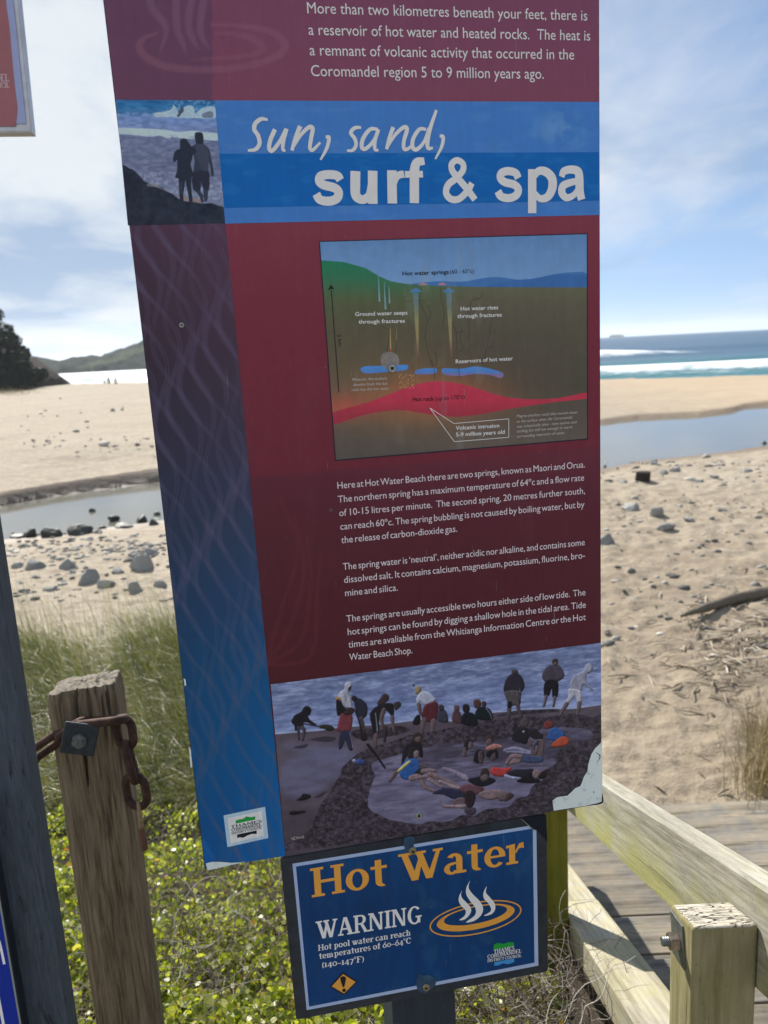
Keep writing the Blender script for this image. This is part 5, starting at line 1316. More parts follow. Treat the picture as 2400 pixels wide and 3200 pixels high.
# worn corners
m_worn, t = material('bare scuffed corner'); p = t.obj()
wc_ = t.mix(t.ramp(t.noise(p, 90, 6, 0.75), [(0.55, 0.0), (0.72, 0.75)]), ink(196, 210, 210), ink(110, 124, 140))
t.out(t.bsdf(wc_, 0.6, None, 0.3))
ps = Poly(PL, 0.0016)
ps.add(cF((1629, 540), (1612, 560), (1598, 572), (1580, 600), (1572, 625), (1565, 650), (1562, 680), (1545, 705), (1535, 735), (1528, 748), (1505, 758), (1480, 782), (1470, 792), (1440, 796), (1420, 800), (1400, 815), (1403, 840), (1406, 862), (1632, 826)))
ps.add(cL((345, 1022), (385, 1008), (430, 1000), (540, 1000), (680, 1012), (800, 1014), (870, 996), (560, 1068), (368, 1110)))
ps.add([(574, 2118), (580, 2122), (582, 2140), (577, 2142)]); ps.add([(590, 2330), (596, 2340), (601, 2395), (596, 2398)])
ps.split('worn_corner', m_worn, panel)
ps = Poly(PL, 0.0018)
ps.stroke(cF((1629, 780), (1631, 800), (1625, 825), (1560, 838)), [1, 5, 8, 2], 5); ps.stroke(cF((1590, 772), (1592, 780)), 3, 0); ps.stroke(cF((1600, 590), (1620, 610), (1605, 640)), [1, 4, 1], 5)
ps.split('scuff_mark', m_dkp, panel)

# ---- the diagram
cor = cD((70, 100), (1540, 57), (1542, 1182), (158, 1300))
fr = Poly(PL, 0.0006); fr.add(cD((64, 95), (1546, 51), (1548, 1188), (153, 1307))); fr.done('diagram_frame', ink_mat('diagram outline', (30, 32, 50)), panel)
dgm = Raster(PL, cor, 520, 430, 0.0009)
X_, Y_ = (dgm.X - 960) / .5666, (dgm.Y - 700) / .5666
dgm.c = vgrad(Y_, [(60, (88, 132, 186)), (350, (112, 156, 208))])
gl_y = np.interp(X_, [70, 200, 320, 400, 460, 540, 620, 760, 1000, 1540], [200, 210, 243, 290, 316, 330, 337, 343, 348, 350])
dgm.poly((58, 112, 178), cD((560, 335), (640, 322), (740, 316), (860, 318), (950, 302), (1030, 292), (1100, 298), (1170, 308), (1260, 298), (1370, 275), (1470, 266), (1540, 274), (1560, 352), (560, 352)))
dgm.poly((46, 98, 168), cD((1130, 312), (1260, 302), (1380, 280), (1540, 290), (1560, 352), (1000, 352)), 4, 0.6)
earth = np.clip((Y_ - gl_y) / 3 + 0.5, 0, 1)
ec = vgrad(Y_, [(200, (24, 120, 84)), (300, (48, 116, 80)), (420, (84, 94, 62)), (560, (88, 84, 62)), (760, (92, 84, 64)), (1000, (98, 84, 68)), (1300, (84, 78, 74))])
rt = sstep(500, 1000, X_)[..., None]; ec = ec * (1 - rt) + vgrad(Y_, [(340, (98, 92, 74)), (600, (86, 80, 66)), (900, (78, 72, 62)), (1200, (96, 86, 78))]) * rt
tp = (sstep(450, 340, Y_) * sstep(400, 900, X_))[..., None]; ec = ec * (1 - 0.35 * tp) + np.array([96, 112, 70]) * 0.35 * tp
dgm.blend(earth, ec)
glow = np.exp(-(((X_ - 620) / 430) ** 2 + ((Y_ - 960) / 165) ** 2)) * earth; dgm.blend(glow * 0.55, (168, 112, 62))
glow = np.exp(-(((X_ - 720) / 330) ** 2 + ((Y_ - 950) / 110) ** 2)) * earth; dgm.blend(glow * 0.55, (196, 92, 62))
glow = np.exp(-(((X_ - 200) / 150) ** 2 + ((Y_ - 1010) / 70) ** 2)); dgm.blend(glow * 0.75, (196, 84, 70))
for ccx in (636, 745): dgm.poly((210, 128, 120), cD((ccx - 24, 336), (ccx - 14, 327), (ccx, 324), (ccx + 14, 328), (ccx + 24, 337)), 4, 0.8)
lens = cD((140, 1042), (330, 985), (500, 920), (620, 880), (720, 868), (820, 878), (930, 905), (1030, 938), (1120, 958), (1240, 966), (1380, 960), (1542, 930), (1545, 962), (1380, 980), (1240, 1000), (1100, 1022), (960, 1048), (840, 1062), (740, 1060), (640, 1044), (530, 1028), (430, 1032), (300, 1056), (145, 1104))
lm = dgm.mask(lens, 4); dgm.blend(lm, vgrad(Y_, [(870, (200, 48, 78)), (980, (188, 46, 70)), (1060, (160, 44, 62))]))
for pts in (((293, 800), (320, 785), (420, 782), (540, 776), (556, 788), (540, 806), (420, 818), (320, 824)), ((590, 820), (620, 800), (700, 795), (716, 806), (700, 825), (620, 830)), ((738, 806), (760, 795), (850, 798), (920, 786), (1000, 796), (1075, 820), (1080, 840), (1060, 848), (1000, 832), (920, 828), (840, 838), (760, 832))):
    m = dgm.mask(cD(*pts), 4); dgm.blend(m, vgrad(Y_, [(780, (70, 140, 216)), (815, (70, 128, 206)), (835, (134, 104, 160))]))
for k, pts in enumerate([((628, 350), (620, 430), (660, 520), (650, 620), (670, 720), (690, 790)), ((735, 350), (740, 420), (755, 500), (745, 560)), ((665, 450), (680, 500), (660, 540)), ((540, 430), (600, 420), (650, 425)), ((430, 350), (450, 440), (455, 570), (440, 700)), ((490, 560), (495, 650), (480, 740)), ((700, 700), (715, 750), (698, 785), (685, 750)), ((800, 430), (790, 520), (820, 600), (825, 700), (840, 850)), ((965, 380), (950, 410), (905, 425), (895, 500), (890, 640)), ((1020, 510), (1005, 600), (990, 680), (965, 770)), ((850, 570), (845, 640), (860, 690), (840, 700)), ((820, 600), (870, 590)), ((990, 680), (1020, 680), (1025, 640)), ((700, 800), (702, 860)), ((405, 560), (440, 580), (470, 570))]):
    dgm.line((58, 52, 46), cD(*pts), 2.6, 0.55)
for bx_, tx in ((613, 597), (795, 780)):
    m = dgm.mask(cD((tx - 16, 380), (tx + 16, 380), (bx_ + 2, 770), (bx_ - 2, 770)), 0)
    dgm.blend(m * 0.65, vgrad(Y_, [(360, (84, 142, 180)), (460, (118, 140, 132)), (530, (176, 164, 104)), (630, (184, 160, 96)), (700, (160, 92, 68)), (770, (130, 64, 60))]))
    dgm.poly((70, 128, 184), cD((tx - 36, 374), (tx, 350), (tx + 36, 374), (tx + 16, 378), (tx - 16, 378)), 0, 0.95)
for x0, y0, x1, y1 in ((392, 285, 398, 425), (424, 320, 431, 468), (451, 345, 453, 435)): dgm.line((120, 190, 216), cD((x0, y0), (x1, y1)), [1.2, 4.5], 0.85, 0)
dgm.line((210, 170, 90), cD((457, 570), (459, 690)), [1.5, 4], 0.85, 0); dgm.line((200, 70, 60), cD((459, 690), (460, 712)), [4, 1], 0.9, 0); dgm.line((170, 150, 90), cD((491, 560), (493, 640)), [1.2, 2.5], 0.7, 0)
m = dgm.mask(cD((404, 750), (412, 720), (440, 706), (475, 710), (500, 730), (506, 765), (490, 782), (440, 800), (415, 785)), 4); dgm.blend(m * 0.85, np.array([128, 124, 122]) + 30 * (fbm(X_ * 0.08, Y_ * 0.08, 3, 5) - 0.4)[..., None])
for k in range(60):
    px_k, py_k = 545 + 40 * math.sin(k * 7.1) + k % 5, 868 + 36 * math.cos(k * 3.7); d_ = np.hypot(X_ - px_k, Y_ - py_k)
    dgm.blend(np.clip(2.6 - d_, 0, 1) * 0.7, (226, 190, 110))
dgm.c *= (0.97 + 0.06 * fbm(X_ * 0.03, Y_ * 0.03, 4, 3))[..., None]
sc2 = sstep(0.55, 0.75, fbm(X_ * 0.02, Y_ * 0.006, 4, 6)) * sstep(400, 600, X_) * sstep(1200, 900, X_); dgm.blend(sc2 * 0.18, (150, 150, 146))
dgm.c = 0.88 * dgm.c + 0.12 * (dgm.c.mean(-1, keepdims=True) * 0.6 + 50)
dgm.done('diagram', M_ART, panel)
dl = Poly(PL, 0.0012); dl.stroke(cD((132, 365), (174, 928)), 2.4, 0); dl.add(cD((113, 366), (130, 334), (150, 362), (132, 358))); dl.done('diagram_arrow', m_dkp, panel)
M_DW = ink_mat('diagram white print', (208, 210, 212), 0.45, 0.04)
dl = Poly(PL, 0.0012)
for a_, b_ in (((675, 1014), (808, 1100)), ((808, 1100), (1110, 1074)), ((1110, 1074), (1110, 1176)), ((1110, 1176), (810, 1200)), ((810, 1200), (675, 1014))): dl.stroke(cD(a_, b_), 1.9, 0)
dl.done('diagram_callout', M_DW, panel)
captions('diagram_caption', PL, [[('Hot water springs', *cD((525, 285), (780, 275)), 12.5, dict(off=.016)), (u'(60 - 65\u00bac)', *cD((787, 275), (918, 270)), 12.5)], [('Hot rock', *cD((581, 978), (698, 974)), 12.5, dict(off=.016)), (u'(up to 170\u00bac)', *cD((706, 974), (868, 963)), 12.5)]], m_dkp, panel, w=0.0012)
v, f = text_line(PL, '2 km', cD((162, 612))[0], cD((172, 672))[0], 11, 0.0012); 
a2 = PL.uv(cD((165, 610), (172, 673))); e_ = a2[1] - a2[0]; Wd = np.hypot(*e_); e_ /= Wd; upv = np.array([-e_[1], e_[0]]); gv, gf = glyphs('2 km'); gs = Wd / (gv[:, 0].max() - gv[:, 0].min()); gv = (gv - [gv[:, 0].min(), 0]) * gs
pt = a2[0] + gv[:, :1] * e_ + gv[:, 1:] * upv
ob('diagram_caption', mesh_np('diagram_caption', np.concatenate([pt, np.full((len(pt), 1), 0.0012)], 1), gf), m_dkp, panel, PL.M())
captions('diagram_caption', PL, [[('Ground water seeps', *cD((264, 508), (552, 499)), 12, ), ('through fractures', *cD((283, 550), (538, 544)), 12)], [('Hot water rises', *cD((845, 478), (1052, 470)), 12), ('through fractures', *cD((827, 519), (1072, 510)), 12)],
    [('Reservoirs of hot water', *cD((818, 769), (1133, 751)), 12)], [('Volcanic intrusion', *cD((818, 1135), (1058, 1121)), 12), ('5-9 million years old', *cD((819, 1172), (1088, 1156)), 12)]], M_DW, panel, w=0.0012, off=0.014)
captions('diagram_caption', PL, [[('Minerals, like sodium,', *cD((247, 866), (441, 857)), 9), ('dissolve from the hot', *cD((253, 894), (442, 886)), 9), ('rock into the hot water.', *cD((244, 922), (453, 913)), 9)],
    [('Magma (molten rock) that moved closer', *cD((1153, 1067), (1491, 1044)), 8.5), ('to the surface when the Coromandel', *cD((1154, 1096), (1461, 1072)), 8.5), ('was volcanically alive - now extinct and', *cD((1154, 1124), (1485, 1098)), 8.5),
    ('cooling but still hot enough to warm', *cD((1154, 1150), (1460, 1126)), 8.5), ('surrounding reservoirs of water.', *cD((1155, 1178), (1420, 1157)), 8.5)]], ink_mat('faded white print', (176, 172, 166), 0.45, 0.04), panel, w=0.0012, shear=0.2)
# screws through the panel
M_SCREW = simple('weathered screw head', (0.36, 0.37, 0.36, 1), 0.45, 0.5, 0.75, 300, 0.3)
def screw(pl, px, py, r, w, parent, mat=M_SCREW):
    u_, v_ = pl.uv([(px, py)])[0]
    b = bmesh.new(); bmesh.ops.create_cone(b, cap_ends=True, segments=28, radius1=r, radius2=r * 0.78, depth=0.0022, matrix=Matrix.Translation((0, 0, 0.0011)))
    M = pl.M() @ Matrix.Translation((u_, v_, w)) @ Matrix.Rotation(0.5 + px, 4, 'Z'); o = ob('screw', b, mat, parent, M)
    b = box_bm(r * 0.62, r * 0.62, 0.0006, 0); ob('drive_recess', b, m_edge, o, M @ Matrix.Translation((0, 0, 0.0023)))
screw(PL, *cD((467, 796))[0], 0.0062, 0.0010, panel); screw(PL, *c6((1437, 1310))[0], 0.0058, 0.0010, panel); screw(PL, 568, 1016, 0.0036, 0.0008, panel, m_dkp if False else M_SCREW)
screw(PL, 1034, 1594, 0.0026, 0.0008, panel, ink_mat('painted screw', (110, 78, 92)))
def boxblur(a, r):
    for ax in (0, 1):
        k = np.cumsum(np.concatenate([np.zeros_like(np.take(a, [0], ax))] + [np.take(a, [0], ax)] * r + [a] + [np.take(a, [-1], ax)] * r, ax), ax); n = a.shape[ax]
        a = (np.take(k, np.arange(2 * r + 1, 2 * r + 1 + n), ax) - np.take(k, np.arange(n), ax)) / (2 * r + 1)
    return a
# ---- the small printed picture of two people by the surf
kp = Raster(PL, [(362, 312.5), (671, 314.5), (703.5, 698), (400, 705)], 250, 300, 0.0009)
X_, Y_ = (kp.X - 340) / .22905, (kp.Y - 300) / .22905
kp.c = vgrad(Y_, [(50, (46, 104, 160)), (140, (44, 112, 164)), (220, (66, 118, 170)), (300, (112, 140, 192)), (440, (120, 142, 190)), (560, (112, 122, 156)), (800, (112, 122, 152)), (1100, (112, 120, 152)), (1350, (120, 130, 158)), (1500, (112, 122, 150))])
n_ = fbm(X_ * 0.012, Y_ * 0.035, 4, 3); kp.c += 60 * (n_ - 0.5)[..., None]
def kfoam(pts, a, col=(178, 200, 218), th=0.42):
    m = kp.mask(cK(*pts), 4) * sstep(th, th + 0.18, fbm(X_ * 0.03, Y_ * 0.03, 4, int(pts[0][0]))); kp.blend(m * a, col)
kfoam([(100, 240), (400, 230), (640, 225), (830, 200), (1000, 290), (640, 300), (300, 270), (100, 290)], 0.5, (150, 178, 212), 0.4)
kp.poly((178, 200, 216), cK((630, 235), (760, 215), (860, 180), (880, 120), (930, 180), (960, 240), (1030, 150), (1130, 135), (1170, 180), (1180, 240), (1280, 165), (1440, 150), (1455, 300), (1200, 305), (1000, 300), (860, 285), (640, 290)), 3, 0.92, 40, 0.2)
kfoam([(860, 90), (1450, 70), (1450, 300), (860, 300)], 0.5, (150, 185, 215), 0.5)
kp.poly((62, 66, 84), cK((965, 200), (985, 155), (1020, 170), (1020, 215), (990, 245), (965, 285), (930, 280), (945, 245)), 4, 0.85); kp.poly((96, 106, 126), cK((1270, 260), (1320, 225), (1400, 210), (1425, 250), (1410, 300), (1290, 298)), 4, 0.8, 30)
kp.poly((184, 204, 214), cK((110, 440), (300, 440), (560, 450), (780, 465), (960, 490), (1160, 475), (1300, 495), (1480, 515), (1490, 608), (1300, 600), (1100, 590), (960, 575), (880, 560), (800, 580), (700, 545), (560, 560), (380, 540), (220, 525), (120, 515)), 4, 0.95, 20, 0.2)
kfoam([(130, 560), (1500, 600), (1500, 1000), (160, 900)], 0.35, (90, 100, 130), 0.55)
kfoam([(400, 1050), (900, 1040), (1550, 1150), (1560, 1420), (900, 1330), (500, 1200)], 0.6, (160, 172, 196), 0.45)
rock = cK((160, 945), (200, 945), (240, 960), (280, 990), (320, 1000), (380, 1050), (440, 1110), (480, 1165), (560, 1200), (680, 1250), (730, 1245), (780, 1290), (880, 1345), (960, 1410), (1060, 1440), (1160, 1440), (1260, 1470), (1400, 1465), (1500, 1500), (1585, 1540), (1610, 1760), (240, 1790), (200, 1400))
m = kp.mask(rock, 2); kp.blend(m, np.array([34, 42, 58]) + 34 * (fbm(X_ * 0.012, Y_ * 0.012, 4, 6) - 0.45)[..., None])
kp.poly((150, 128, 124), cK((930, 1370), (1000, 1350), (1100, 1400), (1200, 1390), (1260, 1460), (1160, 1450), (1060, 1440), (980, 1410)), 4, 0.8); kp.poly((140, 136, 142), cK((520, 1205), (620, 1200), (700, 1245), (860, 1330), (820, 1320), (660, 1250), (540, 1235)), 4, 0.7)
dark = (36, 44, 60)
man = [((1175, 520), (1200, 498), (1250, 497), (1282, 520), (1292, 590), (1288, 650), (1340, 690), (1375, 740), (1400, 860), (1425, 990), (1436, 1070), (1415, 1108), (1392, 1070), (1385, 980), (1360, 900), (1362, 1010), (1372, 1120), (1370, 1265), (1355, 1300), (1350, 1400), (1330, 1440), (1290, 1430), (1292, 1330), (1280, 1230), (1258, 1170), (1250, 1290), (1290, 1360), (1300, 1430), (1265, 1460), (1240, 1380), (1190, 1310), (1145, 1265), (1148, 1150), (1160, 980), (1170, 880), (1150, 800), (1130, 700), (1190, 650), (1178, 590))]
wom = [((970, 620), (1000, 585), (1050, 588), (1090, 640), (1130, 690), (1180, 720), (1200, 770), (1150, 800), (1140, 860), (1115, 930), (1140, 1020), (1150, 1090), (1130, 1115), (1125, 1250), (1140, 1380), (1140, 1450), (1100, 1450), (1085, 1350), (1060, 1230), (1045, 1150), (1030, 1260), (1015, 1350), (1020, 1440), (980, 1445), (962, 1340), (958, 1230), (950, 1130), (905, 1118), (930, 1030), (935, 930), (930, 870), (905, 905), (875, 880), (890, 790), (920, 740), (965, 725), (975, 680))]
kp.poly((52, 58, 76), cK(*man[0]), 3); kp.poly((72, 78, 96), cK((1200, 660), (1290, 660), (1350, 720), (1365, 860), (1360, 1010), (1280, 1030), (1230, 900), (1180, 780)), 4, 0.55); kp.poly((38, 44, 60), cK((1175, 520), (1200, 498), (1250, 497), (1282, 520), (1292, 590), (1285, 650), (1200, 650), (1178, 590)), 4)
kp.poly((40, 44, 62), cK((1150, 1040), (1360, 1030), (1372, 1140), (1368, 1265), (1290, 1270), (1258, 1170), (1250, 1290), (1150, 1260)), 2)
kp.poly(dark, cK(*wom[0]), 3); kp.poly((62, 66, 84), cK((970, 1190), (1000, 1185), (1005, 1330), (985, 1340), (970, 1280)), 4, 0.6)
kp.poly((112, 122, 152), cK((1135, 870), (1155, 845), (1165, 930), (1150, 1030), (1122, 960), (1120, 930)), 4)
kp.c = 0.5 * kp.c + 0.5 * np.stack([boxblur(kp.c[..., k], 1) for k in range(3)], -1)
kp.done('beach_picture', M_ART, panel)

# ---- the big printed picture of bathers in a pool dug in the sand
PC = [(846, 2138), (1877, 2008), (1879.5, 2510), (893, 2675)]
pr_ = Raster(PL, PC, 760, 400, 0.0009)
Xf, Yf = (pr_.X - 780) / .6751, (pr_.Y - 1950) / .6751
hx = Yf + 0.115 * Xf                                         # the picture's own level
nA = fbm(Xf * 0.014, hx * 0.075, 5, 3, 0.6); nB = fbm(Xf * 0.05, hx * 0.2, 4, 9)
pr_.c = np.array([116, 130, 172]) + 95 * (nA - 0.5)[..., None] + 40 * (nB - 0.5)[..., None]
pr_.c *= (0.93 + 0.16 * sstep(300, 540, hx))[..., None]
fo = sstep(0.52, 0.66, nA * 0.6 + nB * 0.4); pr_.blend(fo * 0.55, (150, 164, 200)); pr_.blend(sstep(0.55, 0.7, fbm(Xf * 0.006, hx * 0.02, 3, 12)) * 0.3, (88, 106, 152))
shore = [(100, 511), (330, 492), (420, 478), (560, 468), (700, 455), (800, 442), (960, 452), (1130, 410), (1300, 396), (1500, 392), (1640, 372)]
sy_ = np.interp(Xf, [a for a, _ in shore], [b for _, b in shore]); sand = np.clip((Yf - sy_) / 3 + 0.5, 0, 1)
pr_.blend(np.exp(-((Yf - sy_ + 3) / 5) ** 2) * 0.6, (176, 188, 212))
sc_ = np.array([86, 76, 88]) + 30 * (fbm(Xf * 0.01, hx * 0.03, 4, 20) - 0.5)[..., None]; sc_ = sc_ * (1.0 - 0.16 * sstep(700, 1050, Yf))[..., None]
pr_.blend(sand, sc_)
for pts in ([(150, 640), (280, 600), (430, 590), (520, 610), (470, 680), (400, 720), (260, 800), (150, 780)], [(140, 560), (400, 560), (480, 590), (300, 620)]):
    m = boxblur(pr_.mask(cF(*pts), 5), 9); pr_.blend(m * (0.25 + 0.5 * fbm(Xf * 0.012, hx * 0.05, 3, 8)), (108, 112, 150))
for pts in ([(280, 535), (340, 520), (400, 525), (370, 545)], [(200, 570), (270, 555), (250, 575)], [(300, 800), (360, 770), (330, 800)]): pr_.poly((48, 42, 54), cF(*pts), 4, 0.8, 20)
mud = [(170, 1050), (168, 1020), (230, 990), (275, 945), (300, 900), (320, 850), (345, 815), (380, 760), (415, 705), (432, 660), (470, 625), (500, 600), (560, 572), (640, 548), (700, 528), (745, 512), (830, 500), (900, 485), (980, 470), (1060, 455), (1150, 442), (1220, 432), (1300, 428), (1400, 428), (1480, 415), (1540, 420), (1590, 435), (1632, 445), (1636, 830), (1400, 872), (900, 960)]
def mudtex(seed):
    a = fbm(Xf * 0.07, Yf * 0.10, 5, seed, 0.62); b = np.abs(fbm(Xf * 0.03, Yf * 0.04, 3, seed + 3) - 0.5)
    c_ = np.abs(fbm(Xf * 0.09, Yf * 0.11, 3, seed + 9) - 0.5)
    return np.array([60, 52, 62]) + (84 * (a - 0.5) - 150 * (0.12 - b).clip(0) - 80 * (0.10 - c_).clip(0) + 8)[..., None] * np.array([1, 0.96, 1.05])
m = boxblur(pr_.mask(cF(*mud), 3), 3); m = sstep(0.35, 0.65, m + 0.5 * (fbm(Xf * 0.08, Yf * 0.08, 3, 60) - 0.5)); pr_.blend(m, mudtex(31))
for pts in ([(1140, 425), (1230, 400), (1330, 395), (1420, 392), (1425, 405), (1330, 412), (1250, 418)], [(470, 500), (540, 482), (600, 490), (700, 470), (720, 500), (640, 520), (560, 535), (500, 530)], [(660, 470), (740, 480), (720, 500)]):
    m = pr_.mask(cF(*pts), 4); pr_.blend(m, mudtex(37) * 0.85)
pool = [(560, 655), (590, 630), (640, 618), (700, 600), (760, 585), (830, 566), (900, 555), (980, 548), (1080, 540), (1180, 530), (1240, 512), (1330, 492), (1420, 478), (1500, 478), (1570, 490), (1592, 515), (1560, 535), (1480, 555), (1430, 585), (1412, 610), (1420, 640), (1395, 660), (1345, 690), (1360, 720), (1310, 745), (1290, 790), (1235, 805), (1205, 840), (1150, 850), (1090, 858), (1040, 886), (990, 880), (950, 900), (900, 915), (840, 912), (790, 925), (720, 918), (650, 905), (595, 880), (550, 850), (548, 800), (565, 740), (580, 700)]
m = boxblur(pr_.mask(cF(*pool), 3), 3); m = sstep(0.35, 0.65, m + 0.45 * (fbm(Xf * 0.07, Yf * 0.07, 3, 61) - 0.5)); wn = fbm(Xf * 0.012, hx * 0.06, 5, 41)
wc_ = np.array([104, 99, 126]) + 60 * (wn - 0.5)[..., None]; dk_ = (np.exp(-((Yf - 600) / 60) ** 2) * 0.55 * sstep(700, 900, Xf) + 0.5 * sstep(640, 590, Yf))[..., None]
wc_ = wc_ * (1 - 0.45 * dk_) + np.array([40, 34, 42]) * 0.45 * dk_
pr_.blend(m, wc_); pr_.blend(m * sstep(0.5, 0.62, fbm(Xf * 0.014, hx * 0.09, 4, 44)) * sstep(760, 620, Yf) * 0.6, (60, 52, 66)); pr_.blend(m * sstep(0.58, 0.7, fbm(Xf * 0.01, hx * 0.07, 4, 47)) * 0.4, (134, 136, 172))
mm = pr_.mask(cF(*mud), 3) * (1 - m); pr_.blend(mm * sstep(0.05, 0.0, np.abs(m - 0.5)), (40, 34, 42))
S1, S2_, S3 = (126, 104, 108), (98, 80, 84), (78, 66, 72)     # skin in the picture
BK, NV = (24, 24, 32), (32, 36, 54)
def shaded(m, col, key):
    """a printed figure with the soft light of the picture on it: paler up and to the left, darker at its lower right rim"""
    r, c = np.where(m > 0.02)
    if not len(r): return
    r0, r1, c0, c1 = max(r.min() - 9, 0), r.max() + 10, max(c.min() - 9, 0), c.max() + 10
    s_ = m[r0:r1, c0:c1]; b3 = boxblur(s_, 4); gy, gx = np.gradient(boxblur(s_, 3))
    k = 0.80 + 0.28 * (b3 - 0.5) + 2.4 * np.clip(gy * 0.9 + gx * 0.5, -0.12, 0.12) + 0.34 * (fbm(pr_.X[r0:r1, c0:c1] * 0.16 + key, pr_.Y[r0:r1, c0:c1] * 0.10, 3, key % 91) - 0.5)
    sub_ = pr_.c[r0:r1, c0:c1]; pr_.c[r0:r1, c0:c1] = sub_ * (1 - s_[..., None]) + (np.array(col, float) * k[..., None] + 3) * s_[..., None]
def fig(c, *shapes):
    for col, pts in shapes: shaded(pr_.mask(c(*pts), 4), col, int(abs(pts[0][0] * 3 + pts[0][1])))
def limb(c, col, pts, wd):
    p_ = c(*pts); d_, t_ = pr_.dist(p_, 5, np.max(wd) + 6); h = np.interp(t_, np.linspace(0, 1, np.size(wd)), np.atleast_1d(wd)) / 2 * 0.9
    shaded(np.clip((h - d_) / pr_.cell + 0.5, 0, 1), col, int(abs(pts[0][0])))
# far left child with a shovel
fig(c6, (BK, ((220, 400), (250, 350), (310, 318), (340, 272), (380, 265), (408, 300), (395, 345), (375, 360), (400, 400), (455, 440), (440, 455), (370, 420), (330, 425), (335, 460), (290, 470), (265, 500), (250, 495), (245, 450), (220, 425))))
limb(c6, (62, 56, 68), ((285, 470), (285, 520), (290, 585)), [12, 9, 7]); limb(c6, (70, 62, 74), ((320, 470), (340, 500), (325, 590)), [14, 12, 8]); limb(c6, (52, 46, 50), ((325, 430), (400, 445), (480, 460)), 4); fig(c6, ((40, 42, 34), ((485, 450), (550, 440), (600, 450), (630, 485), (580, 505), (530, 482), (490, 478))))
# tall figure in white and black jacket
fig(c6, ((168, 170, 186), ((725, 60), (750, 30), (785, 32), (800, 70), (770, 120), (790, 180), (800, 260), (760, 280), (700, 240), (665, 190), (680, 130), (725, 100))), ((170, 122, 60), ((650, 170), (690, 190), (705, 240), (650, 210))), (BK, ((648, 205), (700, 225), (730, 280), (760, 290), (740, 330), (690, 352), (655, 345))), ((40, 36, 46), ((765, 85), (792, 75), (785, 105), (765, 118))))
limb(c6, (160, 162, 180), ((715, 170), (735, 250), (800, 285)), [18, 17, 9])
# child in dark jacket, legs, spade
fig(c6, (NV, ((820, 215), (860, 190), (900, 205), (945, 260), (940, 350), (900, 385), (860, 380), (835, 320), (825, 270))), ((42, 36, 40), ((790, 190), (810, 162), (845, 175), (845, 205), (815, 222))))
limb(c6, S3, ((885, 380), (900, 430), (915, 500)), [13, 12, 8]); limb(c6, S3, ((870, 385), (885, 450), (895, 500)), [11, 9, 7]); limb(c6, (26, 24, 28), ((830, 310), (865, 410), (895, 530)), 5); fig(c6, ((30, 28, 34), ((880, 530), (930, 520), (945, 585), (890, 595))))
# child in red jacket
fig(c6, ((116, 48, 58), ((685, 350), (720, 330), (790, 345), (805, 390), (785, 500), (740, 520), (660, 505), (655, 480))), ((52, 38, 42), ((720, 345), (745, 290), (790, 275), (825, 300), (800, 340), (770, 350))), ((36, 42, 66), ((690, 510), (780, 510), (800, 600), (808, 680), (770, 685), (735, 590), (705, 660), (670, 670))))
limb(c6, (160, 160, 176), ((778, 520), (795, 600), (806, 670)), 3)
# two bending diggers
fig(c6, (BK, ((970, 340), (1020, 275), (1100, 240), (1170, 235), (1200, 260), (1195, 370), (1160, 340), (1110, 300), (1060, 380), (1060, 480), (1055, 540), (1010, 545), (985, 440))), ((52, 46, 48), ((1200, 250), (1215, 225), (1255, 222), (1272, 255), (1240, 290), (1215, 305))), ((58, 46, 48), ((1040, 230), (1075, 180), (1105, 145), (1148, 160), (1150, 200), (1120, 230), (1060, 260))))
limb(c6, (170, 170, 180), ((1022, 330), (1035, 430), (1042, 510)), [3, 4, 4]); limb(c6, S2_, ((1105, 300), (1080, 380), (1095, 460)), [16, 15, 10]); limb(c6, S2_, ((1185, 370), (1190, 450), (1205, 520)), [14, 11, 8]); limb(c6, S2_, ((1030, 545), (1020, 600), (1030, 650)), [17, 14, 9]); limb(c6, (56, 46, 50), ((1120, 470), (1115, 540), (1110, 600)), [14, 12, 9]); limb(c6, (70, 62, 66), ((1100, 470), (1180, 510), (1225, 545)), 4)
# fair haired figure in white top and red shorts
fig(c6, ((166, 170, 190), ((1420, 175), (1470, 120), (1540, 135), (1590, 180), (1600, 215), (1520, 255), (1490, 250), (1455, 220), (1440, 260), (1412, 215))), ((150, 128, 92), ((1400, 120), (1415, 75), (1450, 78), (1465, 110), (1430, 150), (1408, 145))), ((88, 34, 44), ((1500, 255), (1600, 222), (1625, 260), (1620, 370), (1580, 420), (1480, 400), (1470, 340))))
limb(c6, S2_, ((1440, 250), (1452, 320), (1470, 350)), [15, 12, 9]); limb(c6, S2_, ((1490, 400), (1475, 450), (1470, 520)), [20, 17, 12]); limb(c6, S2_, ((1580, 410), (1570, 460), (1572, 510)), [20, 17, 12]); fig(c6, (BK, ((1380, 420), (1410, 360), (1450, 350), (1450, 430), (1400, 445))))
# seated dark backs
for cx, cy, h_, col in ((120, 590, 1.0, (54, 56, 74)), (255, 600, 0.9, (84, 52, 62)), (365, 620, 1.5, (20, 26, 34)), (500, 570, 1.6, (18, 30, 38))):
    fig(c7, (col, ((cx - 36 * h_, cy + 70), (cx - 46 * h_, cy + 20), (cx - 30 * h_, cy - 30), (cx, cy - 44), (cx + 36 * h_, cy - 26), (cx + 56 * h_, cy + 30), (cx + 50 * h_, cy + 84))))
for cx, cy, r, col in ((115, 535, 26, (56, 48, 52)), (257, 540, 26, (92, 66, 62)), (345, 540, 34, (34, 32, 38)), (448, 497, 36, (84, 56, 52)), (510, 500, 22, (52, 46, 50))):
    fig(c7, (col, ((cx - r, cy), (cx - r * .7, cy - r), (cx + r * .5, cy - r), (cx + r, cy), (cx + r * .6, cy + r * 1.1), (cx - r * .6, cy + r * 1.1))))
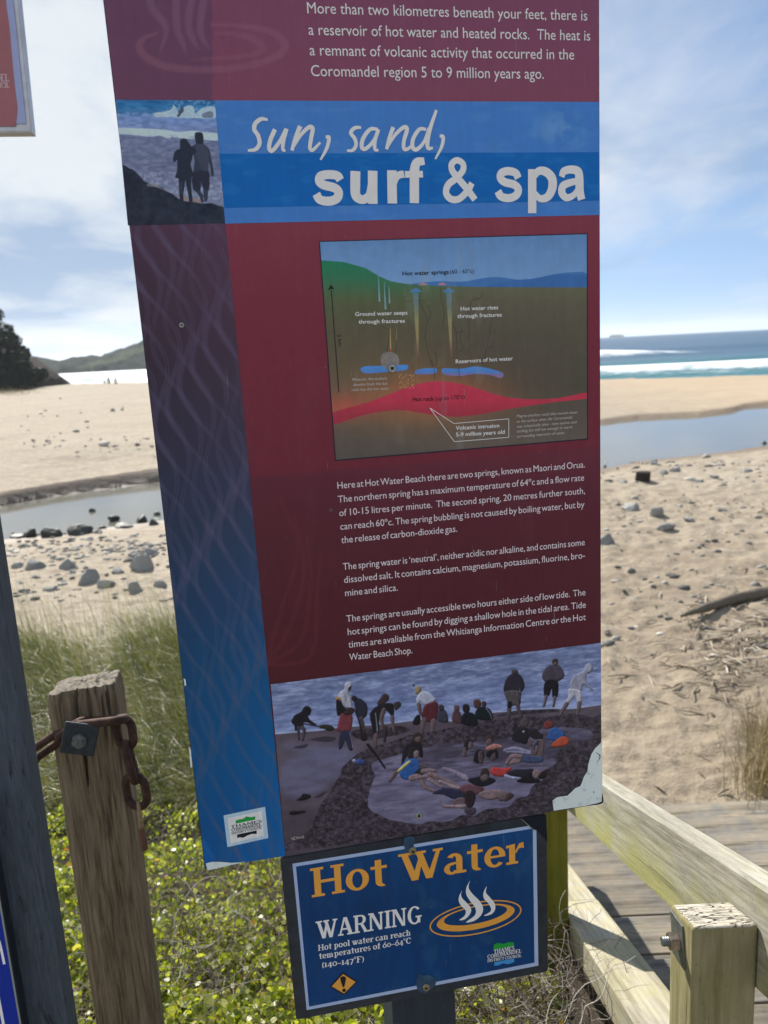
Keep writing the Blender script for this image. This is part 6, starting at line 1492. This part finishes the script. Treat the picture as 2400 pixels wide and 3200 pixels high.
fig(c7, (S3, ((420, 500), (440, 505), (440, 535), (425, 530)))); limb(c7, (150, 156, 172), ((530, 540), (565, 590), (580, 640)), 3)
# the older pair standing at the right, and the walker in white
fig(c7, ((42, 38, 52), ((690, 380), (710, 280), (760, 225), (830, 222), (870, 270), (886, 340), (860, 385), (845, 380), (835, 350), (830, 390), (740, 385))), ((70, 58, 62), ((765, 215), (772, 185), (815, 185), (825, 215), (800, 230))), ((78, 72, 76), ((700, 385), (830, 378), (838, 450), (835, 500), (790, 515), (740, 520), (715, 450))))
limb(c7, S3, ((745, 515), (742, 580), (742, 630)), [15, 14, 8]); limb(c7, S3, ((820, 505), (835, 570), (860, 618)), [15, 12, 7]); limb(c7, (22, 22, 26), ((850, 385), (846, 440), (842, 500)), 3.5); fig(c7, (BK, ((730, 480), (765, 480), (765, 530), (730, 535))))
fig(c7, ((70, 62, 76), ((1045, 250), (1070, 180), (1120, 140), (1160, 150), (1200, 140), (1240, 190), (1250, 250), (1200, 290), (1140, 305), (1075, 295))), ((58, 46, 46), ((1142, 130), (1145, 90), (1190, 85), (1192, 130), (1168, 155))), ((24, 22, 30), ((1078, 290), (1190, 290), (1190, 430), (1145, 440), (1135, 360), (1110, 425), (1065, 420))))
limb(c7, S2_, ((1085, 430), (1075, 480), (1062, 520)), [11, 9, 8]); limb(c7, S2_, ((1165, 440), (1158, 490), (1152, 522)), [11, 9, 8]); fig(c7, ((98, 78, 78), ((1150, 118), (1185, 118), (1180, 148), (1155, 148))))
fig(c7, ((146, 146, 166), ((1300, 350), (1320, 270), (1370, 220), (1430, 190), (1440, 150), (1480, 122), (1518, 165), (1490, 215), (1460, 230), (1460, 300), (1520, 370), (1500, 372), (1430, 320), (1410, 375), (1350, 385))), ((174, 172, 184), ((1290, 360), (1390, 370), (1412, 400), (1415, 495), (1375, 495), (1350, 430), (1320, 470), (1290, 500), (1262, 492), (1290, 420))))
limb(c7, S2_, ((1275, 500), (1245, 550), (1215, 605)), [15, 13, 8]); limb(c7, S2_, ((1392, 495), (1385, 550), (1370, 605)), [15, 13, 8])
# bathers
fig(c7, ((30, 30, 40), ((770, 830), (790, 760), (850, 720), (920, 730), (930, 800), (900, 870), (840, 860))), (S3, ((845, 680), (860, 640), (905, 632), (925, 670), (905, 710), (860, 712))), ((178, 178, 190), ((862, 758), (876, 746), (890, 758), (876, 772))))
fig(c7, ((118, 50, 52), ((1060, 700), (1080, 662), (1130, 660), (1155, 690), (1140, 720), (1080, 735))), ((44, 84, 152), ((1100, 800), (1120, 740), (1170, 715), (1230, 750), (1260, 790), (1200, 840), (1110, 835))), ((178, 72, 48), ((1130, 890), (1190, 825), (1250, 800), (1300, 830), (1290, 870), (1210, 900))))
fig(c7, ((38, 34, 42), ((915, 780), (940, 740), (990, 730), (1030, 770), (1055, 790), (1050, 820), (1010, 830), (960, 820))), (S2_, ((980, 840), (1040, 825), (1072, 870), (1055, 960), (1045, 1000), (960, 985), (950, 900))), ((44, 46, 82), ((970, 880), (1010, 835), (1015, 870), (990, 940), (965, 920))), ((58, 72, 106), ((850, 970), (950, 980), (1050, 990), (1045, 1040), (900, 1045), (845, 1020))), (S1, ((710, 1075), (790, 1000), (850, 985), (850, 1040), (780, 1060))))
limb(c7, S1, ((850, 985), (770, 985), (720, 1050)), [18, 16, 12]); limb(c7, S2_, ((1000, 900), (985, 960), (945, 900)), [12, 11, 9]); limb(c7, S2_, ((930, 840), (945, 880)), 12)
fig(c7, ((34, 30, 36), ((325, 880), (340, 845), (380, 835), (410, 860), (385, 870), (360, 930), (335, 930))), (S2_, ((375, 850), (405, 862), (405, 900), (380, 925), (362, 900))), (S2_, ((305, 985), (330, 900), (350, 930), (345, 975), (380, 980), (330, 992))))
fig(c7, (BK, ((415, 1030), (430, 950), (470, 920), (505, 950), (515, 1000), (490, 1020), (470, 1050))), (BK, ((525, 980), (560, 925), (600, 905), (635, 940), (638, 1000), (600, 1010), (560, 1000))), (S3, ((455, 960), (485, 930), (505, 990), (500, 1050), (465, 1050))), (S3, ((570, 990), (610, 950), (620, 1015), (575, 1025))))
fig(c7, ((64, 48, 50), ((505, 830), (540, 790), (585, 805), (600, 850), (570, 850), (520, 850))), (S2_, ((520, 850), (560, 820), (585, 850), (570, 890), (535, 885))), ((164, 110, 104), ((525, 905), (600, 870), (660, 880), (690, 905), (620, 920), (540, 935))))
limb(c7, (128, 124, 152), ((700, 930), (800, 915), (930, 950)), [10, 16, 14]); limb(c7, (120, 116, 146), ((720, 945), (830, 950), (940, 965)), [8, 12, 9])
fig(c6, ((28, 28, 40), ((1270, 840), (1290, 690), (1350, 620), (1440, 600), (1475, 680), (1470, 760), (1380, 700), (1330, 740), (1280, 830))), ((52, 42, 44), ((1385, 590), (1395, 530), (1440, 515), (1472, 560), (1455, 610), (1405, 620))), ((98, 78, 76), ((1400, 570), (1455, 555), (1460, 600), (1420, 618))))
fig(c6, ((40, 34, 38), ((1330, 720), (1345, 670), (1400, 655), (1440, 690), (1420, 730), (1370, 770), (1335, 760))), (S1, ((1395, 700), (1435, 690), (1438, 745), (1410, 770), (1390, 750))), ((36, 84, 156), ((1270, 950), (1255, 860), (1320, 780), (1390, 765), (1440, 790), (1450, 850), (1420, 930), (1350, 970))), ((200, 186, 110), ((1225, 890), (1320, 800), (1360, 785), (1350, 815), (1240, 905))), ((30, 34, 34), ((1400, 900), (1450, 860), (1495, 880), (1470, 930), (1390, 935))))
limb(c6, S2_, ((1215, 905), (1185, 950), (1160, 985)), [16, 13, 9]); limb(c6, S1, ((1480, 890), (1540, 880), (1600, 885)), [18, 15, 9]); limb(c6, S1, ((1370, 955), (1440, 945), (1500, 1040), (1590, 1080)), [22, 20, 16, 10]); limb(c6, S1, ((1550, 920), (1620, 950), (1660, 965)), [16, 15, 13]); limb(c6, S1, ((1440, 950), (1540, 940), (1640, 1000)), [14, 15, 12]); limb(c6, S2_, ((1450, 825), (1490, 850), (1520, 840)), [9, 9, 7])
limb(c7, (140, 128, 148), ((135, 1095), (230, 1130), (330, 1180), (360, 1200)), [9, 16, 20, 14]); limb(c7, S1, ((5, 1150), (90, 1180), (200, 1230), (290, 1270)), [16, 17, 16, 12]); limb(c7, (146, 126, 134), ((100, 1215), (190, 1255), (290, 1285)), [10, 14, 13]); limb(c7, (134, 116, 126), ((0, 1200), (80, 1250), (130, 1275)), [14, 12, 8])
fig(c7, ((40, 42, 70), ((30, 1330), (130, 1280), (230, 1285), (330, 1310), (330, 1370), (230, 1380), (130, 1340))), ((98, 62, 72), ((270, 1290), (340, 1245), (430, 1250), (510, 1280), (470, 1330), (400, 1340), (330, 1330))))
fig(c7, ((26, 28, 40), ((360, 1200), (430, 1180), (480, 1170), (560, 1180), (620, 1210), (560, 1250), (480, 1265), (400, 1240))), ((54, 44, 46), ((475, 1150), (490, 1105), (530, 1095), (558, 1130), (550, 1180), (480, 1190))), (S2_, ((480, 1170), (520, 1150), (552, 1165), (540, 1205), (505, 1220), (480, 1200))))
fig(c7, ((178, 54, 56), ((565, 1130), (590, 1085), (680, 1095), (770, 1090), (720, 1150), (690, 1175), (600, 1165))), ((34, 34, 48), ((715, 1155), (780, 1110), (880, 1105), (960, 1100), (970, 1150), (900, 1180), (790, 1170))), (BK, ((810, 1220), (880, 1170), (960, 1120), (1000, 1180), (1030, 1220), (940, 1235))), (S1, ((955, 1150), (975, 1110), (1030, 1115), (1050, 1140), (1010, 1180), (980, 1195))), ((28, 24, 30), ((1015, 1165), (1050, 1125), (1085, 1150), (1075, 1185), (1020, 1195))))
limb(c7, (150, 154, 186), ((710, 1165), (770, 1185), (840, 1190)), [12, 11, 7])
fig(c7, (S1, ((455, 1330), (520, 1300), (610, 1295), (690, 1300), (715, 1330), (650, 1370), (570, 1390), (480, 1370))), (S2_, ((640, 1360), (680, 1320), (725, 1325), (735, 1365), (690, 1400), (650, 1395))), ((70, 52, 52), ((700, 1370), (740, 1320), (785, 1340), (760, 1380), (700, 1405))), (S2_, ((210, 1420), (260, 1370), (330, 1370), (350, 1420), (320, 1455), (240, 1450))), ((44, 32, 38), ((330, 1370), (345, 1310), (400, 1305), (432, 1350), (420, 1420), (390, 1460), (340, 1450))), ((66, 54, 70), ((335, 1470), (425, 1460), (432, 1510), (390, 1530), (335, 1510))))
limb(c7, (138, 118, 124), ((330, 1450), (220, 1450), (130, 1440), (95, 1385)), [16, 13, 10, 7])
# things left on the sand: spade, cap, sandals
limb(c6, (24, 22, 28), ((950, 635), (1040, 750), (1115, 858)), [10, 8, 6]); fig(c6, ((52, 74, 140), ((825, 800), (860, 768), (915, 790), (920, 825), (860, 822))), ((150, 156, 184), ((800, 780), (825, 770), (840, 800), (815, 808))))
fig(c6, ((24, 22, 30), ((265, 1165), (300, 1140), (330, 1105), (395, 1115), (400, 1140), (350, 1165), (290, 1172))), ((22, 22, 30), ((202, 1275), (250, 1270), (345, 1268), (350, 1282), (270, 1305), (206, 1305))))
limb(c6, (20, 20, 26), ((1390, 78), (1380, 62), (1385, 58), (1390, 66), (1398, 58), (1400, 66), (1390, 78)), 1.6)
d_ = np.hypot(Xf - 782, Yf - 886); pr_.blend(np.exp(-((d_ - 26) / 12) ** 2) * 0.45, (124, 128, 150))
pr_.c = 0.45 * pr_.c + 0.55 * np.stack([boxblur(pr_.c[..., k], 1) for k in range(3)], -1)
pr_.c = 0.88 * pr_.c + 0.12 * pr_.c.mean(-1, keepdims=True)
pr_.c = pr_.c * np.array([0.98, 0.98, 1.0]) + 12 * (fbm(Xf * 0.5, Yf * 0.5, 2, 77) - 0.5)[..., None]
pr_.done('bathers_picture', M_ART, panel)
lettering('picture_credit', PL, [('NZ Herald', *c6((220, 1548), (338, 1528)), 9)], ink_mat('faded white print', (176, 172, 166)), panel, w=0.0012)

# ================================================================== the post and the small warning sign
m_navy, t = material('dark navy painted timber'); p = t.obj(); q = t.mapv(p, (1, 1, 0.05))
ck = t.ramp(t.noise(q, 60, 4, 0.6), [(0.30, 1.0), (0.36, 0.0)])
nc_ = t.mix(t.ramp(t.noise(q, 110, 5, 0.7), [(0.3, 0.0), (0.7, 1.0)]), (0.012, 0.021, 0.034, 1), (0.026, 0.040, 0.058, 1))
nc_ = t.mix(t.ramp(t.noise(p, 26, 5, 0.7), [(0.62, 0.0), (0.72, 0.4)]), nc_, (0.12, 0.13, 0.13, 1))
t.out(t.bsdf(t.mix(t.math('MULTIPLY', ck, 0.7), nc_, (0.012, 0.015, 0.02, 1)), 0.6, t.bump(t.noise(q, 110, 5, 0.7), 0.4, 0.002), 0.4))
def post_box(name, lo, hi, mat, pl, label=None, cat=None, parent=None, bev=0.004):
    """box given in the sign plane's own axes"""
    b = box_bm(hi[0] - lo[0], hi[1] - lo[1], hi[2] - lo[2], bev, 2); c = [(a + b_) / 2 for a, b_ in zip(lo, hi)]
    M = pl.M() @ Matrix.Translation(c); me = bpy.data.meshes.new(name); 
    bmesh.ops.rotate(b, cent=(0, 0, 0), matrix=Matrix.Rotation(PI / 2, 3, 'X'), verts=b.verts)      # local z runs up the post
    M = M @ Matrix.Rotation(-PI / 2, 4, 'X')
    return tag(ob(name, b, mat, parent, M), label, cat)
PB = Plane(D0 + 0.011)
ul, ur = PB.uv([(1228, 3190)])[0, 0], PB.uv([(1426, 3190)])[0, 0]
post_box('sign_post', (ul, -1.9, -0.10), (ur, 0.60, 0.0), m_navy, PB, 'dark navy painted timber post carrying the tall maroon board', 'post')
warn = thing('warning_sign', (*(EYE + NN * D0 + UU * 0.2)[:2], 0.62), 'small blue hot water warning sign with orange lettering below the tall board', 'sign')
HT = [(45, 318), (1583, 80), (1592, 990), (140, 1270)]
q = PL.uv(cW(*HT)); q[0, 1] = min(q[0, 1], uvb[0, 1] - 0.003); q[1, 1] = min(q[1, 1], q[0, 1] + 0.0012)
def rounded(q, r, n=5):
    out = []
    for k in range(4):
        a, b, c = q[k - 1], q[k], q[(k + 1) % 4]; d1, d2 = (a - b) / np.linalg.norm(a - b), (c - b) / np.linalg.norm(c - b)
        for t_ in np.linspace(0, 1, n): out.append(b + d1 * r * (1 - t_) ** 2 + d2 * r * t_ ** 2)
    return out
ob('board', slab_bm([tuple(a) for a in rounded(q, 0.006)][::-1], -0.0095, -0.001, 0.0006), simple('sign edge', (0.045, 0.05, 0.055, 1), 0.5, 0.4, 0, 60, 0.4), warn, PL.M())
m_fr, t = material('worn navy frame print'); p = t.obj()
fc = t.mix(t.ramp(t.noise(p, 40, 6, 0.7), [(0.35, 0.0), (0.7, 1.0)]), ink(13, 23, 35), ink(34, 46, 58))
fc = t.mix(t.ramp(t.noise(p, 24, 6, 0.75), [(0.60, 0.0), (0.72, 0.5)]), fc, ink(86, 98, 104)); t.out(t.bsdf(fc, 0.38, None, 0.5))
pw = Poly(PL, -0.0007); c_ = q.mean(0); pw.add(rounded(c_ + (q - c_) * 0.996, 0.006), uvs=True); pw.done('frame_print', m_fr, warn)
pw = Poly(PL, -0.0004); pw.add(cW((118, 368), (1523, 143), (1535, 955), (200, 1212))); pw.done('white_border', ink_mat('border print', (150, 168, 200), 0.4, 0.06), warn)
rw = Raster(PL, cW((138, 384), (1502, 165), (1512, 937), (214, 1191)), 220, 150, -0.0001)
Xw, Yw = (rw.X - 850) / .5425, (rw.Y - 2500) / .5425
rw.c = vgrad(Yw, [(160, (10, 62, 112)), (600, (6, 52, 98)), (1190, (0, 54, 106))]); rw.c *= (0.9 + 0.2 * fbm(Xw * 0.03, Yw * 0.004, 4, 3))[..., None]
rw.blend(sstep(0.6, 0.8, fbm(Xw * 0.012, Yw * 0.01, 5, 8)) * 0.25, (70, 96, 116)); rw.done('blue_field', M_ART, warn)
M_OR = ink_mat('orange print', (216, 146, 62), 0.42, 0.09); M_WW = ink_mat('white sign print', (206, 220, 224), 0.42, 0.05)
pw = Poly(PL, 0.0003); serif_line(pw, 'Hot Water', *cW((226, 562), (1452, 357)), 91); pw.done('title_lettering', M_OR, warn)
pw = Poly(PL, 0.0003); serif_line(pw, 'WARNING', *cW((255, 803), (864, 706)), 56)
serif_line(pw, 'Hot pool water can reach', *cW((265, 869), (800, 778)), 18.5); serif_line(pw, u'temperatures of 60\u201364\u00b0C', *cW((271, 916), (802, 823)), 18.5); serif_line(pw, u'(140\u2013147\u00b0F)', *cW((286, 965), (532, 930)), 19.5)
pw.done('warning_lettering', M_WW, warn)
def ell(cx, cy, a, b, k=-.185, n=72, a0=0, a1=360): return [(cx + a * math.cos(t), cy + b * math.sin(t) + k * a * math.cos(t)) for t in np.radians(np.linspace(a0, a1, n))]
pw = Poly(PL, 0.0003); pw.stroke(cW(*ell(1172, 681, 261, 90)), 5.2, 0)
o_, i_ = ell(1173, 676, 224, 68), ell(1172, 663, 182, 48)
for k in range(71): pw.add(cW(o_[k], o_[k + 1], i_[k + 1], i_[k]))
pw.done('pool_emblem', M_OR, warn)
pw = Poly(PL, 0.0006)
for s_ in (((1095, 520), (1078, 550), (1075, 580), (1090, 610), (1115, 635), (1108, 665), (1078, 690), (1110, 686), (1140, 655), (1146, 625), (1125, 595), (1096, 565), (1088, 540)),
           ((1141, 463), (1120, 500), (1118, 540), (1140, 580), (1170, 620), (1168, 662), (1116, 703), (1165, 694), (1205, 660), (1215, 620), (1195, 580), (1155, 540), (1134, 510), (1133, 485)),
           ((1237, 496), (1218, 530), (1220, 565), (1250, 600), (1260, 637), (1220, 665), (1262, 657), (1284, 630), (1282, 595), (1255, 560), (1231, 530))): pw.add(cW(*s_), 4)
pw.done('steam_emblem', M_WW, warn)
pw = Poly(PL, 0.0003); pw.add(cW((333, 1073), (408, 991), (492, 1045), (415, 1124))); pw.done('danger_symbol', m_dkp, warn)
pw = Poly(PL, 0.0006); pw.add(cW((344, 1072), (409, 1001), (481, 1046), (415, 1113))); pw.done('danger_symbol', M_OR, warn)
pw = Poly(PL, 0.0009); pw.add(cW((393, 1028), (400, 1016), (412, 1013), (424, 1020), (425, 1034), (416, 1072), (407, 1074)), 3); pw.add(cW((404, 1092), (412, 1084), (422, 1086), (425, 1096), (418, 1104), (408, 1102)), 3); pw.done('danger_symbol', m_dkp, warn)
pw = Poly(PL, 0.0003); pw.add(cW((1277, 833), (1300, 822), (1335, 828), (1365, 817), (1393, 820), (1394, 842), (1276, 863))); pw.done('council_emblem', ink_mat('emblem green', (28, 140, 58)), warn)
pw = Poly(PL, 0.0003); pw.add(cW((1280, 934), (1394, 911), (1396, 932), (1360, 945), (1330, 940), (1300, 953), (1280, 953))); pw.done('council_emblem', ink_mat('emblem blue', (60, 130, 190)), warn)
pw = Poly(PL, 0.0005); serif_line(pw, 'THAMES', *cW((1277, 886), (1397, 861)), 13); serif_line(pw, 'COROMANDEL', *cW((1240, 913), (1436, 877)), 12); serif_line(pw, 'DISTRICT COUNCIL', *cW((1240, 933), (1436, 902)), 9); pw.done('council_lettering', M_WW, warn)
# the lifted film at the upper right corner
pw = Poly(PL, 0.0008); pw.add(cW((1432, 104), (1578, 84), (1585, 240), (1563, 215), (1522, 172), (1495, 164), (1470, 140))); pw.done('torn_corner', ink_mat('bare navy board', (14, 22, 34), 0.6, 0.3), warn)
pw = Poly(PL, 0.0011); pw.stroke(cW((1432, 104), (1470, 138), (1500, 166), (1522, 172)), [1.5, 3, 3, 1], 5); pw.done('torn_corner', ink_mat('torn film edge', (120, 124, 112)), warn)
m_brass = simple('tarnished brass screw', (0.33, 0.27, 0.15, 1), 0.45, 0.5, 0.7, 200, 0.4)
pw = Poly(PL, 0.0004); pw.add(cW((760, 225), (800, 208), (822, 225), (815, 262), (830, 300), (800, 330), (770, 300)), 4); pw.add(cW((830, 1050), (845, 1000), (870, 1010), (900, 1005), (940, 1030), (938, 1070), (905, 1095), (880, 1115), (840, 1090)), 4); pw.split('glue_stain', ink_mat('milky stain', (44, 68, 92), 0.5, 0.45), warn)
screw(PL, *cW((810, 292))[0], 0.0060, 0.0008, warn, m_brass); screw(PL, *cW((887, 1078))[0], 0.0060, 0.0008, warn, m_brass)

# ================================================================== the support at the left with its two boards
m_slate, t = material('slate blue painted timber'); p = t.obj(); q = t.mapv(p, (1, 1, 0.09))
g = t.noise(q, 260, 6, 0.75, 0.4); ck = t.ramp(t.noise(t.mapv(p, (1, 1, 0.16)), 150, 5, 0.65), [(0.34, 1.0), (0.39, 0.0)])
sc_ = t.mix(t.ramp(g, [(0.3, 0.0), (0.7, 1.0)]), (0.035, 0.047, 0.064, 1), (0.085, 0.107, 0.138, 1))
sc_ = t.mix(t.math('MULTIPLY', ck, 0.85), sc_, (0.02, 0.024, 0.032, 1))
t.out(t.bsdf(sc_, 0.75, t.bump(t.math('SUBTRACT', g, ck), 0.6, 0.003), 0.3))
PS = Plane(0.98)
ur = PS.uv([(214, 3200)])[0, 0]
post_box('sign_support', (ur - 0.10, -1.95, -0.045), (ur, 0.75, 0.0), m_slate, PS, 'slate blue painted timber upright at the left edge of the photo', 'post', bev=0.003)
u1 = PS.uv([(105.5, 3197)])[0, 0]; PF = Plane(0.98 - 0.024); u2 = PF.uv([(70, 3200)])[0, 0]
side = thing('side_sign', (*(PF.o + UU * (u2 - 0.3))[:2], 0.5), 'bright blue notice board fixed low on the slate blue upright', 'sign')
ob('board', slab_bm([(u2 - 0.6, -1.25), (u2, -1.25), (u2, -0.50), (u2 - 0.6, -0.50)], -0.0236, 0.0, 0.001), simple('dark side board edge', (0.018, 0.026, 0.036, 1), 0.5, 0.4, 0, 50, 0.4), side, PF.M())
pw = Poly(PF, 0.0004); pw.add([(u2 - 0.597, -1.247), (u2 - 0.0035, -1.247), (u2 - 0.0035, -0.503), (u2 - 0.597, -0.503)], uvs=True); pw.done('blue_print', ink_mat('royal blue print', (4, 36, 132), 0.4, 0.05), side)
pw = Poly(PF, 0.0003); pw.add([(u2 - 0.0034, -1.247), (u2 - 0.0012, -1.247), (u2 - 0.0012, -0.503), (u2 - 0.0034, -0.503)], uvs=True); pw.done('edge_trim', ink_mat('pale edge', (120, 128, 128)), side)
pw = Poly(PF, 0.0007); pw.stroke([(-8, 2930), (0, 2948), (14, 3012)], 8, 4); pw.stroke([(-6, 3110), (0, 3140), (12, 3205)], 9, 4); pw.split('letter_stroke', M_WHITE, side)
# the faded red board above it
PR = Plane(0.955)
red = thing('red_sign', (*(PR.o - UU * 0.5)[:2], 1.9), 'faded red board with a metal edge at the top left corner of the photo', 'sign')
br = PR.uv([(99.5, 412)])[0]; tr_ = PR.uv([(57, -2)])[0]
sl = (tr_[0] - br[0]) / (tr_[1] - br[1]); RU = lambda v_: br[0] + sl * (v_ - br[1])
T0 = 0.70
ob('board', slab_bm([(br[0] - 0.5, br[1]), (br[0], br[1]), (RU(T0), T0), (br[0] - 0.5, T0)], -0.02, -0.001, 0.001), simple('brushed aluminium', (0.50, 0.50, 0.53, 1), 0.4, 0.5, 0.8, 40, 0.2), red, PR.M())
fw_ = 0.0046
pw = Poly(PR, 0.0002); pw.add([(br[0] - 0.5, br[1] + 0.008), (br[0] - fw_, br[1] + 0.008), (RU(T0) - fw_, T0 - .003), (br[0] - 0.5, T0 - .003)], uvs=True); pw.done('lilac_print', ink_mat('lilac print', (140, 150, 188), 0.5, 0.06), red)
edge = PR.uv(cU((92, -60), (110, 150), (150, 420), (190, 880), (230, 1300), (262, 1560), (276, 1680), (272, 1800), (246, 1985)))
pw = Poly(PR, 0.0004); pw.add([(br[0] - 0.498, br[1] + 0.0082)] + [tuple(a) for a in cr(edge, 4)[::-1]] + [(edge[0, 0] - 0.004, T0 - .004), (br[0] - 0.498, T0 - .004)], uvs=True); pw.done('red_print', ink_mat('faded red print', (142, 92, 98), 0.5, 0.07), red)
pw = Poly(PR, 0.0007); serif_line(pw, 'COROMANDEL', *cU((-620, 1262), (150, 1286)), 23); serif_line(pw, 'DISTRICT COUNCIL', *cU((-620, 1368), (158, 1386)), 17); pw.done('council_lettering', ink_mat('faded lettering', (190, 170, 178), 0.5, 0.05), red)

# ================================================================== people far off by the water
def person(px, py, h, pose, label, cols):
    p = at_z(px, py, BEACH - 0.15); 
    r_ = thing('person', p, label, 'person', 'people by the sea')
    me = bpy.data.meshes.new('body'); s = h / 1.75
    vs = [(0, 0, .95), (0, 0, 1.2), (0, 0, 1.42), (0, 0, 1.54), (0, -.01, 1.66), (.1, 0, .9), (.12, .04 * pose, .5), (.13, -.1 * pose, .04), (.14, -.2, .02), (-.1, 0, .9), (-.13, -.08 * pose, .5), (-.14, .12 * pose, .04), (-.15, 0, .02), (.2, 0, 1.38), (.27, .02, 1.1), (.25, -.12 * pose, .85), (-.2, 0, 1.38), (-.27, .02, 1.1), (-.24, .1 * pose, .86)]
    es = [(0, 1), (1, 2), (2, 3), (3, 4), (0, 5), (5, 6), (6, 7), (7, 8), (0, 9), (9, 10), (10, 11), (11, 12), (2, 13), (13, 14), (14, 15), (2, 16), (16, 17), (17, 18)]
    me.from_pydata([(a * s, b * s, c * s) for a, b, c in vs], es, []); o = ob('body', me, cols[0], r_, Matrix.Translation(Vector(p)))
    o.modifiers.new('skin', 'SKIN'); rad = [.14, .13, .15, .06, .10, .09, .06, .045, .04, .09, .06, .045, .04, .06, .045, .035, .06, .045, .035]
    for v_, q_ in zip(me.skin_vertices[0].data, rad): v_.radius = (q_ * s, q_ * s * 0.85)
    me.skin_vertices[0].data[0].use_root = True
    sb = o.modifiers.new('sub', 'SUBSURF'); sb.levels = 1; sb.render_levels = 1
    b = bmesh.new(); bmesh.ops.create_icosphere(b, subdivisions=2, radius=0.115 * s); ob('hair', b, cols[1], r_, Matrix.Translation(Vector(p) + Vector((0, 0.02, 1.72 * s))))
m_ps = simple('dark swimming clothes', (0.06, 0.06, 0.075, 1), 0.8); m_sk = simple('tanned figure', (0.16, 0.10, 0.075, 1), 0.7); m_hr = simple('dark hair', (0.02, 0.015, 0.012, 1), 0.7)
person(343, 1216, 1.6, 1, 'far off person in dark clothes standing by the sea, middle of three', (m_ps, m_hr))
person(364, 1217, 1.5, -1, 'far off tanned person standing by the sea, nearest to the tall board', (m_sk, m_hr))
person(329, 1215, 1.1, 0.5, 'far off small figure by the sea, leftmost of three', (m_sk, m_hr))

# ------------------------------------------------------------------ sea air
b = bmesh.new(); bmesh.ops.create_cube(b, size=1.0)
m_haze = bpy.data.materials.new('sea haze'); m_haze.use_nodes = True; t = N(m_haze.node_tree)
for x in list(t.n): t.n.remove(x)
pv = t.new('ShaderNodeVolumePrincipled'); pv.inputs['Color'].default_value = (0.86, 0.93, 1.0, 1); pv.inputs['Density'].default_value = 0.0002; pv.inputs['Anisotropy'].default_value = 0.35
o_ = t.new('ShaderNodeOutputMaterial'); t.l.new(pv.outputs[0], o_.inputs['Volume'])
HAZE = True
if HAZE:
    tag(ob('haze', b, m_haze, None, Matrix.Translation((0, 4000, 30)) @ Matrix.Diagonal((20000, 12000, 84, 1))), kind='stuff')
